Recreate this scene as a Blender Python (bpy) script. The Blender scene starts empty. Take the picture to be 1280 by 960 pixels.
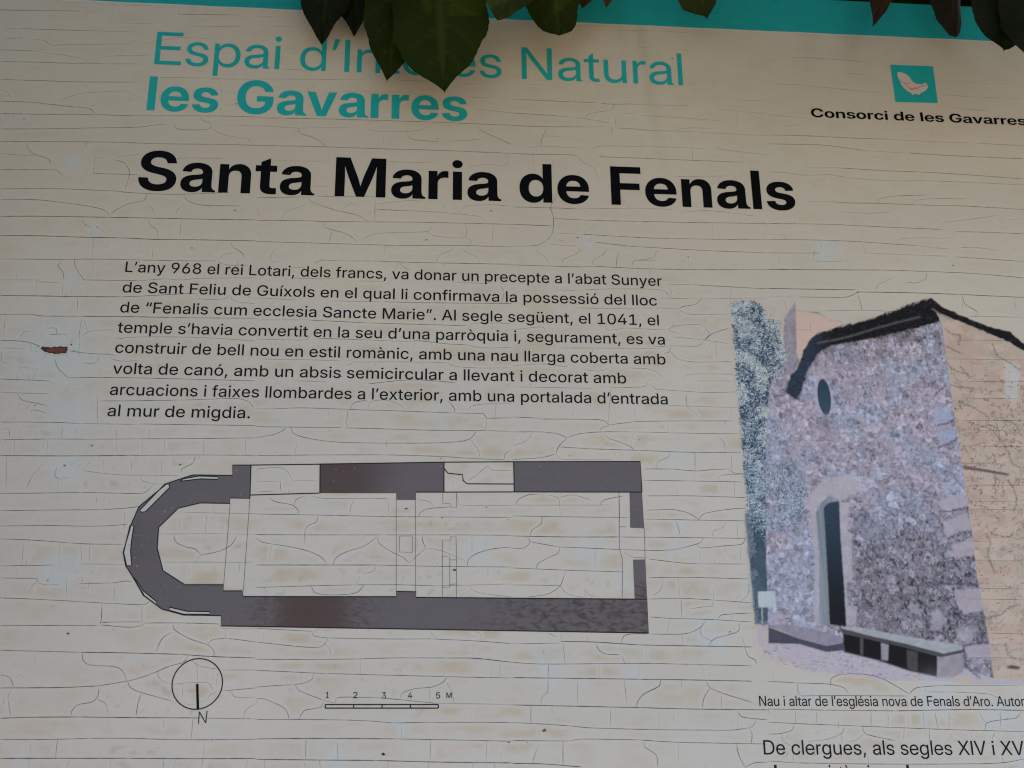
import bpy, bmesh, math, random
import numpy as np
from mathutils import Vector, Matrix
from mathutils.geometry import delaunay_2d_cdt

random.seed(7)
scene = bpy.context.scene
COL = scene.collection
BOARD_H = 1.55          # height of the printed sheet's reference point above the ground, metres

# ------------------------------------------------------------------ camera
cam_data = bpy.data.cameras.new("camera")
cam = bpy.data.objects.new("camera", cam_data)
COL.objects.link(cam)
right = Vector((0.99643959, -0.08376084, -0.00960584))
up = Vector((-0.01978206, -0.34303167, 0.93911551))
back = Vector((-0.08195622, -0.93558185, -0.3434673))
m = Matrix((right, up, back)).transposed().to_4x4()
m.translation = Vector((-0.05900847, -0.67361893, BOARD_H - 0.24729646))
cam.matrix_world = m
cam_data.sensor_width = 36.0
cam_data.lens = 42.108
cam_data.clip_start = 0.02
cam_data.clip_end = 500.0
cam_data.dof.use_dof = True
cam_data.dof.focus_distance = 0.715
cam_data.dof.aperture_fstop = 16.0
scene.camera = cam

# ------------------------------------------------------------------ daylight
SUN_ELEV, SUN_AZ = math.radians(52), math.radians(155)     # azimuth from straight ahead of the board: the sun is behind it, its face is in open shade
world = bpy.data.worlds.new("World")
scene.world = world
world.use_nodes = True
wn = world.node_tree
bg = wn.nodes["Background"]
sky = wn.nodes.new("ShaderNodeTexSky")
sky.sky_type = 'NISHITA'
sky.sun_disc = False
sky.sun_elevation = SUN_ELEV
sky.sun_rotation = math.radians(180) - SUN_AZ
sky.air_density = 1.0
sky.dust_density = 1.0
sky.ozone_density = 1.0
wn.links.new(sky.outputs[0], bg.inputs[0])
bg.inputs[1].default_value = 0.10
sun_data = bpy.data.lights.new("sun", 'SUN')
sun_data.energy = 2.6
sun_data.angle = math.radians(0.5)
sun_data.color = (1.0, 0.93, 0.82)
sun = bpy.data.objects.new("sun", sun_data)
COL.objects.link(sun)
sdir = Vector((math.sin(SUN_AZ) * math.cos(SUN_ELEV), -math.cos(SUN_AZ) * math.cos(SUN_ELEV), math.sin(SUN_ELEV)))
sun.rotation_euler = sdir.to_track_quat('Z', 'Y').to_euler()
vs = scene.view_settings
vs.view_transform = 'Standard'
vs.look = 'None'
vs.exposure = 1.74
vs.gamma = 1.0
vs.use_curve_mapping = False
scene.cycles.filter_width = 1.1

# ------------------------------------------------------------------ layout of the board, millimetres on its face
GLYPHS = {
 'R': {
  ',': [369, '83,-196 141,141 270,141 171,-196'],
  '.': [369, '188,-11 152,-11* 101,39* 101,75 101,112* 152,162* 188,162 224,162* 274,112* 274,75 274,39* 224,-11*'],
  'A': [909, '15,0 383,1000 529,1000 894,0 758,0 551,594 530,656* 477,814* 438,939 473,939 434,814* 382,655* 360,594 149,0', '207,276 207,388 702,388 702,276'],
  'D': [954, '412,0 170,0 170,112 404,112 526,112* 686,206* 765,381* 765,502 765,622* 687,795* 532,888* 416,888 165,888 165,1000 425,1000 571,1000* 780,880* 892,657* 892,502 892,346* 779,121* 565,0*', '227,1000 227,0 100,0 100,1000'],
  'E': [802, '100,0 100,1000 750,1000 750,887 227,887 227,567 712,567 712,455 227,455 227,113 751,113 751,0'],
  'F': [769, '100,0 100,1000 731,1000 731,887 227,887 227,564 690,564 690,452 227,452 227,0'],
  'I': [328, '100,0 100,1000 228,1000 228,0'],
  'N': [984, '100,0 100,1000 245,1000 651,360 665,338* 707,268* 754,185* 776,144 763,121 762,160* 758,257* 757,345* 757,368 757,1000 884,1000 884,0 737,0 376,570 360,596* 309,678* 243,791* 202,859 219,887 222,810* 226,686* 227,597* 227,571 227,0'],
  'V': [908, '383,0 15,1000 150,1000 362,406 380,354* 435,186* 475,61 441,61 480,186* 535,354* 553,406 759,1000 893,1000 530,0'],
  'X': [898, '19,0 410,559 410,465 41,1000 188,1000 332,787 356,754* 398,689* 440,625* 461,591 439,591 460,625* 502,689* 546,754* 569,787 717,1000 860,1000 492,470 492,563 879,0 733,0 557,254 536,286* 495,346* 456,407* 436,438 463,438 443,407* 403,346* 362,286* 339,254 163,0'],
  'a': [721, '301,-12 231,-12* 119,37* 54,134* 54,205 54,266* 101,343* 182,388* 283,411* 336,417 404,426* 482,436* 516,458* 516,484 516,491 516,530* 480,589* 411,622* 362,622 313,622* 239,590* 194,535* 190,501 70,505 76,571* 153,670* 280,726* 362,726 422,726* 522,695* 595,634* 635,545* 635,489 635,128 635,32* 689,28 689,0 517,0 517,101 513,101 500,75* 449,23* 365,-12*', '321,93 389,93* 475,143* 516,222* 516,268 516,357 509,351* 473,340* 421,330* 362,321* 334,317 293,312* 221,286* 176,239* 176,199 176,166* 211,119* 276,93*'],
  'c': [729, '382,-16 283,-16* 133,79* 50,246* 50,355 50,465* 133,633* 283,729* 382,729 442,729* 546,692* 625,627* 676,538* 684,484 563,480 557,511* 527,563* 482,600* 421,621* 382,621 316,621* 222,554* 172,435* 172,355 172,276* 222,158* 315,92* 382,92 421,92* 481,111* 524,149* 554,201* 562,233 684,230 676,177* 625,87* 545,21* 442,-16*'],
  'd': [787, '358,-14 266,-14* 127,80* 50,246* 50,356 50,467* 127,634* 266,726* 358,726 408,726* 491,698* 557,645* 579,607 581,607 581,1000 701,1000 701,0 584,0 584,108 581,108 557,70* 490,15* 407,-14*', '378,93 443,93* 538,159* 589,278* 589,357 589,436* 538,555* 443,620* 378,620 317,620* 224,559* 172,442* 172,357 172,272* 224,155* 317,93*'],
  'e': [746, '383,-16 278,-16* 129,79* 50,247* 50,355 50,464* 133,632* 279,729* 374,729 447,729* 566,677* 652,579* 699,442* 699,357 699,322 113,322 113,422 633,422 580,388 580,459* 530,565* 438,623* 375,623 312,623* 220,565* 169,460* 169,390 169,337 169,264* 220,153* 316,91* 384,91 432,91* 507,121* 557,176* 568,212 687,209 673,142* 588,41* 461,-16*'],
  'g': [787, '386,-291 304,-291* 176,-242* 95,-148* 85,-82 204,-75 215,-110* 264,-160* 339,-187* 386,-187 477,-187* 582,-91* 582,-1 582,111 580,111 556,73* 490,18* 408,-10* 358,-10 267,-10* 127,82* 50,248* 50,357 50,467* 127,634* 267,726* 359,726 408,726* 492,698* 559,643* 582,602 584,602 584,713 701,713 701,0 701,-105* 615,-232* 471,-291*', '378,97 443,97* 538,161* 589,279* 589,358 589,437* 538,555* 443,620* 378,620 317,620* 224,559* 172,442* 172,358 172,274* 224,157* 317,97*'],
  'i': [292, '86,0 86,713 206,713 206,0', '146,847 113,847* 65,894* 65,927 65,960* 113,1007* 146,1007 180,1007* 227,960* 227,926 227,894* 180,847*'],
  'l': [292, '86,0 86,1013 206,1013 206,0'],
  'n': [762, '206,417 206,0 86,0 86,713 203,713 203,540 173,540 208,636* 332,726* 417,726 489,726* 607,664* 676,539* 676,445 676,0 556,0 556,434 556,524* 469,617* 390,617 339,617* 256,575* 206,487*'],
  'o': [765, '382,-16 283,-16* 133,79* 50,246* 50,355 50,465* 133,633* 283,729* 382,729 482,729* 631,633* 715,465* 715,355 715,246* 631,79* 482,-16*', '382,92 449,92* 543,158* 593,277* 593,355 593,435* 543,554* 449,621* 382,621 316,621* 222,554* 172,435* 172,355 172,276* 222,158* 316,92*'],
  'p': [787, '86,-281 86,713 203,713 203,607 206,607 228,645* 295,698* 380,726* 429,726 521,726* 660,634* 737,467* 737,356 737,246* 660,80* 521,-14* 429,-14 380,-14* 298,15* 232,70* 209,108 206,108 206,-281', '409,93 471,93* 563,155* 615,272* 615,357 615,442* 563,559* 471,620* 409,620 344,620* 249,555* 198,436* 198,357 198,278* 249,159* 344,93*'],
  'r': [456, '86,0 86,713 201,713 201,601 204,601 224,657* 311,724* 377,724 393,724* 420,721* 428,720 428,601 421,603* 381,609* 357,609 316,609* 247,572* 206,495* 206,437 206,0'],
  's': [665, '337,-16 260,-16* 135,33* 58,134* 52,210 171,213 178,151* 262,86* 334,86 407,86* 492,147* 492,193 492,232* 434,280* 386,290 270,317 171,341* 69,442* 69,520 69,581* 136,675* 254,729* 331,729 407,729* 524,674* 594,574* 598,505 482,502 479,556* 400,627* 332,627 267,627* 190,566* 190,521 190,481* 248,433* 300,421 415,394 518,370* 614,274* 614,197 614,131* 542,35* 416,-16*'],
  't': [435, '400,713 400,611 11,611 11,713', '135,804 255,905 255,177 255,136* 290,102* 334,102 349,102* 385,102* 400,103 402,0 385,0* 341,-1* 322,-1 228,-1* 135,82* 135,164'],
  'u': [762, '345,-13 273,-13* 155,50* 86,175* 86,269 86,713 206,713 206,279 206,189* 294,96* 372,96 423,96* 506,138* 556,227* 556,296 556,713 676,713 676,0 559,0 558,174 589,174 554,77* 430,-13*'],
  'v': [715, '296,0 21,713 151,713 303,305 323,251* 358,144* 375,91 344,91 362,144* 396,251* 416,305 566,713 694,713 419,0'],
  'x': [705, '22,0 318,409 317,320 37,713 178,713 271,576 301,532* 355,448* 383,405 326,405 354,448* 409,532* 438,576 533,713 671,713 391,319 391,408 684,0 544,0 434,159 405,201* 352,282* 325,323 382,323 355,282* 301,201* 272,159 161,0'],
  'è': [746, '383,-16 278,-16* 129,79* 50,247* 50,355 50,464* 133,632* 279,729* 374,729 447,729* 566,677* 652,579* 699,442* 699,357 699,322 113,322 113,422 633,422 580,388 580,459* 530,565* 438,623* 375,623 312,623* 220,565* 169,460* 169,390 169,337 169,264* 220,153* 316,91* 384,91 432,91* 507,121* 557,176* 568,212 687,209 673,142* 588,41* 461,-16*', '327,805 196,1006 331,1006 426,805'],
  'é': [746, '383,-16 278,-16* 129,79* 50,247* 50,355 50,464* 133,632* 279,729* 374,729 447,729* 566,677* 652,579* 699,442* 699,357 699,322 113,322 113,422 633,422 580,388 580,459* 530,565* 438,623* 375,623 312,623* 220,565* 169,460* 169,390 169,337 169,264* 220,153* 316,91* 384,91 432,91* 507,121* 557,176* 568,212 687,209 673,142* 588,41* 461,-16*', '322,805 417,1006 552,1006 420,805'],
  '’': [276, '59,663 118,1000 246,1000 147,663'],
  ' ': [369],
 },
 'B': {
  'C': [1005, '521,-15 386,-15* 172,108* 50,339* 50,499 50,661* 173,892* 386,1015* 521,1015 608,1015* 758,965* 873,870* 947,735* 958,651 748,651 740,694* 701,761* 643,807* 568,832* 525,832 443,832* 324,751* 260,603* 260,499 260,396* 324,247* 443,168* 524,168 568,168* 642,192* 701,239* 740,306* 749,348 959,348 948,270* 877,138* 763,39* 612,-15*'],
  'F': [803, '80,0 80,1000 762,1000 762,824 288,824 288,567 725,567 725,396 288,396 288,0'],
  'G': [1019, '524,-15 383,-15* 169,112* 50,343* 50,499 50,660* 174,891* 387,1015* 520,1015 606,1015* 755,965* 871,873* 945,747* 955,670 744,670 735,707* 697,767* 641,809* 569,832* 526,832 445,832* 325,752* 260,604* 260,500 260,396* 325,248* 445,168* 528,168 599,168* 703,221* 761,316* 761,380 808,375 544,375 544,533 963,533 963,406 963,279* 850,90* 652,-15*'],
  'M': [1250, '80,0 80,1000 389,1000 551,540 562,508* 589,412* 617,304* 642,205* 650,170 602,170 610,204* 635,303* 663,411* 690,508* 700,540 860,1000 1170,1000 1170,0 964,0 964,472 964,505* 966,600* 969,709* 972,820* 972,870 993,870 978,816* 946,701* 915,593* 887,502* 877,472 711,0 540,0 371,472 361,502* 333,592* 301,700* 268,815* 252,870 277,870 277,821* 280,710* 283,601* 285,505* 285,472 285,0'],
  'S': [899, '455,-15 330,-15* 150,63* 52,214* 51,322 252,322 254,269* 305,195* 395,157* 455,157 511,157* 595,188* 641,245* 641,284 641,316* 603,363* 525,398* 465,411 358,436 218,468* 73,604* 73,712 73,803* 169,939* 340,1015* 452,1015 566,1015* 733,938* 826,797* 828,701 631,701 626,768* 531,843* 452,843 401,843* 325,812* 283,758* 283,723 283,690* 321,644* 396,612* 450,600 543,579 617,563* 731,513* 808,443* 848,351* 848,292 848,197* 754,59* 578,-15*'],
  'a': [776, '290,-13 219,-13* 108,35* 44,132* 44,204 44,265* 89,346* 167,396* 267,422* 323,427 388,434* 466,446* 500,469* 500,493 500,497 500,525* 473,566* 421,589* 385,589 348,589* 292,566* 258,526* 253,499 66,511 76,582* 159,683* 296,738* 389,738 457,738* 571,706* 654,644* 700,551* 700,490 700,207 700,52* 787,46 787,0 506,0 506,102 502,102 483,67* 426,15* 345,-13*', '346,127 393,127* 463,162* 502,224* 502,262 502,337 493,332* 462,323* 422,314* 379,307* 358,304 323,299* 268,276* 236,238* 236,210 236,183* 264,146* 313,127*'],
  'c': [782, '405,-16 296,-16* 134,79* 45,249* 45,361 45,473* 134,643* 296,738* 405,738 474,738* 590,700* 678,628* 732,529* 739,469 548,455 543,483* 520,528* 485,561* 437,578* 408,578 357,578* 286,524* 248,427* 248,361 248,296* 286,199* 357,145* 408,145 437,145* 484,162* 520,195* 543,242* 548,270 740,257 734,196* 680,96* 592,24* 475,-16*'],
  'd': [840, '351,-14 261,-14* 123,77* 45,246* 45,362 45,479* 124,647* 262,738* 349,738 403,738* 483,706* 541,651* 560,616 563,616 563,1000 764,1000 764,0 566,0 566,113 562,113 544,76* 485,19* 403,-14*', '407,148 457,148* 531,202* 571,298* 571,363 571,428* 531,523* 457,576* 407,576 358,576* 287,524* 249,429* 249,363 249,297* 287,201* 358,148*'],
  'e': [791, '406,-16 296,-16* 133,79* 45,249* 45,361 45,472* 134,642* 293,738* 398,738 475,738* 603,688* 697,591* 748,453* 748,366 748,311 120,311 120,438 651,438 560,407 560,462* 522,543* 451,586* 401,586 351,586* 280,542* 241,463* 241,410 241,322 241,264* 282,180* 358,135* 411,135 448,135* 507,156* 548,196* 557,224 740,211 725,144* 632,42* 493,-16*'],
  'i': [352, '76,0 76,725 276,725 276,0', '176,817 128,817* 63,877* 63,922 63,967* 128,1027* 176,1027 224,1027* 289,967* 289,922 289,877* 224,817*'],
  'l': [352, '76,0 76,1013 276,1013 276,0'],
  'n': [825, '276,409 276,0 76,0 76,725 270,725 271,539 246,539 278,633* 401,738* 497,738 574,738* 687,671* 750,546* 750,457 750,0 549,0 549,421 549,491* 480,567* 417,567 376,567* 312,532* 276,462*'],
  'o': [816, '408,-16 299,-16* 135,79* 45,248* 45,361 45,474* 135,644* 299,738* 408,738 518,738* 681,644* 771,474* 771,361 771,248* 681,79* 518,-16*', '408,145 458,145* 530,199* 568,296* 568,361 568,427* 530,524* 458,578* 408,578 358,578* 286,524* 248,427* 248,361 248,296* 286,199* 358,145*'],
  'r': [532, '76,0 76,725 270,725 270,600 274,600 294,666* 383,732* 450,732 467,732* 498,730* 511,728 511,554 499,556* 449,560* 425,560 382,560* 315,522* 276,451* 276,400 276,0'],
  's': [737, '372,-16 281,-16* 138,39* 51,143* 42,216 236,229 245,180* 314,128* 373,128 428,128* 492,171* 492,203 492,232* 445,267* 399,276 272,301 167,322* 60,428* 60,510 60,580* 135,682* 273,738* 367,738 458,738* 592,683* 671,582* 678,513 495,501 490,542* 424,595* 371,595 321,595* 260,552* 260,520 260,493* 304,456* 350,447 485,420 593,399* 696,302* 696,223 696,151* 614,43* 468,-16*'],
  't': [507, '471,725 471,569 13,569 13,725', '127,812 328,912 328,220 328,184* 358,154* 397,154 412,154* 456,156* 468,158 479,3 455,-1* 390,-4* 358,-4 242,-4* 127,95* 127,194'],
  'v': [787, '281,0 13,725 224,725 344,361 366,294* 401,159* 419,90 373,90 391,159* 426,294* 447,361 565,725 774,725 506,0'],
  ' ': [369],
 },
 'T': {
  ',': [369, '70,-226 128,144 276,144 171,-226'],
  '.': [369, '187,-10 148,-10* 92,45* 92,84 92,124* 148,179* 187,179 227,179* 282,124* 282,84 282,45* 227,-10*'],
  '0': [889, '444,-14 330,-14* 167,109* 82,339* 82,499 82,660* 168,891* 330,1014* 444,1014 559,1014* 721,891* 807,660* 807,499 807,339* 722,109* 560,-14*', '444,110 516,110* 616,202* 668,376* 668,499 668,624* 616,798* 516,890* 444,890 373,890* 273,798* 221,624* 221,499 221,376* 273,202* 373,110*'],
  '1': [889, '143,0 143,122 774,122 774,0', '548,1000 548,0 406,0 406,863 402,863 160,694 160,839 391,1000'],
  '2': [889, '114,0 114,109 460,450 516,505* 589,591* 626,671* 626,718 626,771* 579,849* 496,891* 441,891 383,891* 298,843* 252,755* 252,695 115,695 115,791* 199,934* 346,1014* 443,1014 537,1014* 682,939* 764,807* 764,723 764,664* 721,556* 621,432* 536,349 313,130 313,125 776,125 776,0'],
  '3': [889, '435,-14 336,-14* 178,59* 85,193* 82,282 227,282 230,228* 285,151* 377,109* 435,109 495,109* 589,154* 642,237* 642,296 642,351* 589,437* 484,488* 403,488 300,488 300,596 559,870 559,875 137,875 137,1000 743,1000 743,888 420,550 420,577 536,588* 699,517* 787,380* 787,293 787,202* 696,64* 538,-14*'],
  '4': [889, '62,212 62,329 484,1000 630,1000 216,341 216,335 826,335 826,212', '549,0 549,247 550,301 550,624 686,624 686,0'],
  '5': [889, '438,-14 344,-14* 195,61* 107,190* 103,273 244,273 248,226* 301,152* 386,110* 439,110 498,110* 589,165* 641,261* 641,323 641,386* 589,484* 497,540* 437,540 379,540* 279,496* 253,458 118,470 165,1000 730,1000 730,875 290,875 262,585 266,585 302,621* 405,662* 465,662 533,662* 649,612* 734,521* 781,399* 781,326 781,227* 694,74* 540,-14*'],
  '6': [889, '445,-14 348,-14* 197,70* 110,222* 110,322 110,396* 178,557* 257,671 483,1000 639,1000 304,523 285,523 298,550* 348,599* 421,630* 469,630 561,630* 700,552* 778,411* 778,316 778,219* 692,70* 542,-14*', '444,107 501,107* 589,162* 640,256* 640,315 640,375* 589,468* 501,521* 444,521 388,521* 299,468* 249,376* 249,316 249,257* 299,162* 388,107*'],
  '8': [889, '444,-14 340,-14* 182,58* 92,185* 92,266 92,331* 147,439* 241,511* 301,520 301,523 223,540* 128,663* 128,747 128,824* 210,945* 352,1014* 444,1014 535,1014* 677,945* 759,824* 759,747 759,664* 664,540* 588,523 588,520 646,511* 741,439* 796,331* 796,266 796,185* 706,58* 547,-14*', '444,105 507,105* 599,148* 650,224* 650,275 650,328* 597,410* 503,456* 444,456 384,456* 290,410* 237,328* 237,275 237,224* 288,148* 381,105*', '444,573 495,573* 574,614* 619,687* 619,735 619,783* 575,855* 496,894* 444,894 391,894* 312,855* 269,783* 269,735 269,687* 313,614* 392,573*'],
  '9': [889, '443,1014 540,1014* 691,930* 778,778* 778,678 778,604* 711,443* 632,329 405,0 249,0 585,477 604,477 590,450* 540,401* 467,370* 419,370 328,370* 189,448* 110,590* 110,684 110,781* 196,930* 347,1014*', '444,893 388,893* 299,838* 248,744* 248,685 248,625* 299,532* 388,479* 444,479 500,479* 589,532* 640,625* 640,684 640,744* 589,838* 501,893*'],
  'A': [949, '26,0 386,1000 560,1000 923,0 767,0 569,569 546,635* 493,809* 456,936 489,936 453,808* 399,633* 378,569 181,0', '219,266 219,389 730,389 730,266'],
  'F': [795, '105,0 105,1000 734,1000 734,874 250,874 250,555 691,555 691,430 250,430 250,0'],
  'G': [1019, '525,-14 390,-14* 185,113* 69,344* 69,499 69,657* 186,888* 390,1014* 521,1014 602,1014* 742,966* 853,877* 926,754* 938,680 790,680 777,726* 729,800* 660,854* 573,882* 522,882 433,882* 293,791* 213,620* 213,500 213,380* 293,210* 434,118* 526,118 607,118* 732,186* 804,310* 804,393 844,388 554,388 554,509 946,509 946,396 946,273* 836,88* 647,-14*'],
  'L': [764, '105,0 105,1000 250,1000 250,126 713,126 713,0'],
  'M': [1228, '105,0 105,1000 314,1000 541,407 551,383* 574,309* 600,226* 623,147* 631,117 599,117 607,146* 630,224* 656,308* 680,382* 689,407 914,1000 1123,1000 1123,0 979,0 979,549 979,581* 980,663* 983,753* 985,845* 985,888 1000,888 985,840* 953,741* 923,650* 897,575* 887,549 675,0 553,0 338,549 329,574* 303,649* 272,739* 240,838* 223,888 240,888 241,848* 243,757* 245,666* 247,582* 247,549 247,0'],
  'S': [875, '441,-16 327,-16* 160,59* 67,198* 64,293 210,293 213,234* 274,152* 376,111* 441,111 507,111* 609,152* 667,226* 667,276 667,318* 621,376* 535,416* 475,431 360,461 226,495* 89,624* 89,727 89,813* 180,943* 339,1014* 441,1014 545,1014* 701,941* 790,811* 792,725 651,725 644,802* 528,888* 438,888 377,888* 284,848* 233,779* 233,734 233,690* 285,632* 370,595* 420,582 522,556 579,542* 683,498* 764,432* 811,340* 811,277 811,191* 722,58* 556,-16*'],
  'a': [757, '306,-15 235,-15* 121,36* 55,136* 55,209 55,272* 103,351* 185,398* 287,422* 341,428 407,436* 489,446* 526,469* 526,495 526,500 526,541* 492,598* 427,630* 379,630 330,630* 259,599* 215,550* 208,521 74,543 92,611* 179,700* 305,745* 378,745 429,745* 531,720* 614,661* 664,565* 664,493 664,0 529,0 529,102 523,102 509,74* 454,20* 367,-15*', '334,99 397,99* 482,147* 526,225* 526,269 526,362 519,354* 477,342* 423,332* 367,325* 345,322 304,316* 234,291* 192,244* 192,206 192,171* 228,124* 292,99*'],
  'b': [825, '455,-15 395,-15* 310,24* 254,83* 237,113 228,113 228,0 93,0 93,1000 232,1000 232,620 238,620 254,649* 309,707* 394,745* 455,745 546,745* 687,653* 766,483* 766,366 766,250* 687,79* 547,-15*', '427,105 490,105* 579,171* 626,289* 626,367 626,444* 579,561* 490,626* 427,626 363,626* 274,561* 227,445* 227,367 227,289* 274,171* 364,105*'],
  'c': [767, '401,-16 298,-16* 144,80* 58,251* 58,364 58,478* 144,650* 298,746* 401,746 461,746* 564,713* 645,652* 700,567* 711,514 577,493 570,523* 540,572* 496,607* 438,627* 402,627 335,627* 245,558* 199,439* 199,364 199,290* 245,172* 335,104* 402,104 438,104* 497,123* 541,159* 571,210* 578,241 713,220 702,167* 647,80* 565,18* 461,-16*'],
  'd': [825, '370,-15 278,-15* 137,79* 58,250* 58,366 58,483* 138,653* 279,745* 370,745 431,745* 515,707* 571,649* 587,620 593,620 593,1000 731,1000 731,0 596,0 596,113 588,113 571,83* 515,24* 430,-15*', '398,105 461,105* 551,171* 598,289* 598,367 598,445* 551,561* 461,626* 398,626 335,626* 246,561* 199,444* 199,367 199,289* 246,171* 335,105*'],
  'e': [782, '406,-16 298,-16* 142,80* 58,251* 58,363 58,476* 142,648* 295,746* 395,746 463,746* 583,700* 675,607* 727,466* 727,372 727,326 133,326 133,433 654,433 591,397 591,467* 545,571* 458,629* 396,629 334,629* 244,570* 196,470* 196,408 196,341 196,266* 248,158* 343,101* 408,101 452,101* 522,127* 571,177* 583,213 715,193 699,131* 614,37* 486,-16*'],
  'f': [489, '447,734 447,620 12,620 12,734', '149,0 149,835 149,898* 206,984* 302,1029* 361,1029 398,1029* 455,1020* 467,1016 446,902 437,904* 401,909* 381,909 332,909* 288,861* 288,813 288,0'],
  'g': [826, '402,-294 317,-294* 189,-248* 107,-165* 90,-111 214,-75 227,-101* 273,-150* 348,-180* 402,-180 489,-180* 595,-93* 595,-6 595,126 587,126 569,96* 514,39* 430,3* 369,3 280,3* 139,91* 58,255* 58,369 58,484* 138,653* 280,745* 371,745 432,745* 516,707* 573,648* 590,618 597,618 597,734 732,734 732,-5 732,-107* 644,-234* 495,-294*', '398,121 462,121* 551,182* 598,294* 598,371 598,447* 552,562* 462,626* 398,626 335,626* 246,562* 199,447* 199,371 199,294* 246,182* 336,121*'],
  'h': [801, '232,432 232,0 93,0 93,1000 231,1000 231,554 205,554 239,653* 364,745* 451,745 526,745* 642,682* 708,556* 708,463 708,0 569,0 569,447 569,531* 484,623* 409,623 359,623* 278,580* 232,495*'],
  'i': [325, '93,0 93,734 232,734 232,0', '163,854 126,854* 74,904* 74,940 74,976* 126,1025* 163,1025 200,1025* 252,976* 252,940 252,904* 200,854*'],
  'l': [325, '93,0 93,1013 232,1013 232,0'],
  'm': [1198, '93,0 93,734 227,734 228,571 217,571 234,630* 301,708* 391,747* 439,747 521,747* 628,649* 644,568 624,568 639,623* 709,704* 809,747* 868,747 934,747* 1041,690* 1105,576* 1105,490 1105,0 966,0 966,479 966,557* 880,625* 822,625 774,625* 705,585* 667,514* 667,468 667,0 530,0 530,490 530,551* 451,625* 390,625 348,625* 276,586* 232,509* 232,453 232,0'],
  'n': [800, '232,432 232,0 93,0 93,734 227,734 228,554 205,554 239,653* 364,745* 451,745 526,745* 642,682* 707,556* 707,463 707,0 569,0 569,447 569,531* 484,623* 409,623 359,623* 278,580* 232,495*'],
  'o': [804, '402,-16 299,-16* 144,80* 58,251* 58,364 58,478* 144,650* 299,746* 402,746 505,746* 660,650* 746,478* 746,364 746,251* 660,80* 505,-16*', '402,104 469,104* 560,172* 606,291* 606,364 606,438* 560,557* 469,627* 402,627 335,627* 245,557* 199,439* 199,364 199,290* 245,172* 335,104*'],
  'p': [825, '93,-281 93,734 228,734 228,620 237,620 253,649* 309,707* 394,745* 455,745 546,745* 687,653* 766,483* 766,366 766,250* 687,79* 547,-15* 455,-15 395,-15* 311,24* 255,83* 238,113 232,113 232,-281', '427,105 490,105* 579,171* 626,289* 626,367 626,444* 579,561* 490,626* 427,626 363,626* 274,561* 227,445* 227,367 227,289* 274,171* 364,105*'],
  'q': [825, '731,-281 593,-281 593,113 587,113 570,83* 514,24* 430,-15* 370,-15 278,-15* 137,79* 58,250* 58,366 58,483* 138,653* 279,745* 370,745 431,745* 516,707* 572,649* 588,620 596,620 596,734 731,734', '398,105 461,105* 551,171* 598,289* 598,367 598,445* 551,561* 461,626* 398,626 335,626* 246,561* 199,444* 199,367 199,289* 246,171* 335,105*'],
  'r': [502, '93,0 93,734 227,734 227,617 233,617 253,676* 349,744* 416,744 431,744* 464,742* 474,741 474,608 466,610* 423,615* 399,615 352,615* 276,575* 232,498* 232,445 232,0'],
  's': [710, '356,-16 276,-16* 150,33* 70,128* 60,198 193,216 205,157* 288,97* 355,97 427,97* 511,157* 511,200 511,237* 457,284* 406,295 283,323 181,346* 79,449* 79,528 79,593* 151,691* 277,746* 359,746 438,746* 555,695* 626,604* 637,543 509,525 500,570* 427,635* 360,635 298,635* 219,577* 219,534 219,496* 274,450* 332,437 450,410 554,386* 653,287* 653,210 653,142* 577,41* 443,-16*'],
  't': [457, '415,734 415,620 12,620 12,734', '128,918 267,918 267,194 267,150* 304,111* 348,111 361,111* 398,115* 412,116 428,3 407,-2* 357,-6* 333,-6 233,-6* 128,90* 128,181'],
  'u': [801, '349,-11 275,-11* 159,52* 93,178* 93,271 93,734 232,734 232,287 232,203* 317,112* 392,112 442,112* 522,154* 569,240* 569,302 569,734 708,734 708,0 574,0 573,180 595,180 561,80* 435,-11*'],
  'v': [759, '305,0 26,734 176,734 324,318 347,254* 383,126* 401,63 361,63 380,126* 415,254* 437,318 584,734 733,734 454,0'],
  'x': [741, '31,0 325,426 324,326 46,734 204,734 292,599 324,548* 377,453* 405,408 342,408 370,453* 420,548* 454,599 543,734 698,734 418,323 418,422 710,0 552,0 449,156 417,206* 365,298* 338,342 401,342 374,298* 324,206* 291,156 187,0'],
  'y': [760, '90,-274 111,-159 150,-161 182,-167* 232,-155* 270,-111* 283,-69 307,0 26,734 176,734 325,318 347,253* 382,126* 400,63 359,63 377,126* 413,254* 436,318 585,734 733,734 408,-114 386,-170* 323,-246* 238,-284* 184,-284 155,-284* 106,-278*'],
  'à': [757, '306,-15 235,-15* 121,36* 55,136* 55,209 55,272* 103,351* 185,398* 287,422* 341,428 407,436* 489,446* 526,469* 526,495 526,500 526,541* 492,598* 427,630* 379,630 330,630* 259,599* 215,550* 208,521 74,543 92,611* 179,700* 305,745* 378,745 429,745* 531,720* 614,661* 664,565* 664,493 664,0 529,0 529,102 523,102 509,74* 454,20* 367,-15*', '334,99 397,99* 482,147* 526,225* 526,269 526,362 519,354* 477,342* 423,332* 367,325* 345,322 304,316* 234,291* 192,244* 192,206 192,171* 228,124* 292,99*', '320,829 185,1030 332,1030 428,829'],
  'í': [325, '93,0 93,734 232,734 232,0', '105,829 201,1030 348,1030 213,829'],
  'ò': [804, '402,-16 299,-16* 144,80* 58,251* 58,364 58,478* 144,650* 299,746* 402,746 505,746* 660,650* 746,478* 746,364 746,251* 660,80* 505,-16*', '402,104 469,104* 560,172* 606,291* 606,364 606,438* 560,557* 469,627* 402,627 335,627* 245,557* 199,439* 199,364 199,290* 245,172* 335,104*', '350,829 215,1030 363,1030 459,829'],
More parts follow.
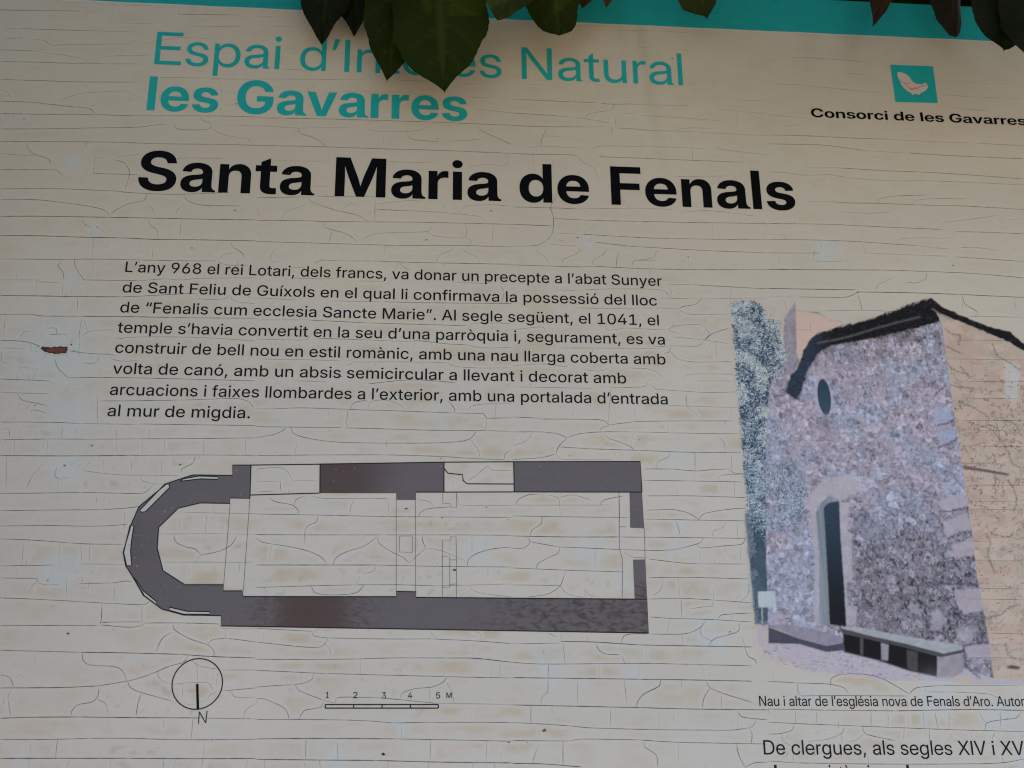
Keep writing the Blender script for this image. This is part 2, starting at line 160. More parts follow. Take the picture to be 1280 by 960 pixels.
  'ó': [804, '402,-16 299,-16* 144,80* 58,251* 58,364 58,478* 144,650* 299,746* 402,746 505,746* 660,650* 746,478* 746,364 746,251* 660,80* 505,-16*', '402,104 469,104* 560,172* 606,291* 606,364 606,438* 560,557* 469,627* 402,627 335,627* 245,557* 199,439* 199,364 199,290* 245,172* 335,104*', '344,829 440,1030 587,1030 452,829'],
  'ü': [801, '349,-11 275,-11* 159,52* 93,178* 93,271 93,734 232,734 232,287 232,203* 317,112* 392,112 442,112* 522,154* 569,240* 569,302 569,734 708,734 708,0 574,0 573,180 595,180 561,80* 435,-11*', '543,855 508,855* 458,905* 458,940 458,975* 508,1024* 543,1024 579,1024* 628,975* 628,940 628,905* 579,855*', '258,855 222,855* 172,905* 172,940 172,975* 222,1024* 258,1024 293,1024* 342,975* 342,940 342,905* 293,855*'],
  '’': [336, '86,630 145,1000 293,1000 188,630'],
  '“': [585, '86,630 192,1000 293,1000 235,630', '335,630 440,1000 541,1000 483,630'],
  '”': [582, '86,630 145,1000 293,1000 188,630', '333,630 391,1000 539,1000 434,630'],
  ' ': [369],
 },
}
LINES = [
  ('heading_text', 'Espai d’Interès Natural', 'R', (-230.44, 215.5), (117.37, 215.75), 25.0),
  ('subheading_text', 'les Gavarres', 'B', (-232.02, 180.84), (-27.48, 181.64), 25.0),
  ('title_text', 'Santa Maria de Fenals', 'B', (-232.34, 123.25), (186.35, 123.98), 28.0),
  ('paragraph_text', 'L’any 968 el rei Lotari, dels francs, va donar un precepte a l’abat Sunyer', 'T', (-234.01, 67.1), (94.98, 67.37), 7.05),
  ('paragraph_text', 'de Sant Feliu de Guíxols en el qual li confirmava la possessió del lloc', 'T', (-234.31, 53.58), (91.22, 53.81), 7.05),
  ('paragraph_text', 'de “Fenalis cum ecclesia Sancte Marie”. Al segle següent, el 1041, el', 'T', (-234.4, 40.51), (91.74, 40.48), 7.05),
  ('paragraph_text', 'temple s’havia convertit en la seu d’una parròquia i, segurament, es va', 'T', (-234.63, 27.49), (94.76, 27.69), 7.05),
  ('paragraph_text', 'construir de bell nou en estil romànic, amb una nau llarga coberta amb', 'T', (-234.71, 14.63), (94.5, 14.6), 7.05),
  ('paragraph_text', 'volta de canó, amb un absis semicircular a llevant i decorat amb', 'T', (-234.69, 1.44), (69.59, 1.72), 7.05),
  ('paragraph_text', 'arcuacions i faixes llombardes a l’exterior, amb una portalada d’entrada', 'T', (-234.97, -11.79), (94.41, -11.24), 7.05),
  ('paragraph_text', 'al mur de migdia.', 'T', (-234.98, -24.79), (-153.77, -24.61), 7.05),
  ('caption_text', 'Nau i altar de l’església nova de Fenals d’Aro. Autor', 'R', (136.44, -187.96), (289.95, -188.43), 5.5),
  ('column_text', 'De clergues, als segles XIV i XV,', 'R', (136.83, -213.82), (287.96, -214.92), 7.6),
  ('column_text', 'existència', 'R', (163.66, -227.07), (199.9, -227.4), 7.6),
  ('column_text', 'l', 'R', (141.89, -226.92), (143.31, -226.93), 7.6),
  ('column_text', 'l', 'R', (216.45, -227.43), (217.91, -227.44), 7.6),
  ('logo_text', 'Consorci de les Gavarres', 'B', (203.45, 194.9), (353.85, 195.02), 7.0),
  ('scale_number', '1', 'T', (-103.06, -183.36), (-101.35, -183.37), 3.3),
  ('scale_number', '2', 'T', (-88.23, -183.39), (-85.98, -183.39), 3.3),
  ('scale_number', '3', 'T', (-72.68, -183.5), (-70.61, -183.5), 3.3),
  ('scale_number', '4', 'T', (-58.6, -183.52), (-56.34, -183.53), 3.3),
  ('scale_number', '5', 'T', (-43.38, -183.63), (-41.11, -183.64), 3.3),
  ('scale_number', 'M', 'T', (-37.71, -183.39), (-34.87, -183.39), 2.9),
]
CRACKS = {
 1: """
-297.0,256.3 -296.6,253.5
-330.0,237.8 -317.5,238.3
-268.3,238.7 -244.2,240.0
-316.6,235.9 -315.9,232.1
-296.4,226.2 -287.3,227.4 -268.5,228.8 -245.2,230.2
-245.2,230.6 -244.5,232.7 -242.8,232.6
-300.9,221.0 -290.2,220.0 -278.6,217.9 -274.2,217.6
-262.5,214.1 -238.0,215.3
-261.2,219.7 -250.0,221.1 -234.8,221.9
-272.2,199.4 -270.9,195.6 -269.8,194.5
-323.9,191.6 -318.7,189.7 -315.6,184.6
-285.9,183.0 -282.6,187.3 -274.4,191.0 -262.2,193.0 -245.4,194.6
-244.2,194.6 -240.8,191.3 -234.3,189.1
-313.3,174.2 -312.5,170.1
-317.8,145.7 -305.6,145.1 -295.9,144.9
-277.6,131.0 -272.4,130.2
-260.7,144.9 -251.0,145.3
-249.6,143.9 -245.0,146.2 -232.9,148.6
-259.9,133.5 -260.0,143.5 -259.5,144.9
-210.6,146.2 -202.0,147.2 -181.0,147.4
-273.4,130.2 -272.9,123.2
-210.7,176.8 -210.1,173.1
-190.1,169.6 -183.5,165.2 -172.1,163.0 -167.0,162.2 -164.0,157.9
-181.5,172.0 -162.6,172.7
-163.2,172.2 -163.2,165.6
-189.7,206.7 -187.6,204.1 -187.2,199.5 -185.4,195.1
-225.7,205.6 -200.5,206.5 -182.7,206.4 -164.8,207.0
-186.2,184.6 -183.5,179.0
-185.1,196.3 -175.6,196.7
-183.8,186.9 -176.9,187.2
-192.1,239.3 -191.7,233.8
-238.2,230.7 -215.7,236.5 -195.1,236.8
-261.0,254.4 -259.4,251.1 -256.6,249.2
-252.4,245.8 -229.4,246.7
-212.6,246.0 -195.8,246.3 -176.5,247.6
-271.8,259.4 -253.9,260.2 -235.8,260.6
-167.9,256.0 -139.0,256.3
-167.4,248.4 -141.3,249.2
-145.4,227.9 -137.6,228.3
-149.9,215.8 -133.1,215.5
-130.5,216.0 -130.0,209.8
-164.8,207.4 -92.6,210.1
-135.6,208.1 -134.2,202.3
-113.0,200.0 -61.1,202.1
-118.4,205.0 -116.9,200.5
-75.7,210.9 -48.2,210.7
-35.0,209.7 2.0,211.2
-66.3,200.6 -48.0,199.9
-27.1,199.7 1.9,200.4
-23.8,191.1 1.8,189.2
-162.6,172.5 -137.3,171.8 -124.6,172.4 -103.6,173.3
-100.7,171.9 -100.8,164.5
-92.8,173.8 -90.3,177.6 -84.0,179.1
-94.0,173.0 -81.2,171.3 -60.6,172.9 -54.2,175.4 -52.3,178.8
-81.7,168.3 -80.8,159.5
-79.6,160.2 -79.5,158.1
-39.9,165.6 -34.7,166.6 -21.8,168.1 -15.3,171.1
-39.0,179.4 -38.9,176.1
-45.0,160.9 -43.8,165.4
-151.0,147.1 -117.2,148.2
-80.6,149.5 -47.4,149.8
-119.3,139.0 -119.8,134.7
-126.4,130.1 -111.4,130.0
-26.9,147.7 -15.3,150.1 -2.4,150.0 -1.3,158.3
-12.4,243.8 2.4,243.8
-168.5,265.9 -142.2,266.7
52.9,256.8 98.3,258.4 123.2,258.1
76.8,255.7 74.8,250.7
87.3,244.9 100.3,244.4
105.9,244.6 133.3,242.9
2.0,211.5 23.4,211.9
64.9,212.1 87.9,213.0
55.5,212.5 55.1,207.8
66.9,194.1 60.2,192.6 52.1,190.4 50.4,186.6
81.9,199.4 103.4,199.6 122.4,200.0
40.1,187.8 54.6,186.2 67.2,184.0
49.2,180.5 67.1,180.7 66.1,173.0
70.8,190.7 69.7,181.1
97.0,179.7 115.8,180.0 134.6,179.7 172.4,179.1
72.2,191.6 86.9,192.2
86.9,191.0 115.0,190.4 140.6,189.2
21.3,172.7 34.4,172.5
9.4,163.5 27.7,164.8 47.4,164.4
53.9,163.5 56.6,165.9 67.2,167.1 85.8,167.2 113.7,167.8 128.4,167.3
110.5,181.0 121.3,183.0 134.8,182.8
44.6,159.0 47.0,154.3 54.8,150.2 56.5,142.9
52.6,163.5 56.4,158.8
15.5,159.7 15.1,147.2
1.4,147.3 9.2,147.2
105.8,145.5 143.0,147.7
55.8,142.9 63.7,143.2
144.6,206.4 145.2,203.3
152.7,205.2 174.8,207.0
153.4,196.7 150.3,182.7
138.6,198.4 173.8,195.8
127.8,208.3 127.3,203.3
116.3,211.9 121.8,212.1
142.6,216.6 145.4,218.3
135.2,168.4 147.1,166.6 171.2,164.6
130.5,178.8 131.5,174.3
219.7,241.9 247.8,240.8
296.4,243.2 303.6,243.3
175.8,219.7 196.6,219.9 224.2,218.0 253.4,216.2
310.1,228.5 325.6,227.1
325.6,227.1 351.4,227.3
298.5,216.7 323.9,215.8 355.4,216.6
173.8,195.3 201.1,194.2
174.5,203.9 185.7,206.8
299.9,206.4 328.0,205.3
179.9,187.4 200.5,188.7
254.6,179.9 289.2,179.3 310.1,179.4
239.7,170.4 264.4,169.9
179.1,162.6 188.2,158.4
194.7,156.4 200.1,155.9 216.4,156.6
170.1,151.7 183.5,151.5 198.1,149.8 209.1,151.5 223.7,149.3
223.7,149.3 253.5,148.2 278.2,149.2 344.3,148.7
229.8,231.1 243.8,230.1
286.4,189.3 286.8,182.3
-224.9,114.5 -221.4,109.7 -220.1,104.5
-203.0,114.6 -206.3,110.3 -207.4,106.3
-254.4,103.3 -253.8,98.3
-253.1,96.2 -248.6,93.0
-256.6,95.4 -256.3,90.7
-203.6,103.4 -203.7,91.1
-227.0,89.6 -226.5,84.9
-219.3,83.1 -218.5,76.3
-254.8,89.6 -254.5,75.9
-258.3,78.4 -258.2,75.1
-179.5,76.9 -175.0,81.1 -169.0,82.0
-180.1,76.2 -174.5,73.7 -161.2,73.4
-253.1,73.9 -253.3,67.2
-280.5,67.1 -276.0,68.5
-306.3,59.7 -285.5,60.3
-284.9,60.3 -283.0,59.1 -271.4,59.1
-224.7,61.5 -210.6,63.2 -201.1,62.8 -189.3,64.2 -155.9,65.5
-285.3,61.6 -284.1,51.4
-269.6,58.8 -269.0,50.9
-264.6,55.7 -264.0,51.1
-190.3,53.8 -188.2,50.6 -174.0,51.0 -170.7,53.7
-170.7,53.7 -168.0,49.8 -154.8,48.2
-300.1,36.7 -299.3,22.4
-279.8,37.0 -279.0,30.6
-256.0,36.4 -256.4,24.8 -255.8,22.2
-254.7,35.1 -251.6,27.5
-254.7,24.8 -250.4,27.8 -236.7,29.4
-289.9,22.1 -288.2,26.5 -284.8,26.6
-299.4,16.1 -286.9,16.2
-283.8,19.0 -282.1,14.0
-255.6,22.3 -255.5,10.9
-236.3,13.6 -233.9,12.6
-234.9,23.4 -221.2,25.0 -186.3,25.5 -153.3,24.1
-252.8,7.8 -246.0,7.9 -243.0,11.8
-237.2,11.3 -231.2,9.5 -219.8,9.8
-289.4,4.5 -278.5,3.5
-277.4,4.1 -279.9,-3.4
-270.2,-3.8 -267.2,-5.6
-276.2,7.9 -274.0,12.9
-246.0,7.9 -245.4,2.3
-299.2,14.9 -298.2,7.4 -292.5,6.9
-210.4,60.5 -209.3,61.9
-127.0,117.3 -134.3,114.2 -140.9,110.5 -142.5,105.6
-105.8,113.2 -102.2,117.5 -97.3,119.1
-158.9,113.4 -156.8,109.9 -156.6,105.1
-83.5,118.6 -78.5,119.8 -66.0,121.7 -55.9,122.0
-83.4,114.9 -69.6,114.9 -40.7,114.2
-84.7,115.3 -65.8,114.3
-44.6,122.5 -41.4,117.6 -41.0,114.5
-32.5,113.9 -28.1,118.8 -15.4,120.7 1.2,120.5
-40.7,114.2 -24.3,112.8 -17.9,111.3 -14.8,107.9
-30.6,123.0 -28.1,118.8
-149.1,103.9 -149.4,97.7
-139.9,104.3 -139.3,91.8
-93.2,91.3 -90.9,94.8 -84.2,97.8 -71.8,99.3 -54.3,100.2 -50.6,102.0 -48.4,106.0
-53.1,100.9 -46.8,97.4 -29.3,97.5 -28.1,106.7
-29.3,97.5 -25.5,95.6 -23.9,91.7
-11.0,106.6 -11.3,92.5
-157.9,96.7 -154.7,94.8 -153.9,91.3
-141.8,89.7 -142.1,86.9
-145.0,86.1 -147.8,80.6 -147.9,77.2
-78.7,90.3 -78.7,79.3
-44.1,82.5 -46.6,79.7
-46.6,79.7 -44.2,84.6 -36.7,88.2 -36.1,90.3
-31.7,89.8 -26.7,86.5 -20.5,83.2 -20.2,79.8
-148.2,77.2 -143.3,76.7
-121.4,76.0 -116.6,78.6 -105.7,78.5 -86.1,79.1
-137.0,73.1 -127.3,73.3
-72.3,72.0 -69.4,78.3
-69.4,78.3 -63.8,73.7 -61.3,74.4
-42.8,75.7 -41.0,78.7
-134.2,66.1 -117.3,66.0 -106.4,67.0
-96.6,65.2 -78.3,65.4
-77.0,62.4 -74.6,65.5
-36.5,66.3 -11.8,65.7
-155.1,52.2 -132.3,51.5
-109.4,51.5 -77.9,51.7
-132.3,52.8 -130.9,48.9
-6.8,64.5 -4.4,60.5 -6.3,52.3
-154.2,37.7 -124.4,38.5
-26.6,34.5 -24.1,38.5 -9.4,39.5 0.4,39.1
-153.4,25.4 -123.8,25.5 -121.5,28.1
-86.8,26.4 -58.0,25.8
-26.5,24.6 -18.0,22.9 0.2,23.6
-59.2,25.1 -59.1,21.2
-152.6,12.6 -103.1,12.8
-99.4,9.3 -94.7,12.0
-94.7,12.0 -67.3,12.6 -38.6,13.0
-38.6,13.0 -35.5,10.8 -21.7,9.8 0.1,10.3
-129.5,-0.8 -110.8,-0.8
-9.5,33.6 0.3,35.1
-12.6,13.9 -13.2,10.0
-155.0,50.9 -162.4,54.6
43.5,119.9 78.4,121.6 104.5,121.6
110.9,120.1 130.6,121.6 159.3,118.7
77.3,125.4 75.8,121.5
109.0,121.5 111.4,118.0
115.3,117.4 115.7,113.1
34.1,105.3 35.3,103.2
27.0,102.2 45.5,101.9
46.9,105.7 47.4,101.9
23.7,95.1 32.5,93.6 42.7,93.6
16.0,92.0 16.6,88.6 22.2,84.6 24.6,79.8
31.6,79.3 33.6,84.2 42.5,88.7 43.9,93.0
61.1,92.8 59.1,88.5 52.6,84.1 51.1,79.9
72.7,94.9 72.6,91.8
76.6,80.0 78.0,84.2 89.7,86.7 93.2,92.4
77.4,84.2 92.1,84.7
5.1,78.5 5.1,74.4
112.9,88.1 113.6,79.8
130.4,112.2 129.9,102.1
97.6,68.6 114.2,68.8
100.1,67.6 101.0,60.0
45.6,63.3 65.8,64.5 93.6,64.6 101.0,60.0
93.3,59.1 117.5,59.1
117.5,59.1 162.4,61.1
104.9,51.3 110.5,48.7 125.7,48.9 137.1,49.2
81.6,52.0 105.0,52.4
125.6,48.5 124.1,44.4
96.0,37.6 103.7,40.7 118.9,41.9
118.9,41.9 122.9,35.6 119.5,31.5
97.2,37.6 104.6,35.1
0.3,35.1 18.8,37.6 21.2,34.4
69.7,38.2 96.0,37.6
99.5,33.0 119.5,31.5 135.7,29.2
86.6,26.0 99.1,27.0 115.4,27.4 119.5,31.5
97.7,23.0 102.4,18.5 112.2,16.7 136.1,17.6
28.4,24.0 91.5,25.2
111.6,16.7 111.9,14.8
126.7,31.0 126.7,18.4
0.1,11.6 18.4,13.3 34.2,11.7
44.0,10.0 53.8,9.5 58.7,11.6
71.1,11.9 83.4,11.5 88.2,9.7 93.0,5.8
105.4,6.1 108.0,8.5 123.0,9.1 136.7,9.2
24.3,5.7 26.3,12.2
40.2,50.9 80.3,51.3
37.8,53.5 52.8,54.0
118.2,12.9 118.0,9.7
113.9,4.3 137.0,4.8
29.3,62.8 44.3,62.5
138.5,67.3 138.1,59.0
158.4,67.2 157.9,61.7
58.6,40.6 59.0,36.6 69.7,38.0
81.1,1.7 84.3,5.0
192.2,130.3 207.0,130.9 207.9,127.2
208.4,131.2 221.7,130.7 242.0,131.4
265.0,131.5 267.3,133.8 276.4,135.6 303.9,137.1
214.3,123.8 234.3,123.5 249.4,125.3 253.2,128.9
282.9,113.8 284.9,118.2 294.6,120.0 308.6,122.4 322.6,125.0
329.1,122.2 340.2,123.1
184.2,122.7 184.5,114.8
172.8,113.3 172.6,107.1
166.2,105.5 176.7,105.4 177.5,102.6
229.2,113.8 228.8,105.4
252.6,113.8 252.2,109.8
251.2,101.8 253.6,105.5 269.9,106.8 286.1,107.3 292.0,111.2
263.8,101.1 277.0,99.8 286.3,99.4
293.2,100.6 306.7,100.7 319.9,98.6
199.9,100.9 200.8,95.9
210.7,102.7 210.3,99.0
228.5,101.8 229.1,95.4 231.0,94.3
229.7,94.7 249.6,94.3 284.2,94.0
196.2,96.5 195.5,87.9 214.5,88.5
216.0,90.7 217.8,82.9
172.9,92.2 170.0,81.5
285.7,99.3 285.2,96.4
233.1,67.2 234.3,71.5 240.6,75.2 247.7,78.9
248.3,67.7 250.1,71.9 253.6,73.7
206.6,76.3 206.2,72.1
162.4,61.8 180.6,62.3
324.1,65.6 323.9,60.0 324.6,55.9
172.0,60.7 173.4,55.2 173.8,51.8
161.3,48.5 171.6,49.0
197.7,53.1 222.5,54.2 244.6,54.0
160.5,38.5 170.7,38.4
291.6,52.2 328.6,52.1
178.4,39.7 188.1,39.9
273.5,35.3 326.0,35.9
271.7,22.4 323.9,22.9
272.2,7.7 321.5,8.1
191.7,44.1 188.6,45.4 187.6,38.6
-296.9,-11.4 -286.8,-11.6 -269.9,-11.6
-251.1,-7.8 -250.3,-12.7
-281.0,-21.9 -279.2,-18.2
-242.5,-8.8 -239.7,-29.6
-278.4,-24.2 -277.6,-21.8 -273.1,-22.3 -268.4,-24.1
-249.8,-29.5 -222.8,-29.5 -217.2,-29.4
-159.2,-28.8 -157.1,-25.7
-291.8,-33.2 -288.9,-34.1 -287.9,-38.9
-274.0,-33.2 -273.2,-39.2
-259.1,-31.8 -259.4,-39.0
-252.0,-32.2 -251.6,-38.8
-229.0,-31.8 -228.4,-37.9
-210.2,-31.5 -210.1,-38.1
-284.7,-40.6 -284.1,-49.5
-266.5,-39.7 -266.0,-48.0
-249.8,-40.0 -248.6,-48.4
-213.5,-38.8 -213.0,-47.2
-201.3,-38.6 -200.2,-47.0
-179.0,-38.2 -178.6,-46.7
-155.4,-37.2 -154.8,-46.3
-228.2,-40.3 -227.3,-47.4
-288.2,-50.1 -285.7,-70.6
-267.6,-54.0 -272.7,-61.7 -275.0,-69.3
-234.3,-51.1 -233.9,-58.2
-245.6,-57.4 -235.5,-58.8 -222.1,-59.8 -206.5,-59.8
-206.5,-59.8 -190.8,-59.7
-218.6,-49.7 -218.2,-59.1
-201.8,-48.8 -201.3,-59.5
-258.2,-63.0 -257.6,-70.2
-251.7,-62.0 -257.1,-63.0
-213.1,-60.3 -211.2,-63.2 -204.9,-64.8 -199.3,-64.8
-272.4,-98.4 -271.9,-112.2
-253.1,-99.9 -252.1,-110.0
-241.4,-100.4 -240.1,-108.8
-236.9,-99.8 -235.5,-109.9
-241.8,-111.0 -217.0,-111.1
-273.9,-113.5 -273.7,-117.9
-227.7,-111.5 -229.2,-117.6
-219.5,-80.2 -219.2,-88.2
-200.6,-93.8 -161.5,-93.2
-161.5,-93.2 -145.9,-93.5
-175.4,-105.5 -178.4,-109.2
-196.4,-109.6 -144.9,-109.4
-189.0,-81.0 -171.2,-81.4 -146.7,-81.4
-173.9,-82.0 -174.1,-92.9
-171.5,-77.3 -169.6,-81.3
-188.9,-82.1 -188.3,-92.5
-153.7,-110.4 -153.9,-115.4
-256.1,-9.1 -251.0,-8.4
-85.5,-17.5 -83.8,-13.1 -76.2,-11.7 -69.1,-13.4 -64.3,-16.5 -63.1,-18.3
-26.4,-17.0 -24.6,-14.7 -15.7,-13.0 -0.1,-12.7
-108.8,-18.6 -108.1,-22.9
-10.3,-13.6 -10.0,-21.1
-25.2,-35.0 -20.5,-41.7 -19.3,-46.6
-125.8,-38.6 -126.6,-46.5
-129.4,-46.5 -129.0,-49.5
-148.3,-55.2 -137.0,-54.2 -131.2,-55.5 -127.5,-61.4
-127.5,-61.7 -112.7,-61.5
-147.8,-62.5 -134.3,-62.4
-147.2,-54.6 -146.7,-62.3
-147.4,-68.8 -140.7,-68.5 -136.2,-67.8
-115.7,-70.8 -108.8,-72.1 -72.3,-71.7
-91.2,-72.2 -93.3,-76.4 -93.7,-81.7
-71.7,-72.6 -71.7,-82.0
-56.2,-71.8 -48.2,-73.5 -45.8,-76.8
-32.6,-68.5 -31.4,-74.5 -29.7,-75.4
-29.7,-75.4 -0.7,-74.9
-136.6,-99.4 -137.7,-109.7
-48.9,-100.4 -41.0,-102.1 -27.3,-107.7
-14.6,-50.8 -20.5,-56.4 -26.3,-60.7
-14.6,-50.8 -12.3,-53.8 -0.5,-53.9
-34.4,-60.2 -35.6,-63.8
-78.1,-110.4 -79.1,-113.8 -85.7,-115.5
-18.1,-75.5 -18.1,-82.0
-14.8,-111.0 -14.8,-116.2
-23.9,-93.2 -23.9,-102.5
-0.0,-1.9 48.5,-1.8
10.9,-1.1 11.5,0.9
59.5,-1.3 79.1,-0.3 82.9,1.8
85.3,1.1 87.7,-1.4 113.5,-3.0
114.4,2.4 114.1,-3.4
106.0,-4.2 106.1,-11.9 111.3,-16.9 111.7,-20.8
94.5,-11.9 137.6,-12.4
60.1,-1.3 57.4,-24.3
73.8,-13.8 74.2,-22.4
133.2,-12.1 132.6,-21.0
71.7,-29.0 96.0,-29.2
93.7,-22.4 93.3,-29.0
25.6,-43.5 28.6,-46.5 47.0,-46.8 58.9,-46.6
72.3,-29.7 70.7,-37.2
-0.4,-39.0 6.8,-36.4 10.4,-33.2 11.0,-30.7
123.9,-30.7 127.3,-35.0 127.5,-40.6
94.1,-41.2 92.7,-44.3 86.5,-47.5 85.3,-51.8
59.0,-46.0 61.5,-41.7
67.3,-45.9 69.9,-41.5
131.1,-41.8 130.8,-53.0
107.9,-52.1 107.5,-58.8
122.0,-58.6 122.7,-56.2 128.3,-54.5 138.0,-54.7
123.7,-59.2 123.2,-67.2
131.8,-59.1 131.2,-67.7
88.5,-77.8 88.0,-82.0
124.4,-83.5 123.0,-86.5 117.5,-88.9 116.0,-92.5
131.6,-83.4 131.2,-92.9
76.5,-93.4 76.0,-100.5
63.2,-101.2 68.3,-104.6 77.6,-105.1
108.4,-100.8 107.9,-107.8
123.4,-97.7 122.8,-101.3
116.2,-107.8 117.0,-104.2
132.8,-98.2 131.5,-107.6
47.0,-100.2 46.6,-112.3
28.9,-113.0 28.9,-115.9
20.4,-68.5 26.2,-70.2 27.1,-74.4
26.8,-70.2 34.5,-68.3 46.2,-71.2
-0.7,-74.8 57.9,-74.1
27.1,-75.0 27.4,-80.9
93.8,-108.5 93.5,-114.3
61.5,-87.1 65.6,-87.0
62.9,-66.7 61.3,-92.4
278.4,-3.4 296.4,-3.3 319.6,-3.2
261.0,-18.3 272.4,-18.1
272.3,-45.7 292.5,-45.6
276.3,-35.7 278.7,-40.8 278.7,-45.2
291.4,-48.2 294.1,-43.1 299.7,-39.8 305.5,-39.1
250.4,-59.4 274.1,-59.1
273.2,-74.3 308.1,-74.1
278.1,-74.5 277.0,-78.2 281.1,-83.6
282.1,-52.1 281.8,-58.4
239.8,-45.8 254.8,-45.6
276.4,-69.6 309.0,-68.6
230.6,-59.6 250.4,-59.4
260.6,-93.5 282.7,-93.5
256.4,-105.5 303.0,-105.1
274.1,-24.2 293.2,-24.2 316.3,-23.5
301.1,-14.1 317.9,-13.7
161.8,-33.2 195.2,-32.6
282.3,-87.9 291.0,-87.8
-262.9,-119.0 -261.5,-121.7 -256.5,-122.8 -250.2,-122.2
-262.3,-119.5 -265.8,-125.6 -266.4,-129.4
-247.4,-118.8 -245.4,-130.9
-240.0,-122.1 -241.3,-124.9
-238.5,-118.2 -238.2,-121.0
-220.7,-122.0 -220.4,-130.8
-187.0,-143.2 -187.2,-147.0
-169.8,-142.6 -167.8,-140.6
-163.3,-143.7 -160.4,-146.1 -142.6,-146.3
-158.8,-146.4 -158.7,-151.3
-258.4,-159.5 -258.5,-166.8
-264.3,-170.5 -267.2,-172.6
-193.8,-169.5 -191.3,-173.7 -185.2,-176.3
-223.8,-183.6 -218.9,-186.2 -217.2,-191.8
-268.9,-178.8 -269.9,-183.0 -267.1,-192.7
-271.9,-199.3 -270.9,-199.3
-255.5,-205.4 -254.9,-212.9
-166.1,-204.8 -165.6,-213.9
-213.6,-214.7 -213.2,-218.7
-179.8,-214.9 -181.1,-218.9
-142.4,-214.6 -143.4,-219.1
-185.2,-176.3 -179.0,-175.3 -166.3,-175.3 -163.3,-178.9
-173.1,-163.1 -171.9,-175.3
-176.8,-163.1 -171.2,-166.3 -160.4,-168.2
-161.4,-169.5 -161.9,-176.8
-153.8,-179.5 -151.4,-182.6 -140.3,-182.7
-179.4,-176.3 -179.3,-183.6
-166.1,-184.2 -164.7,-181.6 -161.2,-180.0
-140.1,-186.3 -144.7,-188.9 -146.5,-193.6
-170.8,-184.7 -164.5,-184.7
-178.2,-184.7 -175.4,-186.8 -172.8,-186.2
-44.1,-122.0 -1.2,-120.7
-139.6,-123.7 -137.2,-127.1
-86.8,-116.7 -88.3,-121.2
-25.0,-121.4 -23.8,-124.2 -15.9,-126.4 -1.2,-128.0
-31.7,-128.2 -24.4,-124.2
-104.7,-154.4 -101.8,-157.6 -101.6,-162.2
-47.1,-147.2 -46.0,-148.8 -43.8,-151.0
-23.2,-147.1 -19.3,-148.7 -18.4,-152.6
-111.5,-147.9 -107.8,-145.7
-85.0,-163.0 -84.8,-170.5
-7.7,-164.0 -8.8,-172.2
-43.4,-186.2 -1.8,-186.8
-46.9,-178.0 -46.8,-185.4
-38.0,-174.8 -34.7,-180.2 -33.8,-186.0
-140.1,-186.3 -139.2,-183.7
-61.9,-196.4 -61.7,-204.4
-95.7,-206.1 -95.4,-214.8
-15.8,-206.0 -16.1,-216.8
-133.8,-215.1 -133.6,-219.2
-68.6,-216.0 -68.5,-219.6
-23.3,-217.3 -23.3,-219.9
26.2,-121.6 30.6,-126.2 39.7,-128.2
39.7,-128.2 41.0,-123.8
39.9,-122.7 42.1,-126.1 46.6,-127.8
94.5,-117.2 95.0,-128.1
86.3,-118.4 83.7,-123.6 79.5,-127.0
125.6,-115.2 125.7,-117.0
114.6,-121.7 114.5,-129.1
136.0,-117.5 134.8,-125.6 129.8,-130.2
100.4,-134.3 107.5,-133.2 113.3,-132.6 114.1,-129.7
118.7,-130.8 119.5,-134.8
88.3,-140.6 85.8,-148.4
105.5,-145.0 106.4,-149.5 112.0,-152.3
106.1,-145.0 105.5,-154.5
95.2,-149.0 95.2,-154.6
40.8,-149.1 40.7,-153.0
74.0,-155.2 73.6,-164.5
129.5,-149.5 130.7,-156.2
47.3,-166.2 47.0,-172.7
69.6,-165.6 68.9,-172.7
18.3,-173.2 17.9,-180.2 14.8,-182.9 14.4,-186.6
34.8,-173.8 34.4,-186.7
60.8,-173.8 61.9,-186.7
115.4,-181.4 114.6,-189.5
20.2,-187.7 20.1,-193.5
52.7,-188.8 52.2,-198.4
79.6,-190.0 78.9,-200.1
123.9,-192.2 123.1,-199.7
13.4,-197.2 13.1,-205.6
13.2,-207.7 11.0,-211.8 8.7,-218.0
89.5,-207.0 88.7,-217.4
103.1,-217.5 104.0,-220.4
240.6,-177.0 291.4,-176.8
146.0,-165.6 145.3,-173.8
165.8,-188.0 165.9,-190.2
156.7,-190.7 156.1,-197.5
168.7,-191.3 167.8,-197.5
209.6,-192.5 208.8,-198.9
220.9,-192.5 220.5,-199.5
230.3,-191.4 229.3,-200.6
262.6,-191.0 263.8,-194.8 265.8,-197.5
274.9,-191.6 273.9,-201.3
147.3,-203.0 148.7,-207.2 152.9,-210.4 152.8,-217.8
183.6,-198.9 182.0,-202.6 173.7,-205.8 162.2,-207.1
194.5,-203.2 189.6,-206.4 184.9,-207.4
217.8,-200.6 216.8,-206.5
255.8,-201.8 256.2,-206.7
270.3,-202.4 267.9,-206.2
188.3,-207.4 187.2,-218.0
271.9,-214.2 272.4,-218.5
248.9,-180.5 269.3,-181.7 277.1,-185.0
233.7,-180.5 248.9,-180.5
218.8,-178.3 218.3,-182.7
192.1,-162.8 191.8,-170.5
261.5,-121.4 300.3,-121.8
260.6,-127.8 299.3,-128.0
272.1,-147.4 296.1,-147.9
260.5,-161.4 293.9,-161.6""",
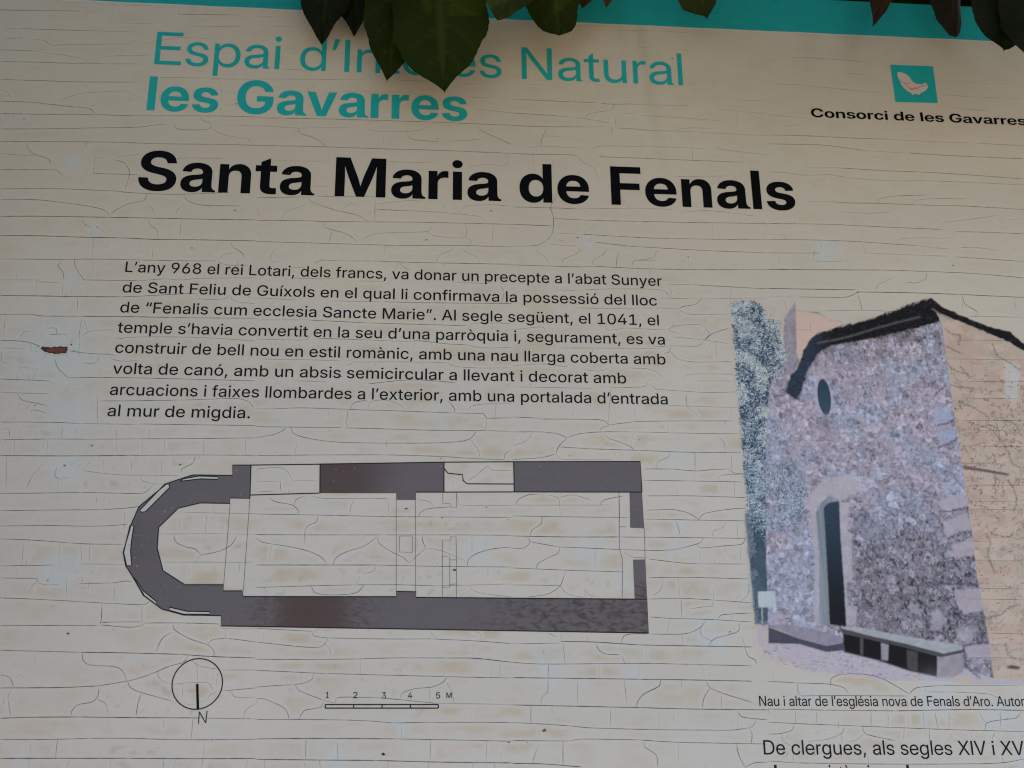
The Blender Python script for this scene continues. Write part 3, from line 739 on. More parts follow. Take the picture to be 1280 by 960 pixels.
 2: """
-332.0,252.5 -323.1,252.3 -301.7,253.2 -280.8,254.0
-317.5,238.3 -292.4,238.7 -270.9,239.1
-270.9,241.4 -270.2,238.0
-327.2,230.4 -316.6,230.9
-309.0,230.1 -302.1,230.2 -298.7,228.3 -296.4,226.2
-327.9,221.5 -315.4,221.8 -302.3,221.6
-274.2,217.6 -272.2,214.4 -262.5,214.4
-326.7,212.8 -301.9,213.4 -283.2,213.5 -272.2,214.1
-324.9,199.3 -300.2,199.6 -275.4,199.9 -239.2,201.4
-322.8,183.4 -304.4,183.4 -291.9,182.4 -275.8,181.1
-275.2,181.3 -267.0,180.2 -263.5,176.4
-321.6,174.4 -297.2,174.9 -263.5,176.2
-263.5,176.2 -235.6,176.4 -198.2,178.1 -163.0,179.0
-320.1,163.1 -295.9,164.3 -259.4,166.6 -234.8,168.2 -227.5,169.7 -217.7,171.3
-318.9,154.2 -270.5,156.0 -246.0,156.6
-246.0,156.6 -218.9,156.7 -184.2,157.7 -161.7,157.9
-266.3,156.9 -266.6,152.1
-302.8,154.3 -301.5,150.4 -297.3,146.2 -288.5,143.1 -286.4,139.6
-316.3,134.4 -298.3,134.9 -283.3,135.4 -280.1,133.5 -277.6,131.0
-260.1,133.8 -243.7,133.9 -238.2,133.8 -232.8,134.0
-248.4,143.9 -242.1,142.1 -238.6,137.2 -238.1,132.3 -239.6,123.0
-314.5,120.9 -278.8,122.3 -240.1,121.9
-214.0,171.8 -212.5,168.6 -207.4,167.4 -193.7,168.2 -190.8,170.3 -190.1,172.5
-197.6,177.2 -195.7,174.5 -190.3,172.8
-219.4,258.0 -216.6,255.0 -204.3,255.5 -178.4,256.4
-163.0,178.2 -124.9,179.2 -73.7,179.8 -47.8,179.9
-47.8,179.9 -21.8,179.8 1.7,179.9
-136.0,171.9 -133.9,167.8 -124.2,164.3 -117.4,159.1
-161.7,157.9 -117.7,158.7 -80.8,158.7 -47.5,159.1 1.5,158.7
-67.0,171.2 -63.1,166.8 -54.1,165.8 -46.3,165.3
-46.6,168.3 -47.0,164.6
-48.9,160.8 -48.6,158.6
-21.8,178.9 -19.8,176.2 -14.0,172.7 1.6,165.1
46.0,256.5 50.1,256.4 50.8,257.1
1.9,199.8 41.7,199.4 57.8,199.4
43.3,199.8 44.3,203.9
59.1,199.4 69.1,198.8 81.9,199.7
70.1,199.8 69.0,196.0 66.9,194.1
1.8,189.1 21.6,188.6 40.1,187.8
1.7,179.7 17.5,179.6 49.2,180.5
70.0,180.8 81.0,180.5 97.0,179.7
24.7,178.8 21.3,171.2 20.2,164.8
85.8,167.5 88.0,172.2
1.5,158.7 15.8,158.7 34.1,159.3 44.6,159.0
57.7,158.6 80.1,158.6 95.9,158.5 119.8,158.4 154.5,158.3
120.3,167.0 120.2,158.7
193.7,241.4 205.7,242.0 219.7,241.9
172.4,179.7 199.7,180.2 227.1,179.8 254.6,179.9
314.3,179.5 349.2,178.8
171.9,172.9 205.9,173.6 219.4,172.6 239.7,170.4
267.2,170.0 294.7,169.1 347.6,168.6
216.4,156.6 251.7,155.7 285.9,155.5 345.1,153.2
-242.5,121.5 -227.9,121.0 -206.0,121.2 -175.6,123.7
-313.5,113.6 -295.7,114.3 -283.7,113.6 -263.1,111.3 -253.3,109.4 -248.2,106.7 -247.3,104.0
-246.9,105.8 -242.5,109.7 -235.7,113.7 -227.4,116.2 -226.0,120.5
-203.5,120.9 -201.4,117.4 -193.2,114.2 -168.8,114.4
-263.4,102.7 -261.7,98.7 -256.7,96.1
-223.8,103.0 -221.6,98.7 -217.8,96.1 -216.7,90.6
-172.6,89.3 -170.7,85.6 -165.4,82.1 -163.3,78.1
-308.2,73.5 -273.2,74.3 -249.7,75.2 -226.0,75.4
-226.0,75.4 -196.2,75.7 -180.7,76.2
-264.7,74.2 -263.4,69.6 -259.0,63.1 -257.6,61.1
-271.9,73.3 -273.8,69.9 -270.4,66.0 -269.2,60.8
-258.2,61.1 -236.4,61.4 -224.7,61.5
-235.4,50.6 -221.4,51.6 -200.3,53.5 -190.3,54.1
-259.8,49.2 -259.2,38.9
-303.4,37.4 -286.2,37.9 -279.2,37.0 -257.3,37.4
-204.9,38.0 -187.3,38.2 -154.2,38.8
-275.4,29.2 -270.2,29.3 -269.6,26.0
-274.3,25.0 -266.3,25.8 -262.9,25.6
-301.2,20.9 -287.4,20.5 -278.0,17.9
-261.1,15.2 -248.9,13.8 -236.3,13.6
-268.5,9.9 -266.1,4.3 -261.0,-0.5 -259.2,-1.7
-259.2,-1.7 -241.6,-1.1 -218.8,-0.9 -195.7,-1.0 -151.7,-1.3
-288.9,0.7 -288.1,-4.2
-298.0,-3.2 -283.3,-3.5 -270.2,-3.8
-159.3,120.4 -149.5,121.0 -127.3,122.3
-127.3,121.8 -124.6,118.8 -109.5,113.4 -97.0,110.7 -89.4,106.7
-122.3,122.9 -86.2,124.2
-85.5,123.1 -85.1,106.4
-158.4,104.7 -127.7,105.5 -117.8,105.3 -85.6,106.1
-85.6,106.1 -59.4,106.8 -40.6,107.0 1.0,107.4
-117.2,105.0 -115.8,101.6 -111.4,99.7 -103.9,97.8 -97.6,93.9 -95.7,90.8
-111.6,99.0 -112.2,94.1 -112.5,91.0
-157.4,90.1 -127.0,90.2 -96.3,90.2 -71.5,90.2
-71.5,90.2 -34.2,91.4 0.9,91.5
-86.1,79.1 -71.3,78.9 -46.6,79.0 0.8,79.5
-77.9,51.7 -46.2,51.9 0.5,52.8
-124.4,38.5 -87.2,37.5
-87.2,37.5 -46.1,37.3 -27.8,37.3
-116.7,26.7 -86.8,26.4
-60.4,27.1 -38.7,25.0 -26.5,24.6
-86.0,-1.8 -62.3,1.2 -45.6,0.9 -33.6,-0.1
1.2,119.8 26.7,120.0 43.5,119.9
30.6,131.0 27.5,124.3 25.7,120.0 27.3,114.3 27.1,104.4 24.4,98.6 18.6,93.9 11.0,92.3
0.9,92.2 11.0,92.3
27.2,112.5 52.2,112.0 83.2,112.3
83.2,112.3 117.0,112.7 166.8,113.7
45.5,101.9 82.6,100.8 103.3,100.7
103.3,100.7 129.2,101.2 165.8,101.9
49.2,97.3 51.8,100.2
53.0,96.8 72.1,94.8 82.3,94.2
82.3,94.2 115.8,93.2 128.7,92.9
128.7,92.9 165.1,92.6
69.3,89.6 67.3,86.7 66.6,79.3
0.8,79.1 44.8,79.0 51.1,79.7
51.1,79.7 89.3,79.0 114.9,79.4 164.0,80.6
88.0,78.6 87.7,74.1
114.2,68.8 139.8,68.0 162.9,67.3
120.0,59.9 116.0,55.7 106.9,53.4 104.9,51.3
120.1,31.5 124.8,35.6 136.4,40.0
98.5,26.3 97.0,23.0 93.8,21.6
242.0,131.4 243.7,134.4 252.1,136.7 276.8,138.6
216.3,130.5 243.3,131.0 267.6,130.9
267.6,130.9 303.1,131.1 341.3,130.1
166.8,113.7 185.4,114.1 206.6,114.5 229.2,114.1
229.2,114.1 252.0,113.7 282.9,113.3
290.8,112.1 313.9,112.3 338.4,112.0
165.9,102.2 205.4,102.9 229.3,102.5
229.3,102.5 250.5,101.5 263.8,101.1
165.1,92.6 191.3,93.3 199.2,93.7
288.2,93.7 311.0,92.9 335.1,91.8
237.6,82.8 276.0,82.6 302.6,82.0 333.2,80.0
268.3,81.6 266.7,77.3 260.3,74.3 253.7,74.6
181.8,62.3 211.7,62.9 217.8,64.7 220.6,66.5
220.8,64.8 222.3,58.6 222.1,54.5
289.7,66.8 290.8,60.5 297.4,55.8 298.2,52.4
292.8,51.5 298.2,52.1
-286.6,-12.4 -284.0,-15.8 -273.6,-18.1 -269.0,-19.2
-240.1,-15.6 -224.2,-15.2 -194.7,-14.1
-194.7,-14.1 -176.3,-13.4
-176.3,-13.4 -171.8,-12.6 -160.2,-12.7 -154.3,-15.1 -151.8,-18.8
-294.5,-29.4 -266.7,-29.1 -249.8,-29.5
-216.1,-29.2 -182.0,-29.1 -149.9,-29.0
-293.1,-40.1 -286.5,-39.8 -265.5,-39.1
-265.5,-39.1 -243.2,-38.9
-243.2,-38.9 -215.2,-38.2
-215.2,-38.2 -181.3,-37.4 -149.5,-36.5
-221.0,-48.3 -185.1,-47.4 -148.8,-47.0
-183.3,-47.9 -184.1,-52.1 -190.0,-55.8 -190.3,-58.8
-259.6,-56.2 -260.1,-60.9 -257.1,-63.0
-288.9,-71.5 -267.1,-71.0 -245.3,-70.3
-245.3,-70.3 -223.2,-70.5 -209.9,-70.2 -205.9,-66.0
-287.5,-81.5 -260.5,-80.7 -233.2,-80.3
-233.2,-80.3 -217.9,-79.0 -211.4,-78.0
-286.4,-90.1 -259.4,-89.6 -237.7,-89.8
-237.7,-89.8 -225.7,-89.2 -217.0,-88.2
-285.4,-97.4 -269.2,-97.8 -247.5,-99.3
-247.5,-99.3 -236.6,-99.8 -218.6,-99.8
-283.4,-112.5 -267.5,-112.1 -254.7,-111.7
-191.2,-94.2 -189.8,-98.2 -184.1,-101.0 -179.0,-102.1 -175.4,-105.5
-175.4,-105.5 -165.2,-103.1 -158.8,-99.1 -156.4,-93.9
-150.6,-18.8 -141.4,-18.5
-141.4,-18.5 -122.8,-17.6 -97.2,-18.0
-96.0,-17.7 -93.8,-13.9 -85.7,-11.9
-97.2,-18.1 -69.0,-18.4 -34.7,-19.1
-38.3,-11.6 -34.7,-15.9 -34.1,-19.0
-34.7,-19.1 -16.9,-19.3 -15.7,-21.8 -0.2,-21.5
-97.2,-18.4 -97.9,-29.5
-149.9,-29.6 -132.6,-29.6 -100.2,-29.3
-97.9,-29.5 -75.8,-29.7 -45.2,-30.1 -15.7,-29.7
-15.1,-21.8 -16.0,-29.3
-15.7,-29.7 -0.3,-30.0
-149.5,-36.5 -138.2,-33.9 -133.7,-31.4 -132.6,-29.9
-129.8,-29.8 -128.4,-33.1 -120.8,-36.0 -103.4,-38.2 -80.2,-38.5 -45.1,-37.8 -28.7,-36.3 -23.4,-33.4 -21.6,-30.0
-148.8,-47.2 -114.5,-46.3 -75.3,-45.6
-75.3,-45.6 -45.0,-46.0 -21.6,-47.1 -5.2,-47.4
-5.2,-47.4 -4.0,-43.3 -0.4,-41.4
-134.1,-62.1 -133.7,-68.0
-139.9,-72.2 -135.8,-74.5 -126.7,-76.2 -123.2,-79.1 -122.7,-81.4
-125.6,-76.2 -124.1,-72.6 -119.1,-70.8
-146.6,-81.7 -118.5,-81.9 -101.6,-82.0
-101.6,-82.0 -74.3,-82.4 -44.6,-82.3
-44.6,-82.3 -0.8,-82.1
-54.4,-82.4 -53.8,-80.0 -49.3,-77.6 -36.6,-76.3
-145.9,-93.6 -118.0,-93.5 -74.0,-93.1
-74.0,-93.1 -33.1,-92.7 -0.9,-92.6
-111.7,-82.5 -112.7,-86.0 -117.1,-88.3 -118.6,-91.2 -118.3,-98.7
-145.8,-95.5 -142.3,-97.8 -136.7,-98.9
-136.7,-98.9 -123.2,-101.0 -111.9,-104.4 -107.2,-107.8 -105.5,-110.6
-102.1,-110.5 -100.6,-106.6 -95.1,-103.1 -85.1,-99.6 -78.0,-94.3
-78.0,-94.3 -76.2,-98.3 -69.3,-102.9 -62.4,-106.3 -59.5,-109.1
-59.5,-109.1 -50.1,-100.4
-50.1,-100.4 -51.8,-97.0 -52.5,-92.9
-78.1,-110.4 -44.3,-110.9 -1.1,-111.0
-26.4,-110.8 -25.9,-107.1 -21.6,-103.6 -12.4,-100.7 -1.0,-99.4
-0.2,-20.9 16.5,-21.5
113.4,-3.4 137.1,-2.3
16.5,-21.9 50.2,-21.6 55.0,-22.4 58.0,-24.9
58.0,-24.9 67.1,-23.5 76.8,-22.4 96.4,-21.7 133.2,-21.0
52.4,-29.4 53.1,-27.1 58.0,-25.1
-0.3,-30.3 17.6,-30.0 27.1,-31.1 32.5,-33.5
32.5,-33.5 39.1,-30.9 52.4,-29.4 71.7,-29.0
96.0,-29.2 137.5,-29.2
25.7,-42.9 27.6,-38.5 32.5,-33.5
-0.5,-47.3 17.3,-45.8 25.1,-43.5
28.1,-39.1 47.2,-40.0 76.0,-40.5
55.4,-29.9 57.1,-33.0 65.4,-36.0 71.3,-38.8 71.8,-40.5
76.0,-40.5 107.4,-41.2 137.8,-40.7
109.2,-41.5 108.5,-52.1
77.9,-51.9 94.7,-51.7
94.7,-51.7 109.1,-52.7 118.8,-51.7 128.5,-51.2
128.5,-51.2 132.0,-53.6 138.0,-53.9
76.9,-58.9 106.3,-58.9
106.3,-58.9 136.4,-59.1
78.3,-68.3 105.7,-68.0 138.1,-68.6
77.8,-77.0 93.3,-76.4 102.7,-78.3 108.4,-81.8
108.4,-82.4 112.2,-78.8 124.3,-76.2 137.6,-74.9
77.0,-82.2 104.8,-82.5 137.0,-82.7
94.7,-83.2 96.3,-86.7 97.3,-92.6
61.8,-93.0 92.4,-93.0 136.2,-93.1
110.7,-93.1 109.3,-95.5 106.3,-96.9 97.9,-99.1 93.1,-100.3
106.3,-96.9 109.1,-99.0 122.8,-97.7 133.6,-96.5 135.6,-92.9
-1.0,-100.2 5.9,-99.9 9.4,-96.4 7.8,-93.5
9.4,-96.2 16.4,-97.5 26.7,-99.2
26.7,-99.2 45.2,-99.8 62.7,-100.4
12.7,-112.0 13.8,-109.1 19.6,-105.6 25.5,-102.7 26.5,-99.2
62.7,-100.4 80.2,-100.7 93.1,-100.3
77.6,-105.7 97.4,-107.9 107.9,-108.4
107.9,-108.4 136.2,-108.2
-1.1,-111.5 27.6,-112.5 63.3,-113.4
1.6,-74.7 2.8,-71.7 8.7,-68.6 14.5,-68.2
50.8,-74.1 53.3,-71.1 65.2,-68.5
16.6,-81.0 16.0,-85.8 10.7,-89.4 9.7,-92.9
-0.8,-81.2 34.1,-81.4 67.0,-81.4
275.0,-18.0 317.3,-17.4
275.2,-34.5 314.6,-34.1
275.4,-59.1 310.6,-58.8
-282.6,-119.1 -262.3,-119.2
-240.1,-121.9 -222.4,-121.5
-222.4,-121.5 -213.9,-120.3 -211.7,-120.8
-281.1,-130.0 -265.2,-130.5 -238.4,-131.8
-238.4,-131.8 -221.2,-132.8
-221.2,-132.8 -206.2,-133.3 -203.0,-132.9 -201.0,-131.3
-226.5,-133.6 -226.0,-140.6 -226.5,-143.9
-205.0,-134.0 -204.2,-142.7
-226.5,-143.3 -220.2,-142.8 -203.7,-142.7
-226.4,-144.4 -211.4,-145.6 -205.1,-144.9 -202.6,-143.3
-279.1,-144.9 -252.8,-144.8 -227.4,-144.8
-202.6,-143.3 -183.8,-143.2 -162.2,-143.7
-277.4,-158.1 -251.2,-158.7 -235.4,-159.1
-187.5,-144.3 -186.2,-147.0 -177.7,-151.8 -167.8,-155.1 -164.4,-158.3 -163.6,-161.2
-187.7,-148.1 -192.7,-151.9 -195.2,-158.8
-167.8,-155.1 -165.9,-152.4 -158.4,-151.3
-158.4,-151.3 -142.1,-153.4
-233.8,-159.4 -233.4,-163.1 -229.4,-165.8 -215.6,-166.8 -211.1,-170.0 -209.4,-174.2
-178.1,-160.4 -179.9,-164.2 -187.2,-166.3 -194.3,-169.5 -202.4,-172.6 -208.6,-174.2 -224.0,-176.8
-275.6,-171.0 -270.9,-172.1 -268.3,-175.7 -268.0,-177.3
-208.6,-174.5 -207.2,-177.3 -202.8,-179.7 -184.5,-184.7
-201.1,-181.0 -202.2,-186.2 -202.6,-192.4
-223.4,-177.3 -223.5,-182.0 -226.3,-185.1 -233.4,-186.6 -236.1,-189.7 -236.3,-192.8
-169.1,-193.5 -139.6,-194.1
-172.7,-194.0 -172.9,-204.3
-271.2,-204.1 -245.7,-204.2 -225.3,-203.7
-225.3,-203.7 -205.7,-203.8 -178.7,-204.6 -138.9,-204.7
-241.8,-204.5 -241.8,-213.5
-255.2,-213.9 -254.7,-218.4
-234.3,-214.4 -235.9,-218.1
-186.6,-214.3 -185.9,-218.8
-166.1,-214.4 -166.1,-219.0
-159.3,-168.4 -141.2,-168.4
-158.6,-179.5 -140.6,-177.9
-144.0,-123.5 -116.5,-122.5 -88.9,-121.7
-88.9,-121.7 -66.6,-121.5 -44.1,-122.0
-113.8,-122.5 -110.8,-126.4 -99.8,-127.4 -88.7,-126.2 -85.5,-123.4 -84.4,-121.7
-142.6,-146.0 -126.2,-146.8 -112.0,-147.6
-112.0,-147.9 -110.8,-150.1 -103.2,-151.1
-142.1,-153.4 -120.3,-155.7 -108.4,-156.3 -104.7,-154.4 -103.2,-151.3
-103.2,-151.1 -72.5,-151.6 -46.0,-151.5
-46.0,-151.5 -21.6,-152.6 -1.5,-154.0
-141.5,-162.8 -109.2,-162.8 -87.5,-162.5
-87.5,-162.5 -65.6,-161.9 -38.1,-161.9
-141.2,-168.6 -114.2,-169.8 -103.4,-170.3
-103.4,-170.3 -71.9,-171.1 -32.5,-172.1 -1.7,-172.7
-109.9,-170.0 -110.8,-173.2 -115.0,-175.3 -120.4,-176.2
-120.4,-176.2 -130.0,-176.7 -140.6,-177.5
-119.8,-176.4 -117.0,-179.5 -103.9,-184.5
-103.9,-184.5 -97.9,-185.9
-103.9,-184.8 -105.3,-188.0 -110.1,-189.0 -114.3,-190.0 -116.8,-194.2
-97.9,-185.9 -96.4,-183.0 -75.9,-183.1
-75.9,-183.1 -62.9,-184.2 -43.4,-186.2
-62.9,-183.3 -61.4,-180.7 -55.4,-178.5 -45.6,-177.5 -40.2,-175.3 -37.5,-172.5
-140.2,-183.7 -137.0,-183.4 -131.6,-185.3 -125.0,-188.4 -122.4,-192.6 -122.3,-194.2
-139.5,-194.4 -113.0,-194.5 -91.7,-194.8
-91.7,-194.8 -79.9,-195.3 -65.9,-196.4
-48.6,-196.2 -1.9,-196.3
-64.6,-204.7 -32.3,-205.4 -2.0,-206.2
-112.5,-204.8 -112.2,-214.8
-46.0,-205.1 -46.2,-216.1
-112.5,-216.8 -112.6,-218.8
-105.0,-215.3 -104.2,-219.2
-46.7,-216.7 -47.0,-219.7
-11.3,-217.4 -11.5,-219.9
-1.2,-121.2 26.2,-121.4
28.6,-115.9 26.2,-121.6 19.2,-126.2 7.8,-128.0
77.1,-116.5 102.7,-116.3 136.7,-116.9
77.6,-128.8 95.0,-128.3 113.5,-129.1
113.5,-129.1 136.8,-130.7
95.6,-128.7 95.5,-139.4
116.2,-140.5 118.2,-137.7 136.3,-136.4
77.1,-138.9 89.7,-139.7 112.8,-140.3 135.9,-141.6
108.7,-141.1 105.5,-145.0 96.1,-148.4 76.7,-148.5
128.6,-142.1 127.4,-146.7 121.4,-148.9 113.2,-151.2 110.0,-155.1
26.1,-148.6 26.0,-153.0
18.8,-148.1 23.8,-150.3
59.9,-153.5 61.8,-149.6 66.4,-148.5 75.5,-148.5
-1.5,-154.2 26.0,-153.6
27.1,-153.9 28.0,-164.6
45.7,-153.9 47.3,-157.4 51.2,-159.6 59.6,-160.1
60.2,-160.7 61.7,-165.1
130.7,-156.2 132.1,-160.6 135.9,-162.8 136.5,-165.6
-1.6,-164.3 12.9,-165.1 31.9,-165.1
31.9,-165.1 54.4,-164.9 77.0,-164.8 99.7,-165.3
99.7,-165.3 133.9,-166.1
106.9,-173.8 109.1,-177.9 115.7,-180.9 132.3,-186.0
109.1,-178.2 105.3,-183.6 104.0,-189.0
-1.9,-196.4 14.5,-197.2 29.9,-198.3
29.9,-198.3 42.0,-199.4 75.2,-200.4 97.5,-200.7
97.5,-200.7 119.9,-200.8 129.0,-199.7
124.0,-190.6 126.0,-193.8 140.6,-195.5
133.8,-195.7 131.9,-198.7 129.0,-199.7
129.5,-199.9 131.0,-202.9 130.0,-208.2
-2.0,-205.8 19.8,-206.1 29.7,-206.2
29.7,-206.2 35.2,-205.2 68.2,-205.8
68.2,-205.8 85.9,-207.0 108.2,-207.6 139.5,-208.3
69.9,-206.4 70.8,-209.5 76.7,-213.7 77.5,-220.0
121.8,-208.2 122.8,-214.5 125.7,-220.3
125.7,-220.6 130.9,-218.2 138.7,-217.7
142.4,-174.7 149.2,-174.9 159.5,-175.5
159.5,-175.5 176.8,-176.1 185.8,-178.2 187.7,-181.5
177.9,-176.6 179.4,-172.8 184.3,-170.8
184.3,-170.8 194.7,-170.5 206.2,-172.2 216.1,-177.2 223.1,-181.6
223.1,-181.6 227.6,-178.3 240.6,-177.0
159.3,-175.5 159.1,-180.4 160.6,-182.6
160.6,-182.6 176.1,-182.4 222.4,-182.7
141.1,-189.6 169.6,-190.2 214.4,-190.8
199.9,-191.4 199.0,-198.9
236.8,-192.0 237.4,-200.7
245.0,-192.0 243.7,-201.2
140.5,-196.6 157.5,-197.5 191.6,-198.9
191.6,-198.9 243.2,-201.0 287.2,-202.3
264.6,-201.3 266.3,-197.5 273.0,-196.1 283.7,-194.8 287.2,-191.6
155.2,-197.7 153.8,-200.9 146.8,-202.8 140.0,-203.0
193.8,-199.4 195.7,-203.2 212.4,-207.0
232.5,-201.2 231.5,-207.1
138.8,-217.2 155.5,-218.3
155.5,-218.3 195.0,-219.1 240.6,-219.4 270.6,-219.0 284.8,-217.0""",
 3: """
-312.0,102.1 -288.4,103.0 -264.6,103.4 -247.3,103.7
-247.3,103.7 -216.7,104.1 -180.3,104.5 -158.4,105.0
-310.2,89.1 -286.8,89.7 -263.1,89.6 -239.3,89.9
-239.3,89.9 -215.4,89.6 -191.3,90.1 -157.5,90.5
-305.0,49.5 -281.9,49.9 -258.7,50.1 -235.4,50.6
-257.3,37.4 -222.4,37.9 -204.9,38.0
1.0,107.4 26.5,107.2
164.1,80.9 203.3,81.8 237.6,82.8
162.9,67.7 188.8,67.9 220.2,68.3
220.0,66.9 254.1,67.3 287.1,67.1
287.1,67.1 330.9,66.1
-291.8,-49.4 -258.7,-49.1 -221.0,-48.3
-144.8,-110.9 -117.1,-110.7 -78.1,-110.4
-0.9,-93.0 28.0,-93.3 61.8,-93.0
-235.4,-159.1 -210.0,-159.4 -182.4,-160.1
-182.4,-160.1 -164.1,-161.3 -141.6,-162.0
-224.0,-176.8 -243.7,-177.6 -274.7,-177.8
-272.7,-193.4 -257.4,-192.9 -231.6,-192.8
-231.6,-192.8 -206.7,-193.2 -169.1,-193.5
-270.0,-213.6 -239.5,-213.7 -204.7,-213.9
-204.7,-213.9 -167.5,-214.3 -138.3,-214.3
-38.1,-161.9 -21.6,-162.1 -1.6,-164.2
-65.9,-196.4 -48.6,-196.2
-138.9,-204.4 -107.2,-204.3 -64.6,-204.7
-138.3,-214.8 -106.7,-215.3 -75.0,-215.7
-75.0,-215.7 -43.0,-216.7 -2.1,-217.4
26.0,-152.8 43.5,-153.0 70.7,-154.6
70.7,-154.6 100.3,-155.1 134.8,-155.6
18.7,-165.7 18.3,-172.2
-1.7,-172.5 31.7,-172.9 69.8,-173.4
69.8,-173.4 99.1,-173.8 133.2,-174.5
81.3,-173.6 80.3,-177.1 71.6,-181.4 68.1,-185.1 67.1,-188.3
-1.8,-187.1 25.7,-187.7 69.1,-188.7
69.1,-188.7 98.2,-189.5 141.1,-190.1
8.6,-187.9 8.4,-196.7
25.8,-206.5 25.5,-218.6
-2.1,-217.7 14.1,-218.0 35.9,-219.7
214.4,-190.8 256.3,-190.2 289.1,-190.7""",
}
PLAN_WALLS = ['-161.68,-53.08 -161.26,-59.20 -183.78,-59.26 -197.44,-64.35 -211.96,-78.19 -215.19,-88.31 -218.02,-104.49 -215.87,-111.84 -211.07,-118.52 -204.84,-128.16 -194.14,-135.67 -182.09,-138.85 -161.99,-139.13 -161.58,-144.73 75.92,-147.93 75.95,-128.92 68.83,-128.70 -55.21,-128.57 -55.27,-125.42 -66.34,-125.23 -66.27,-128.25 -150.59,-128.60 -151.40,-125.45 -161.79,-125.50 -162.03,-122.10 -182.88,-122.23 -195.43,-114.51 -199.78,-101.87 -200.01,-90.03 -190.10,-78.83 -178.20,-75.63 -161.70,-75.69 -161.68,-72.49 -150.62,-72.74 -151.28,-52.93', '-111.91,-51.82 -111.26,-69.03 -67.67,-68.57 -67.58,-72.44 -56.22,-72.44 -56.30,-67.89 -40.20,-67.55 -40.38,-49.54', '0.52,-48.65 75.89,-47.38 75.95,-66.07 0.73,-66.76', '68.58,-66.30 75.95,-66.07 76.24,-87.77 68.05,-87.45', '68.80,-106.19 76.02,-106.00 75.95,-128.92 68.83,-128.70']
PLAN_NICHES = ['-190.21,-63.09 -188.86,-61.66 -180.05,-59.85 -169.58,-60.10 -169.46,-61.65 -179.31,-61.52', '-198.63,-64.62 -196.40,-64.98 -195.99,-66.90 -208.06,-81.06 -210.21,-81.34 -211.39,-80.34', '-215.73,-88.94 -213.67,-89.17 -214.16,-98.90 -214.04,-103.84 -212.70,-111.45 -215.39,-111.84 -217.79,-104.49', '-211.33,-118.27 -209.12,-120.32 -205.07,-125.75 -197.20,-131.73 -197.92,-132.93 -204.23,-128.40', '-190.11,-134.69 -188.31,-135.04 -180.49,-136.81 -168.42,-137.00 -168.31,-138.43 -182.12,-138.49 -190.21,-136.25']
PLAN_HEAVY = ['-151.28,-52.93 -161.68,-53.08 -161.26,-59.20 -183.78,-59.26 -197.44,-64.35 -211.96,-78.19 -215.19,-88.31 -218.02,-104.49 -215.87,-111.84 -211.07,-118.52 -204.84,-128.16 -194.14,-135.67 -182.09,-138.85 -161.99,-139.13 -161.58,-144.73 75.92,-147.93 75.95,-128.92 -55.21,-128.57 -55.27,-125.42 -66.34,-125.23 -66.27,-128.25 -150.59,-128.60 -151.40,-125.45 -161.79,-125.50 -162.03,-122.10 -182.88,-122.23 -195.43,-114.51 -199.78,-101.87 -200.01,-90.03 -190.10,-78.83 -178.20,-75.63 -161.70,-75.69 -161.68,-72.49 -150.62,-72.74 -151.28,-52.93', '-151.28,-52.93 -111.91,-51.82', '-150.63,-70.69 -111.51,-69.03', '-111.91,-51.82 -111.26,-69.03', '-112.18,-51.75 -40.38,-49.54 0.52,-48.65 75.89,-47.38 75.95,-66.07', '-40.38,-49.54 -40.20,-67.55', '0.52,-48.65 0.73,-66.76', '-56.30,-67.76 -40.20,-67.55 0.73,-66.90 75.95,-66.07', '-40.34,-53.09 -37.96,-56.18 -29.43,-57.01 -29.16,-60.40 -26.79,-62.39 0.39,-62.17', '-190.21,-63.09 -188.86,-61.66 -180.05,-59.85 -169.58,-60.10 -169.46,-61.65 -179.31,-61.52 -190.21,-63.09', '-198.63,-64.62 -196.40,-64.98 -195.99,-66.90 -208.06,-81.06 -210.21,-81.34 -211.39,-80.34 -198.63,-64.62', '-215.73,-88.94 -213.67,-89.17 -214.16,-98.90 -214.04,-103.84 -212.70,-111.45 -215.39,-111.84 -217.79,-104.49 -215.73,-88.94', '-211.33,-118.27 -209.12,-120.32 -205.07,-125.75 -197.20,-131.73 -197.92,-132.93 -204.23,-128.40 -211.33,-118.27', '-190.11,-134.69 -188.31,-135.04 -180.49,-136.81 -168.42,-137.00 -168.31,-138.43 -182.12,-138.49 -190.21,-136.25 -190.11,-134.69']
PLAN_FINE = ['76.37,-87.77 75.89,-106.01', '62.30,-66.65 61.22,-99.43 62.66,-105.98 61.74,-127.97', '-67.57,-72.71 -66.33,-125.48', '-56.47,-72.57 -55.52,-125.42', '-161.46,-75.69 -161.79,-125.50', '-150.62,-72.74 -150.80,-125.44', '-65.17,-93.64 -57.89,-93.57 -57.71,-103.05 -65.21,-102.86 -65.17,-93.64', '-40.48,-128.12 -40.82,-95.76 -36.33,-95.72 -36.08,-93.75 -33.00,-93.73 -32.66,-106.73 -32.52,-128.46', '-40.72,-105.11 -36.51,-105.08 -36.36,-122.77 -40.54,-122.80', '-36.23,-107.14 -32.66,-107.12', '-36.12,-121.12 -32.57,-120.84', '-40.85,-67.96 -40.78,-74.25 -36.50,-74.47 -36.22,-76.33 -32.98,-76.56 -32.90,-67.86', '-213.99,-94.55 -207.35,-95.10 -200.25,-96.66', '-213.30,-104.08 -204.88,-102.28 -199.84,-101.25', '61.47,-86.98 65.43,-86.94']
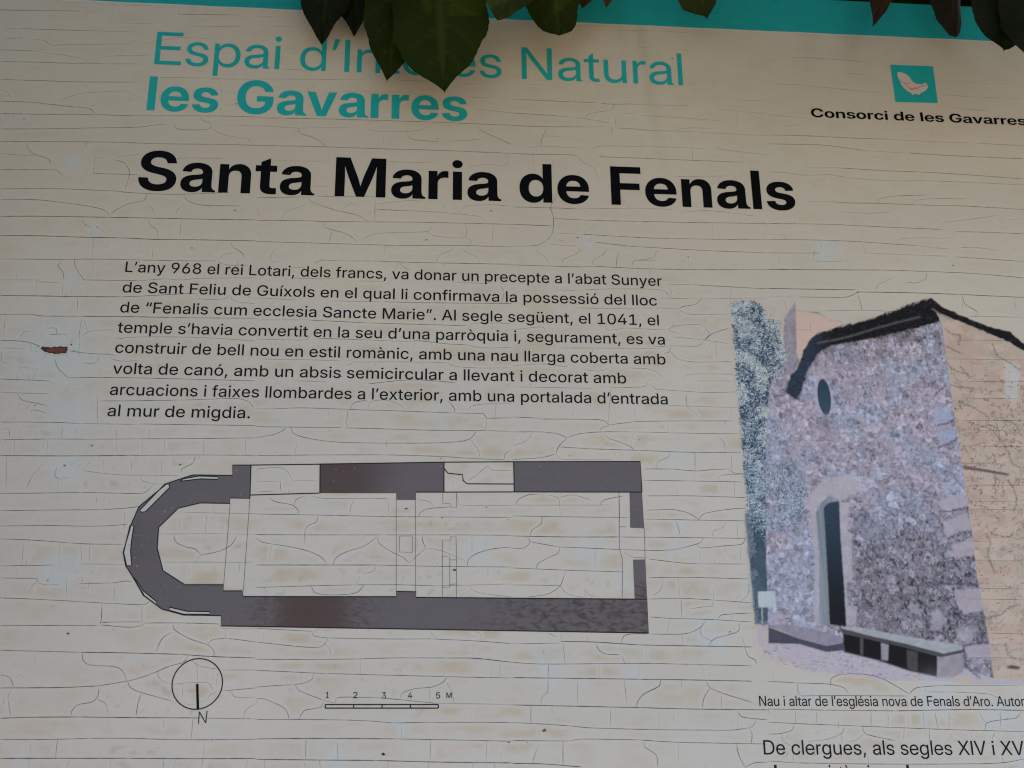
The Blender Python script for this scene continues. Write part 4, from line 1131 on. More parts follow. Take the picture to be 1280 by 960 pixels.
PRINT = {
  'roof': '186.83,33.79 192.37,38.14 204.82,41.71 225.63,47.70 244.73,55.09 265.45,63.26 269.52,64.10 275.27,57.97 291.34,50.53 303.74,45.34 317.70,41.85 325.64,33.83 335.22,28.06 334.22,22.08 324.88,29.18 314.10,35.73 296.89,43.52 278.29,51.29 270.84,54.41 272.65,48.39 250.85,41.52 224.13,34.60 200.54,30.25 190.77,24.66 183.57,13.34 175.11,-6.72 168.07,-1.67 172.04,8.87 177.33,14.25 182.31,26.60',
  'wall': '195.41,30.13 224.13,34.60 250.89,41.80 271.29,50.00 273.66,46.21 273.24,5.76 273.29,-45.92 273.66,-87.95 272.72,-114.27 274.27,-149.09 273.96,-173.00 257.25,-167.64 144.95,-144.46 147.29,-105.76 152.53,-37.73 155.23,-17.41 158.27,0.73 163.33,12.89 170.02,8.82 171.99,-2.63 175.11,-6.72 183.67,14.40 189.81,25.17',
  'side': '269.94,55.49 278.45,52.40 296.70,44.06 313.92,36.27 325.02,30.00 334.49,23.70 341.03,-179.30 273.96,-173.00 274.27,-149.09 272.72,-114.27 273.66,-87.95 273.29,-45.92 273.24,5.76 273.66,46.21',
  'tower': '171.41,46.83 180.04,59.66 177.31,24.87 179.00,18.53 173.05,8.89 166.99,8.76',
  'towerside': '179.63,55.24 188.31,51.64 207.46,47.23 204.82,41.71 192.12,38.13 186.56,33.68 181.64,24.98 177.01,21.67',
  'tree': '138.19,60.14 145.68,57.60 153.89,57.83 157.74,54.65 162.13,46.04 168.04,43.48 169.13,32.71 169.87,18.32 166.53,3.51 157.60,-7.07 153.38,-27.63 156.61,-41.67 167.86,-47.49 174.77,-57.31 176.66,-68.10 171.21,-79.34 164.48,-84.23 156.96,-87.66 149.85,-86.78 147.29,-105.76 146.04,-142.65 138.51,-143.58',
  'trunk': '136.71,-77.31 142.97,-83.01 148.81,-87.74 147.29,-105.76 146.04,-142.65 137.66,-142.68',
  'door': '184.52,-74.03 188.18,-70.95 194.36,-70.11 192.95,-90.54 191.88,-121.51 190.66,-143.78 181.21,-142.82 182.67,-117.21 183.73,-95.11',
  'jamb': '179.51,-77.13 183.64,-70.70 189.32,-67.27 194.45,-69.34 194.33,-70.41 188.18,-70.95 184.52,-74.03 183.73,-95.11 182.67,-117.21 181.21,-142.82 174.94,-142.41 179.23,-102.56',
  'jambr': '194.52,-70.11 200.31,-71.56 197.82,-87.49 200.15,-89.72 197.58,-117.11 193.99,-118.59 193.02,-131.62 198.42,-132.32 197.22,-143.05 190.66,-143.78 191.88,-121.51 192.95,-90.54',
  'arch': '171.78,-70.84 187.89,-55.89 201.63,-53.84 209.89,-59.31 209.08,-64.25 198.86,-68.07 194.32,-70.57 189.20,-66.96 181.27,-73.16 177.63,-79.27',
  'jambl': '175.88,-80.19 179.51,-77.13 179.23,-102.56 174.94,-142.41 172.01,-142.42 175.94,-102.59',
  'sign': '140.56,-124.18 150.95,-123.66 150.60,-133.08 140.28,-133.35',
  'post': '141.98,-133.12 142.73,-133.11 142.12,-142.66 141.47,-142.66',
  'lowtop': '145.31,-143.56 155.84,-142.62 171.70,-145.51 188.79,-150.21 187.52,-153.37 178.02,-154.74 162.56,-150.72',
  'lowfront': '145.23,-144.46 162.56,-150.72 178.02,-154.74 188.50,-152.92 188.02,-157.41 177.66,-158.32 162.26,-153.87 144.47,-153.46',
  'benchtop': '187.08,-144.33 195.37,-143.85 224.25,-149.22 258.18,-154.59 257.85,-156.85 246.62,-159.12 223.74,-153.30 200.75,-148.37',
  'benchedge': '187.03,-144.78 200.75,-148.37 223.74,-153.30 246.62,-159.12 257.85,-156.85 257.59,-158.66 244.45,-161.15 223.45,-155.55 200.52,-150.41 187.68,-147.50',
  'void': '188.38,-147.50 200.54,-150.18 223.51,-155.10 243.12,-160.48 240.59,-172.10 224.60,-168.77 207.95,-163.20 187.92,-158.31',
  'leg1': '198.19,-150.19 200.02,-150.64 198.90,-160.53 197.13,-159.64',
  'leg2': '210.11,-152.87 214.66,-154.22 213.10,-163.20 209.17,-162.75',
  'leg3': '224.70,-156.90 231.13,-158.24 229.68,-169.43 223.81,-167.65',
  'leg4': '242.17,-160.48 257.18,-158.21 256.52,-169.43 249.47,-172.55 241.00,-172.55',
  'lowwall': '244.58,-173.88 255.27,-164.96 257.90,-167.20 263.91,-170.55 273.04,-172.78 265.70,-174.44',
  'ground': '138.08,-143.13 144.99,-144.01 257.25,-167.64 273.96,-173.00 341.12,-178.85 272.33,-177.45 244.46,-174.77 207.15,-173.86 179.67,-170.32 161.59,-165.90 146.09,-158.36 137.63,-154.36',
  'lilac': '137.63,-154.36 162.85,-152.52 187.92,-158.31 208.31,-164.09 242.35,-172.99 225.83,-173.87 188.90,-170.76 165.88,-169.44 145.70,-162.81',
  'streak': '273.65,-46.93 301.65,-51.56 300.94,-52.83 273.86,-48.94',
  'bluepatch': '310.57,21.53 320.80,20.15 315.36,-3.95 306.90,-5.17',
  'quoin1': '254.61,-69.84 269.77,-63.48 273.43,-64.05 273.33,-73.31 257.03,-74.72',
  'quoin2': '256.03,-82.06 272.97,-75.77 273.23,-86.74 257.15,-91.73',
  'quoin3': '260.32,-95.31 273.13,-91.58 273.56,-101.19 260.81,-104.87',
  'quoin4': '255.28,-122.60 273.01,-121.33 274.12,-134.15 262.34,-136.51 257.59,-131.90',
  'quoin5': '259.69,-154.81 274.17,-153.65 274.58,-162.70 260.49,-161.58',
  'quoin6': '259.35,-11.58 269.93,-8.77 272.03,-16.54 261.41,-24.47',
  'quoin7': '259.88,-26.42 272.30,-23.64 272.56,-30.69 261.36,-34.07',
  'stoneA': '241.51,-135.44 247.57,-134.84 250.29,-141.16 246.08,-145.75 241.18,-142.33',
  'stoneB': '228.95,-130.88 236.21,-130.27 235.97,-136.61 229.41,-136.64',
  'stoneC': '256.39,-144.57 263.14,-143.41 267.08,-149.11 260.62,-152.54 254.98,-150.28',
  'groundstone': '282.30,-166.63 285.46,-165.50 291.24,-166.62 289.21,-168.08 283.37,-167.41',
}
ROOF_EDGE = '192.12,38.13 204.87,42.25 225.70,48.25 244.80,55.64 267.97,64.33'
ROOF_UNDER = '191.42,31.11 211.40,35.91 232.86,42.97 259.88,50.80'
ROOF_LIGHT = '268.51,56.56 273.78,52.83 280.54,48.59'
QUOIN_JOINTS = ['261.86,-2.39 266.25,1.65 270.47,4.38', '259.84,-36.00 266.51,-33.35 272.75,-29.41', '261.85,-21.24 268.39,-19.84 273.21,-17.16', '255.63,-75.96 265.70,-74.62 273.42,-72.69', '264.96,-62.30 273.34,-60.33', '258.37,-91.72 266.18,-88.63 273.14,-87.35', '260.11,-105.47 272.33,-105.38', '242.40,-119.76 256.98,-119.08 272.72,-119.22', '257.26,-121.42 257.59,-131.90 262.17,-137.66 274.11,-138.19', '259.77,-154.24 268.88,-153.09 273.75,-152.51', '258.50,-154.81 258.55,-162.71 260.70,-168.31 265.95,-172.78', '251.17,-126.13 256.22,-133.07 256.93,-136.53', '253.79,-150.28 256.99,-144.57', '248.87,-151.43 254.34,-154.82']
TWIGS = ['272.59,5.74 279.41,3.90 288.26,2.76', '276.71,-6.02 285.22,-9.13 294.52,-15.47', '281.23,-18.96 288.52,-21.42 294.62,-23.25 298.94,-28.32 303.91,-37.21 304.71,-44.19 309.81,-47.91', '273.32,-47.43 288.11,-49.49 301.61,-51.81', '293.83,-20.03 299.64,-23.80 299.72,-31.52', '303.21,-17.26 310.51,-19.73 314.40,-27.42', '274.59,43.49 279.27,39.51 284.32,38.27 282.04,31.41', '273.54,31.21 279.04,28.63 283.91,26.31', '304.54,33.31 307.22,25.24 313.14,21.32 320.15,16.10', '272.05,20.39 277.14,15.15 285.83,12.67', '281.41,17.92 285.64,11.33 286.09,10.01', '277.62,-118.95 279.43,-123.05', '274.03,-138.77 283.34,-137.00 288.81,-132.92 296.37,-131.14', '284.35,-153.63 284.65,-159.30 288.98,-162.12', '283.93,-125.37 288.70,-125.93', '269.38,-133.59 271.19,-137.63', '282.13,-89.08 283.87,-93.90 281.54,-101.13 284.01,-113.01', '285.84,-89.04 295.46,-90.77 299.66,-87.69', '301.01,-55.59 304.46,-65.52 301.62,-75.44', '179.71,53.33 187.33,52.16 194.95,51.00 199.70,47.02 207.39,46.54', '188.21,45.36 187.68,39.92']
PATCHES = [(-269.35, 14.32, 30.0, 1), (-288.22, 26.54, 15.0, 0.6), (-257.06, -25.05, 20.0, 0.8), (-265.06, -44.45, 15.0, 0.4), (-273.57, 140.09, 8.0, 1), (-310.3, 170.2, 6.0, 0.6), (-254.99, -54.72, 13.0, 0.9), (-248.83, -115.54, 13.0, 1), (-248.75, -108.86, 7.0, 0.8), (-255.3, 96.7, 7.0, 0.7), (-202.88, 112.91, 5.0, 0.4), (-263.47, 59.38, 7.0, 0.9), (-138.65, -25.32, 15.0, 0.4), (-40.6, -23.53, 13.0, 0.5), (26.26, 97.28, 6.0, 0.4), (50.69, 96.96, 7.0, 0.9), (-19.31, -100.14, 13.0, 0.7), (-12.48, -111.6, 10.0, 0.5), (45.18, -101.91, 12.0, 0.7), (65.23, -122.54, 7.0, 1), (63.11, -117.97, 5.0, 0.8), (97.5, -44.58, 12.0, 0.6), (109.52, -45.88, 4.0, 0.7), (96.6, -84.93, 5.0, 0.9), (94.5, -96.8, 9.0, 0.6), (110.0, -147.27, 15.0, 0.9), (18.51, -162.92, 14.0, 0.8), (20.47, -175.93, 6.0, 0.7), (65.41, -170.32, 8.0, 0.8), (68.1, -160.68, 9.0, 0.4), (204.53, 94.01, 11.0, 0.9), (238.81, -181.83, 14.0, 1), (232.85, -191.44, 10.0, 0.8), (274.53, -193.73, 14.0, 1), (237.54, -173.88, 8.0, 0.8), (-134.44, -98.85, 12.0, 0.3), (-110.72, -80.1, 12.0, 0.35), (-60.48, -196.96, 7.0, 0.9), (-96.1, -217.38, 10.0, 0.8), (-257.47, -216.42, 10.0, 0.7), (-183.81, -216.86, 7.0, 0.6), (-19.36, -219.88, 10.0, 0.6), (-134.57, -56.78, 12.0, 0.3), (95.04, -203.84, 15.0, 0.4), (112.92, -203.92, 10.0, 0.4), (-144.12, -121.54, 10.0, 0.3), (-73.16, -125.6, 9.0, 0.3), (33.88, -173.78, 10.0, 0.4), (98.84, -214.37, 10.0, 0.3), (134.91, -124.44, 11.0, 0.6), (167.11, -180.42, 12.0, 0.6), (-217.15, -130.79, 12.0, 0.3), (-160.3, -198.69, 9.0, 0.4), (-285.13, 76.25, 25.0, 0.35), (-304.01, 113.69, 20.0, 0.3), (284.75, -217.51, 15.0, 0.5)]
SPECKS = [(15.56, -200.58, 1.6, 2), (-3.73, -206.77, 1.0, 0), (-71.24, -212.63, 1.25, 1), (-253.87, 96.75, 0.5, 1), (-316.13, 231.28, 0.6, 0), (-321.42, 256.81, 0.4, 0), (-302.08, 223.11, 0.6, 0), (-200.86, 211.33, 0.5, 0), (-176.29, 187.99, 0.6, 1), (-306.49, 170.95, 0.7, 0), (-265.54, 182.76, 0.8, 0), (111.2, 236.64, 0.65, 1), (42.61, 99.51, 0.65, 1), (112.86, 88.27, 0.8, 0), (286.54, 87.46, 0.65, 1), (239.59, 77.53, 0.5, 0), (221.0, 66.52, 0.65, 1), (-255.43, -54.73, 0.65, 1), (-276.17, -19.08, 0.5, 1), (-61.65, -77.66, 1.3, 2), (-33.83, -113.13, 1.5, 2), (-40.93, -82.61, 0.5, 1), (-15.59, -76.18, 0.5, 1), (-42.24, -47.21, 0.45, 1), (75.83, -33.98, 0.4, 1), (122.47, -147.23, 0.6, 1), (33.71, -44.57, 0.4, 1), (-241.67, -42.63, 1.2, 0), (-191.35, -53.31, 1.0, 2), (-12.11, 116.34, 1.0, 0), (-52.75, 94.67, 1.0, 0), (-195.72, 84.5, 1.0, 0), (5.3, 217.87, 0.5, 0), (-171.52, 111.24, 1.0, 0), (129.08, 254.0, 0.4, 0), (105.08, 161.12, 0.5, 0), (60.09, 159.9, 0.5, 0), (-251.49, 171.61, 0.45, 0), (-256.82, -120.46, 0.8, 0), (-242.84, -149.11, 1.3, 2), (23.35, -39.81, 0.45, 0), (248.87, 88.57, 0.5, 0), (-278.88, 17.63, 0.8, 2), (-260.29, 19.09, 0.7, 1), (-258.51, 15.59, 0.5, 2), (-261.76, 11.98, 0.45, 0), (-279.35, 14.09, 0.4, 1), (-260.06, 21.13, 0.6, 0)]
LEAVES = [('a', (-48.6, 275.1, 50.0), (-43.2, 179.9, 34.0), [(0, 2.0, 2.0), (0.1, 20.0, 21.0), (0.25, 29.1, 29.1), (0.42, 30.6, 30.1), (0.58, 29.6, 28.1), (0.72, 26.0, 20.5), (0.8, 21.0, 15.5), (0.88, 13.0, 8.5), (0.94, 6.0, 4.0), (1, 0.0, 0.0)], 0), ('a', (-69.8, 292.4, 34.0), (-79.7, 194.8, 22.0), [(0, 2.0, 2.0), (0.15, 17.4, 18.4), (0.35, 22.5, 22.5), (0.6, 19.4, 18.4), (0.75, 14.3, 13.8), (0.87, 7.7, 8.7), (0.94, 3.6, 4.6), (1, 0.0, 0.0)], 0), ('a', (-99.6, 307.4, 14.0), (-102.4, 237.3, 9.0), [(0, 1.6, 1.6), (0.2, 15.6, 14.6), (0.45, 18.8, 15.6), (0.7, 13.5, 10.4), (0.85, 6.3, 5.2), (1, 0.0, 0.0)], 3), ('a', (-118.0, 303.1, 24.0), (-122.6, 226.5, 14.0), [(0, 2.0, 2.0), (0.2, 17.4, 15.3), (0.45, 19.4, 17.4), (0.65, 16.3, 13.3), (0.8, 10.2, 7.7), (0.92, 4.6, 3.6), (1, 0.0, 0.0)], 3), ('a', (25.8, 293.2, 40.0), (30.3, 229.5, 30.0), [(0, 2.6, 2.6), (0.2, 15.6, 14.6), (0.5, 21.9, 16.7), (0.75, 17.7, 13.5), (0.88, 12.5, 11.4), (0.95, 9.4, 8.8), (0.985, 5.2, 4.7), (1, 2.1, 2.1)], 0), ('a', (5.7, 273.0, 55.0), (-11.2, 223.1, 52.0), [(0, 2.5, 2.5), (0.25, 17.0, 15.0), (0.5, 20.0, 17.0), (0.75, 14.0, 12.0), (0.9, 6.0, 6.0), (1, 0.0, 0.0)], 1), ('a', (53.6, 290.2, 30.0), (46.7, 254.5, 26.0), [(0, 1.6, 1.6), (0.3, 9.6, 9.6), (0.6, 10.6, 9.6), (0.85, 5.3, 4.8), (1, 0.0, 0.0)], 2), ('a', (69.3, 294.4, 34.0), (61.9, 252.9, 30.0), [(0, 1.6, 1.6), (0.3, 9.6, 9.6), (0.6, 9.6, 7.4), (0.85, 4.8, 3.7), (1, 0.0, 0.0)], 2), ('a', (120.7, 295.8, 36.0), (128.7, 247.7, 30.0), [(0, 2.2, 2.2), (0.3, 14.1, 14.1), (0.6, 16.2, 13.0), (0.8, 14.1, 7.6), (0.92, 7.6, 3.2), (1, 0.0, 0.0)], 1), ('b', (261.1, 306.0, 34.0), (242.6, 250.4, 26.0), [(0, 1.7, 1.7), (0.3, 8.3, 8.8), (0.6, 8.3, 7.7), (0.8, 4.4, 5.0), (0.92, 1.7, 2.2), (1, 0.0, 0.0)], 2), ('b', (302.8, 320.3, 36.0), (298.3, 243.6, 28.0), [(0, 1.7, 1.7), (0.3, 10.1, 9.0), (0.6, 11.2, 8.4), (0.8, 9.0, 6.7), (0.92, 5.6, 4.5), (0.97, 3.4, 2.8), (1, 0.0, 0.0)], 4), ('b', (309.1, 268.3, 90.0), (299.5, 196.2, 80.0), [(0, 2.6, 2.6), (0.2, 20.8, 20.8), (0.5, 22.9, 24.0), (0.75, 17.7, 18.8), (0.9, 10.4, 10.4), (1, 2.1, 2.1)], 3), ('b', (327.8, 254.9, 100.0), (310.9, 184.2, 88.0), [(0, 2.6, 2.6), (0.2, 20.4, 20.4), (0.5, 24.5, 23.5), (0.75, 20.4, 18.4), (0.9, 12.2, 11.2), (1, 2.0, 2.0)], 3), ('b', (303.2, 279.3, 84.0), (295.5, 219.9, 70.0), [(0, 2.7, 2.7), (0.3, 12.7, 13.8), (0.6, 11.7, 13.8), (0.85, 5.3, 8.5), (1, 0.0, 0.0)], 3)]
OCULUS = ((191.6, -4.32), 4.14, 11.78)
RING = ((-171.89, -175.71), 13.32)
NEEDLE = ((-171.92, -175.79), (-170.55, -188.91))
LETTER_N = '-169.65,-196.51 -169.68,-190.28 -165.83,-196.12 -165.64,-189.83'
BAR = '-103.09,-186.68 -42.08,-186.81 -42.05,-188.71 -103.01,-188.57'
BAR_TICKS = ['-87.85,-186.63 -87.78,-188.69', '-72.55,-186.66 -72.49,-188.72', '-57.28,-186.69 -57.24,-188.76']
LOGO = '263.33,239.32 293.83,239.52 293.18,209.98 263.35,209.57'
LOGO_MAP = '267.53,233.29 270.07,233.84 273.58,232.17 275.80,230.16 277.18,226.42 280.06,224.73 284.36,224.51 286.43,226.16 287.77,224.11 288.03,222.30 285.54,219.38 282.19,217.41 280.77,215.94 277.78,216.64 275.77,215.43 275.37,217.09 272.50,218.77 270.38,221.47 268.87,224.20 268.60,227.00 267.46,229.76'
LOGO_LINES = ['269.13,226.32 271.97,224.35 275.70,224.52', '273.83,219.53 278.89,220.47 284.23,223.52 287.38,223.95', '271.80,222.94 276.40,220.35 279.07,221.88']
BAND_EDGE = (262.5, 290.9)
CHIP = '-277.35,16.32 -276.30,17.69 -275.00,17.05 -273.36,17.34 -271.48,16.88 -269.73,17.60 -267.95,17.30 -266.42,17.93 -264.39,17.56 -262.74,17.85 -261.82,17.11 -262.43,16.42 -261.43,15.69 -262.50,15.07 -262.15,13.99 -263.92,13.52 -265.33,13.83 -266.14,12.97 -267.55,13.27 -269.04,12.98 -270.49,13.71 -272.13,13.42 -273.60,14.22 -274.48,13.95 -275.66,14.93'
CHIP_RUST = '-274.42,15.38 -273.10,16.42 -271.62,16.12 -269.48,16.76 -267.32,16.56 -265.12,17.29 -263.26,16.99 -262.82,15.82 -263.53,15.39 -263.26,14.38 -265.09,14.42 -266.37,13.63 -268.38,13.84 -269.95,14.31 -271.60,14.10'
CHIP_EDGE = '-276.21,14.50 -272.08,13.00 -268.96,12.31 -266.36,12.88 -263.06,12.62 -262.07,13.99'
BAND_SPECKS = [(160.18, 289.7, 3.2, 1), (177.76, 289.34, 1.4, 1), (187.51, 290.22, 2.6, 1), (187.48, 289.88, 1.7, 3)]
NICKS = [(-204.87, -96.3, 0.4), (-208.46, -99.97, 0.45), (-211.26, -107.22, 0.45), (-209.92, -112.14, 0.65), (-197.43, -81.08, 0.65), (-199.15, -86.64, 0.35), (-193.65, -78.72, 0.35), (-183.79, -74.42, 0.4), (-159.11, -56.17, 0.5), (-155.9, -70.33, 0.35), (-159.3, -66.6, 0.25), (-187.07, -66.97, 0.2), (-102.69, -54.88, 0.4), (-98.96, -56.27, 0.25), (-92.16, -53.77, 0.4), (-103.79, -61.6, 0.35), (-42.18, -52.07, 0.4), (-71.54, -66.41, 0.35), (6.57, -51.35, 0.35), (8.88, -55.21, 0.4), (16.02, -51.22, 0.45), (24.04, -52.07, 0.45), (52.15, -62.87, 0.3), (71.0, -76.61, 0.3), (-194.86, -90.27, 0.25), (-201.17, -117.44, 0.3), (-198.51, -108.47, 0.25), (-178.54, -128.39, 0.25), (-72.8, -138.96, 0.4), (-70.74, -133.18, 0.25), (-51.99, -135.77, 0.3), (-14.62, -59.9, 0.25), (39.52, -57.7, 0.2)]
TREE_DARKS = [(142.49, 29.38, 5), (143.07, 10.86, 5), (139.87, -17.69, 8), (144.99, -27.77, 7), (140.34, -36.92, 5), (152.54, -66.44, 6), (154.52, -77.11, 4), (149.12, -7.24, 4), (155.22, 24.35, 4)]

# ------------------------------------------------------------------ helpers
def pts(s):
    return [tuple(float(v) for v in q.split(',')) for q in s.split()]

def lin(c):
    c = np.asarray(c, float)
    return np.where(c <= 0.04045, c / 12.92, ((c + 0.055) / 1.055) ** 2.4)

def hash01(ix, iy, k):
    h = (ix.astype(np.int64) * 374761393 + iy.astype(np.int64) * 668265263 + k * 1274126177) & 0xFFFFFFFF
    h = ((h ^ (h >> 13)) * 1274126177) & 0xFFFFFFFF
    h = (h ^ (h >> 16)) & 0xFFFFFFFF
    return h / 4294967295.0

def vnoise(x, y, k=0):
    ix, iy = np.floor(x), np.floor(y)
    fx, fy = x - ix, y - iy
    fx, fy = fx * fx * (3 - 2 * fx), fy * fy * (3 - 2 * fy)
    a = hash01(ix, iy, k); b = hash01(ix + 1, iy, k); c = hash01(ix, iy + 1, k); d = hash01(ix + 1, iy + 1, k)
    return (a * (1 - fx) + b * fx) * (1 - fy) + (c * (1 - fx) + d * fx) * fy

def fbm(x, y, k=0, n=4):
    s = 0; a = 0.5; t = 0
    for i in range(n):
        s = s + a * vnoise(x * 2 ** i + 17.3 * i, y * 2 ** i + 5.1 * i, k + i); t += a; a *= 0.5
    return s / t

def sstep(a, b, x):
    t = np.clip((x - a) / (b - a), 0, 1)
    return t * t * (3 - 2 * t)

def link(o, parent=None):
    COL.objects.link(o)
    if parent is not None:
        o.parent = parent
    return o

def mesh_obj(name, verts, faces, mat, parent=None, offset=(0, 0, 0), smooth=False):
    me = bpy.data.meshes.new(name)
    me.from_pydata([tuple(v) for v in verts], [], faces)
    mats = mat if isinstance(mat, (list, tuple)) else [mat]
    for mm in mats:
        me.materials.append(mm)
    if smooth:
        me.polygons.foreach_set('use_smooth', [True] * len(me.polygons))
    me.update()
    o = link(bpy.data.objects.new(name, me), parent)
    o.location = offset
    return o

def node_mat(name):
    mt = bpy.data.materials.new(name)
    mt.use_nodes = True
    nt = mt.node_tree
    return mt, nt, nt.nodes["Principled BSDF"]

def simple_mat(name, color, rough=0.5, spec=0.4, vary=0.0, scale=200.0):
    mt, nt, b = node_mat(name)
    b.inputs["Base Color"].default_value = (*color, 1)
    b.inputs["Roughness"].default_value = rough
    b.inputs["Specular IOR Level"].default_value = spec
    if vary:
        tc = nt.nodes.new("ShaderNodeTexCoord"); nz = nt.nodes.new("ShaderNodeTexNoise")
        nz.inputs["Scale"].default_value = scale; nz.inputs["Detail"].default_value = 5
        nt.links.new(tc.outputs["Object"], nz.inputs["Vector"])
        mx = nt.nodes.new("ShaderNodeMix"); mx.data_type = 'RGBA'
        mx.inputs[6].default_value = (*[c * (1 - vary) for c in color], 1)
        mx.inputs[7].default_value = (*[min(1, c * (1 + vary)) for c in color], 1)
        nt.links.new(nz.outputs["Fac"], mx.inputs[0]); nt.links.new(mx.outputs[2], b.inputs["Base Color"])
    return mt

FILM_ROUGH, FILM_SPEC = 0.40, 0.06

def film_bump(nt, b, strength=0.12):
    """the weathered clear film over the whole print: slightly wavy, fine grain"""
    tc = nt.nodes.new("ShaderNodeTexCoord")
    mp = nt.nodes.new("ShaderNodeMapping"); mp.inputs["Scale"].default_value = (45, 45, 110)
    n1 = nt.nodes.new("ShaderNodeTexNoise"); n1.inputs["Scale"].default_value = 1.0; n1.inputs["Detail"].default_value = 6
    nt.links.new(tc.outputs["Object"], mp.inputs["Vector"]); nt.links.new(mp.outputs[0], n1.inputs["Vector"])
    bp = nt.nodes.new("ShaderNodeBump"); bp.inputs["Strength"].default_value = strength; bp.inputs["Distance"].default_value = 0.004
    nt.links.new(n1.outputs["Fac"], bp.inputs["Height"])
    nt.links.new(bp.outputs[0], b.inputs["Normal"])
    return tc, bp

def print_mat(name, color, worn=0.25):
    """printed ink under the film: flat colour, a little mottled and faded"""
    mt, nt, b = node_mat(name)
    tc, bp = film_bump(nt, b)
    nz = nt.nodes.new("ShaderNodeTexNoise"); nz.inputs["Scale"].default_value = 60; nz.inputs["Detail"].default_value = 6; nz.inputs["Roughness"].default_value = 0.7
    nt.links.new(tc.outputs["Object"], nz.inputs["Vector"])
    mx = nt.nodes.new("ShaderNodeMix"); mx.data_type = 'RGBA'
    mx.inputs[6].default_value = (*[c * (1 - worn) for c in color], 1)
    mx.inputs[7].default_value = (*[c * (1 + worn) for c in color], 1)
    nt.links.new(nz.outputs["Fac"], mx.inputs[0]); nt.links.new(mx.outputs[2], b.inputs["Base Color"])
    b.inputs["Roughness"].default_value = FILM_ROUGH; b.inputs["Specular IOR Level"].default_value = FILM_SPEC
    return mt

def attr_mat(name, attr, bump=0.12, rough=FILM_ROUGH):
    """paper or photographic print whose own colour is stored per point"""
    mt, nt, b = node_mat(name)
    tc, bp = film_bump(nt, b, bump)
    at = nt.nodes.new("ShaderNodeAttribute"); at.attribute_name = attr
    nz = nt.nodes.new("ShaderNodeTexNoise"); nz.inputs["Scale"].default_value = 900; nz.inputs["Detail"].default_value = 3
    nt.links.new(tc.outputs["Object"], nz.inputs["Vector"])
    mr = nt.nodes.new("ShaderNodeMapRange"); mr.inputs[3].default_value = 0.95; mr.inputs[4].default_value = 1.05
    nt.links.new(nz.outputs["Fac"], mr.inputs[0])
    mx = nt.nodes.new("ShaderNodeVectorMath"); mx.operation = 'SCALE'
    nt.links.new(at.outputs["Color"], mx.inputs[0]); nt.links.new(mr.outputs[0], mx.inputs["Scale"])
    nt.links.new(mx.outputs[0], b.inputs["Base Color"])
    b.inputs["Roughness"].default_value = rough; b.inputs["Specular IOR Level"].default_value = FILM_SPEC
    return mt

# ------------------------------------------------------------------ the ground
gm, gnt, gb = node_mat("packed_earth")
gb.inputs["Roughness"].default_value = 0.95
tc = gnt.nodes.new("ShaderNodeTexCoord"); nz = gnt.nodes.new("ShaderNodeTexNoise"); nz.inputs["Scale"].default_value = 3; nz.inputs["Detail"].default_value = 10
cr = gnt.nodes.new("ShaderNodeValToRGB"); cr.color_ramp.elements[0].color = (0.19, 0.135, 0.08, 1); cr.color_ramp.elements[1].color = (0.40, 0.30, 0.19, 1)
gnt.links.new(tc.outputs["Object"], nz.inputs["Vector"]); gnt.links.new(nz.outputs["Fac"], cr.inputs[0]); gnt.links.new(cr.outputs[0], gb.inputs["Base Color"])
ground = mesh_obj("ground", [(-30, -30, 0), (30, -30, 0), (30, 30, 0), (-30, 30, 0)], [(0, 1, 2, 3)], gm)
ground["kind"] = "structure"

# ------------------------------------------------------------------ the information board
X0, X1, Y0, Y1 = -400.0, 470.0, -320.0, BAND_EDGE[1]
BASE = Vector((0.035, 0.03, 0.0))
board = link(bpy.data.objects.new("information_board", None))
board.location = BASE
board.empty_display_size = 0.2
board["label"] = "weathered cream heritage panel with crackled varnish, turquoise headings, a church plan and a church photograph"
board["category"] = "information board"
OFF = Vector((-BASE.x, -BASE.y, BOARD_H))     # board millimetres -> the Empty's local metres

def bp3(x, y, lift):          # point on the face, lift in mm toward the viewer
    return (x * 0.001, -lift * 0.001, y * 0.001)

def fill(contours):
    """triangles of the area enclosed by the outlines (non-zero winding, so overlapping strokes merge)"""
    P, E = [], []
    for c in contours:
        k = len(P); n = len(c)
        P += [Vector((x, y)) for x, y in c]
        E += [(k + i, k + (i + 1) % n) for i in range(n)]
    v, _, f = delaunay_2d_cdt(P, E, [], 0, 1e-5)[:3]
    keep = []
    for t in f:
        cx = sum(v[i].x for i in t) / 3; cy = sum(v[i].y for i in t) / 3
        w = 0
        for c in contours:
            for i in range(len(c)):
                (xa, ya), (xb, yb) = c[i], c[(i + 1) % len(c)]
                if (ya > cy) != (yb > cy) and cx < (xb - xa) * (cy - ya) / (yb - ya) + xa:
                    w += 1 if yb > ya else -1
        if w:
            a, b, d = (v[i] for i in t)
            ccw = (b.x - a.x) * (d.y - a.y) - (b.y - a.y) * (d.x - a.x)
            keep.append(tuple(t) if ccw > 0 else tuple(t)[::-1])
    return [(q.x, q.y) for q in v], keep

def sheet(name, polys, mat, lift, parent=board, smooth=False):
    """flat filled outlines (one mesh) lying on the face of the board"""
    V, F_ = [], []
    for p in polys:
        v, f = fill([p]); k = len(V)
        V += [bp3(x, y, lift) for x, y in v]; F_ += [tuple(k + i for i in t) for t in f]
    o = mesh_obj(name, V, F_, mat, parent)
    if parent is board:
        o.location = OFF
    return o

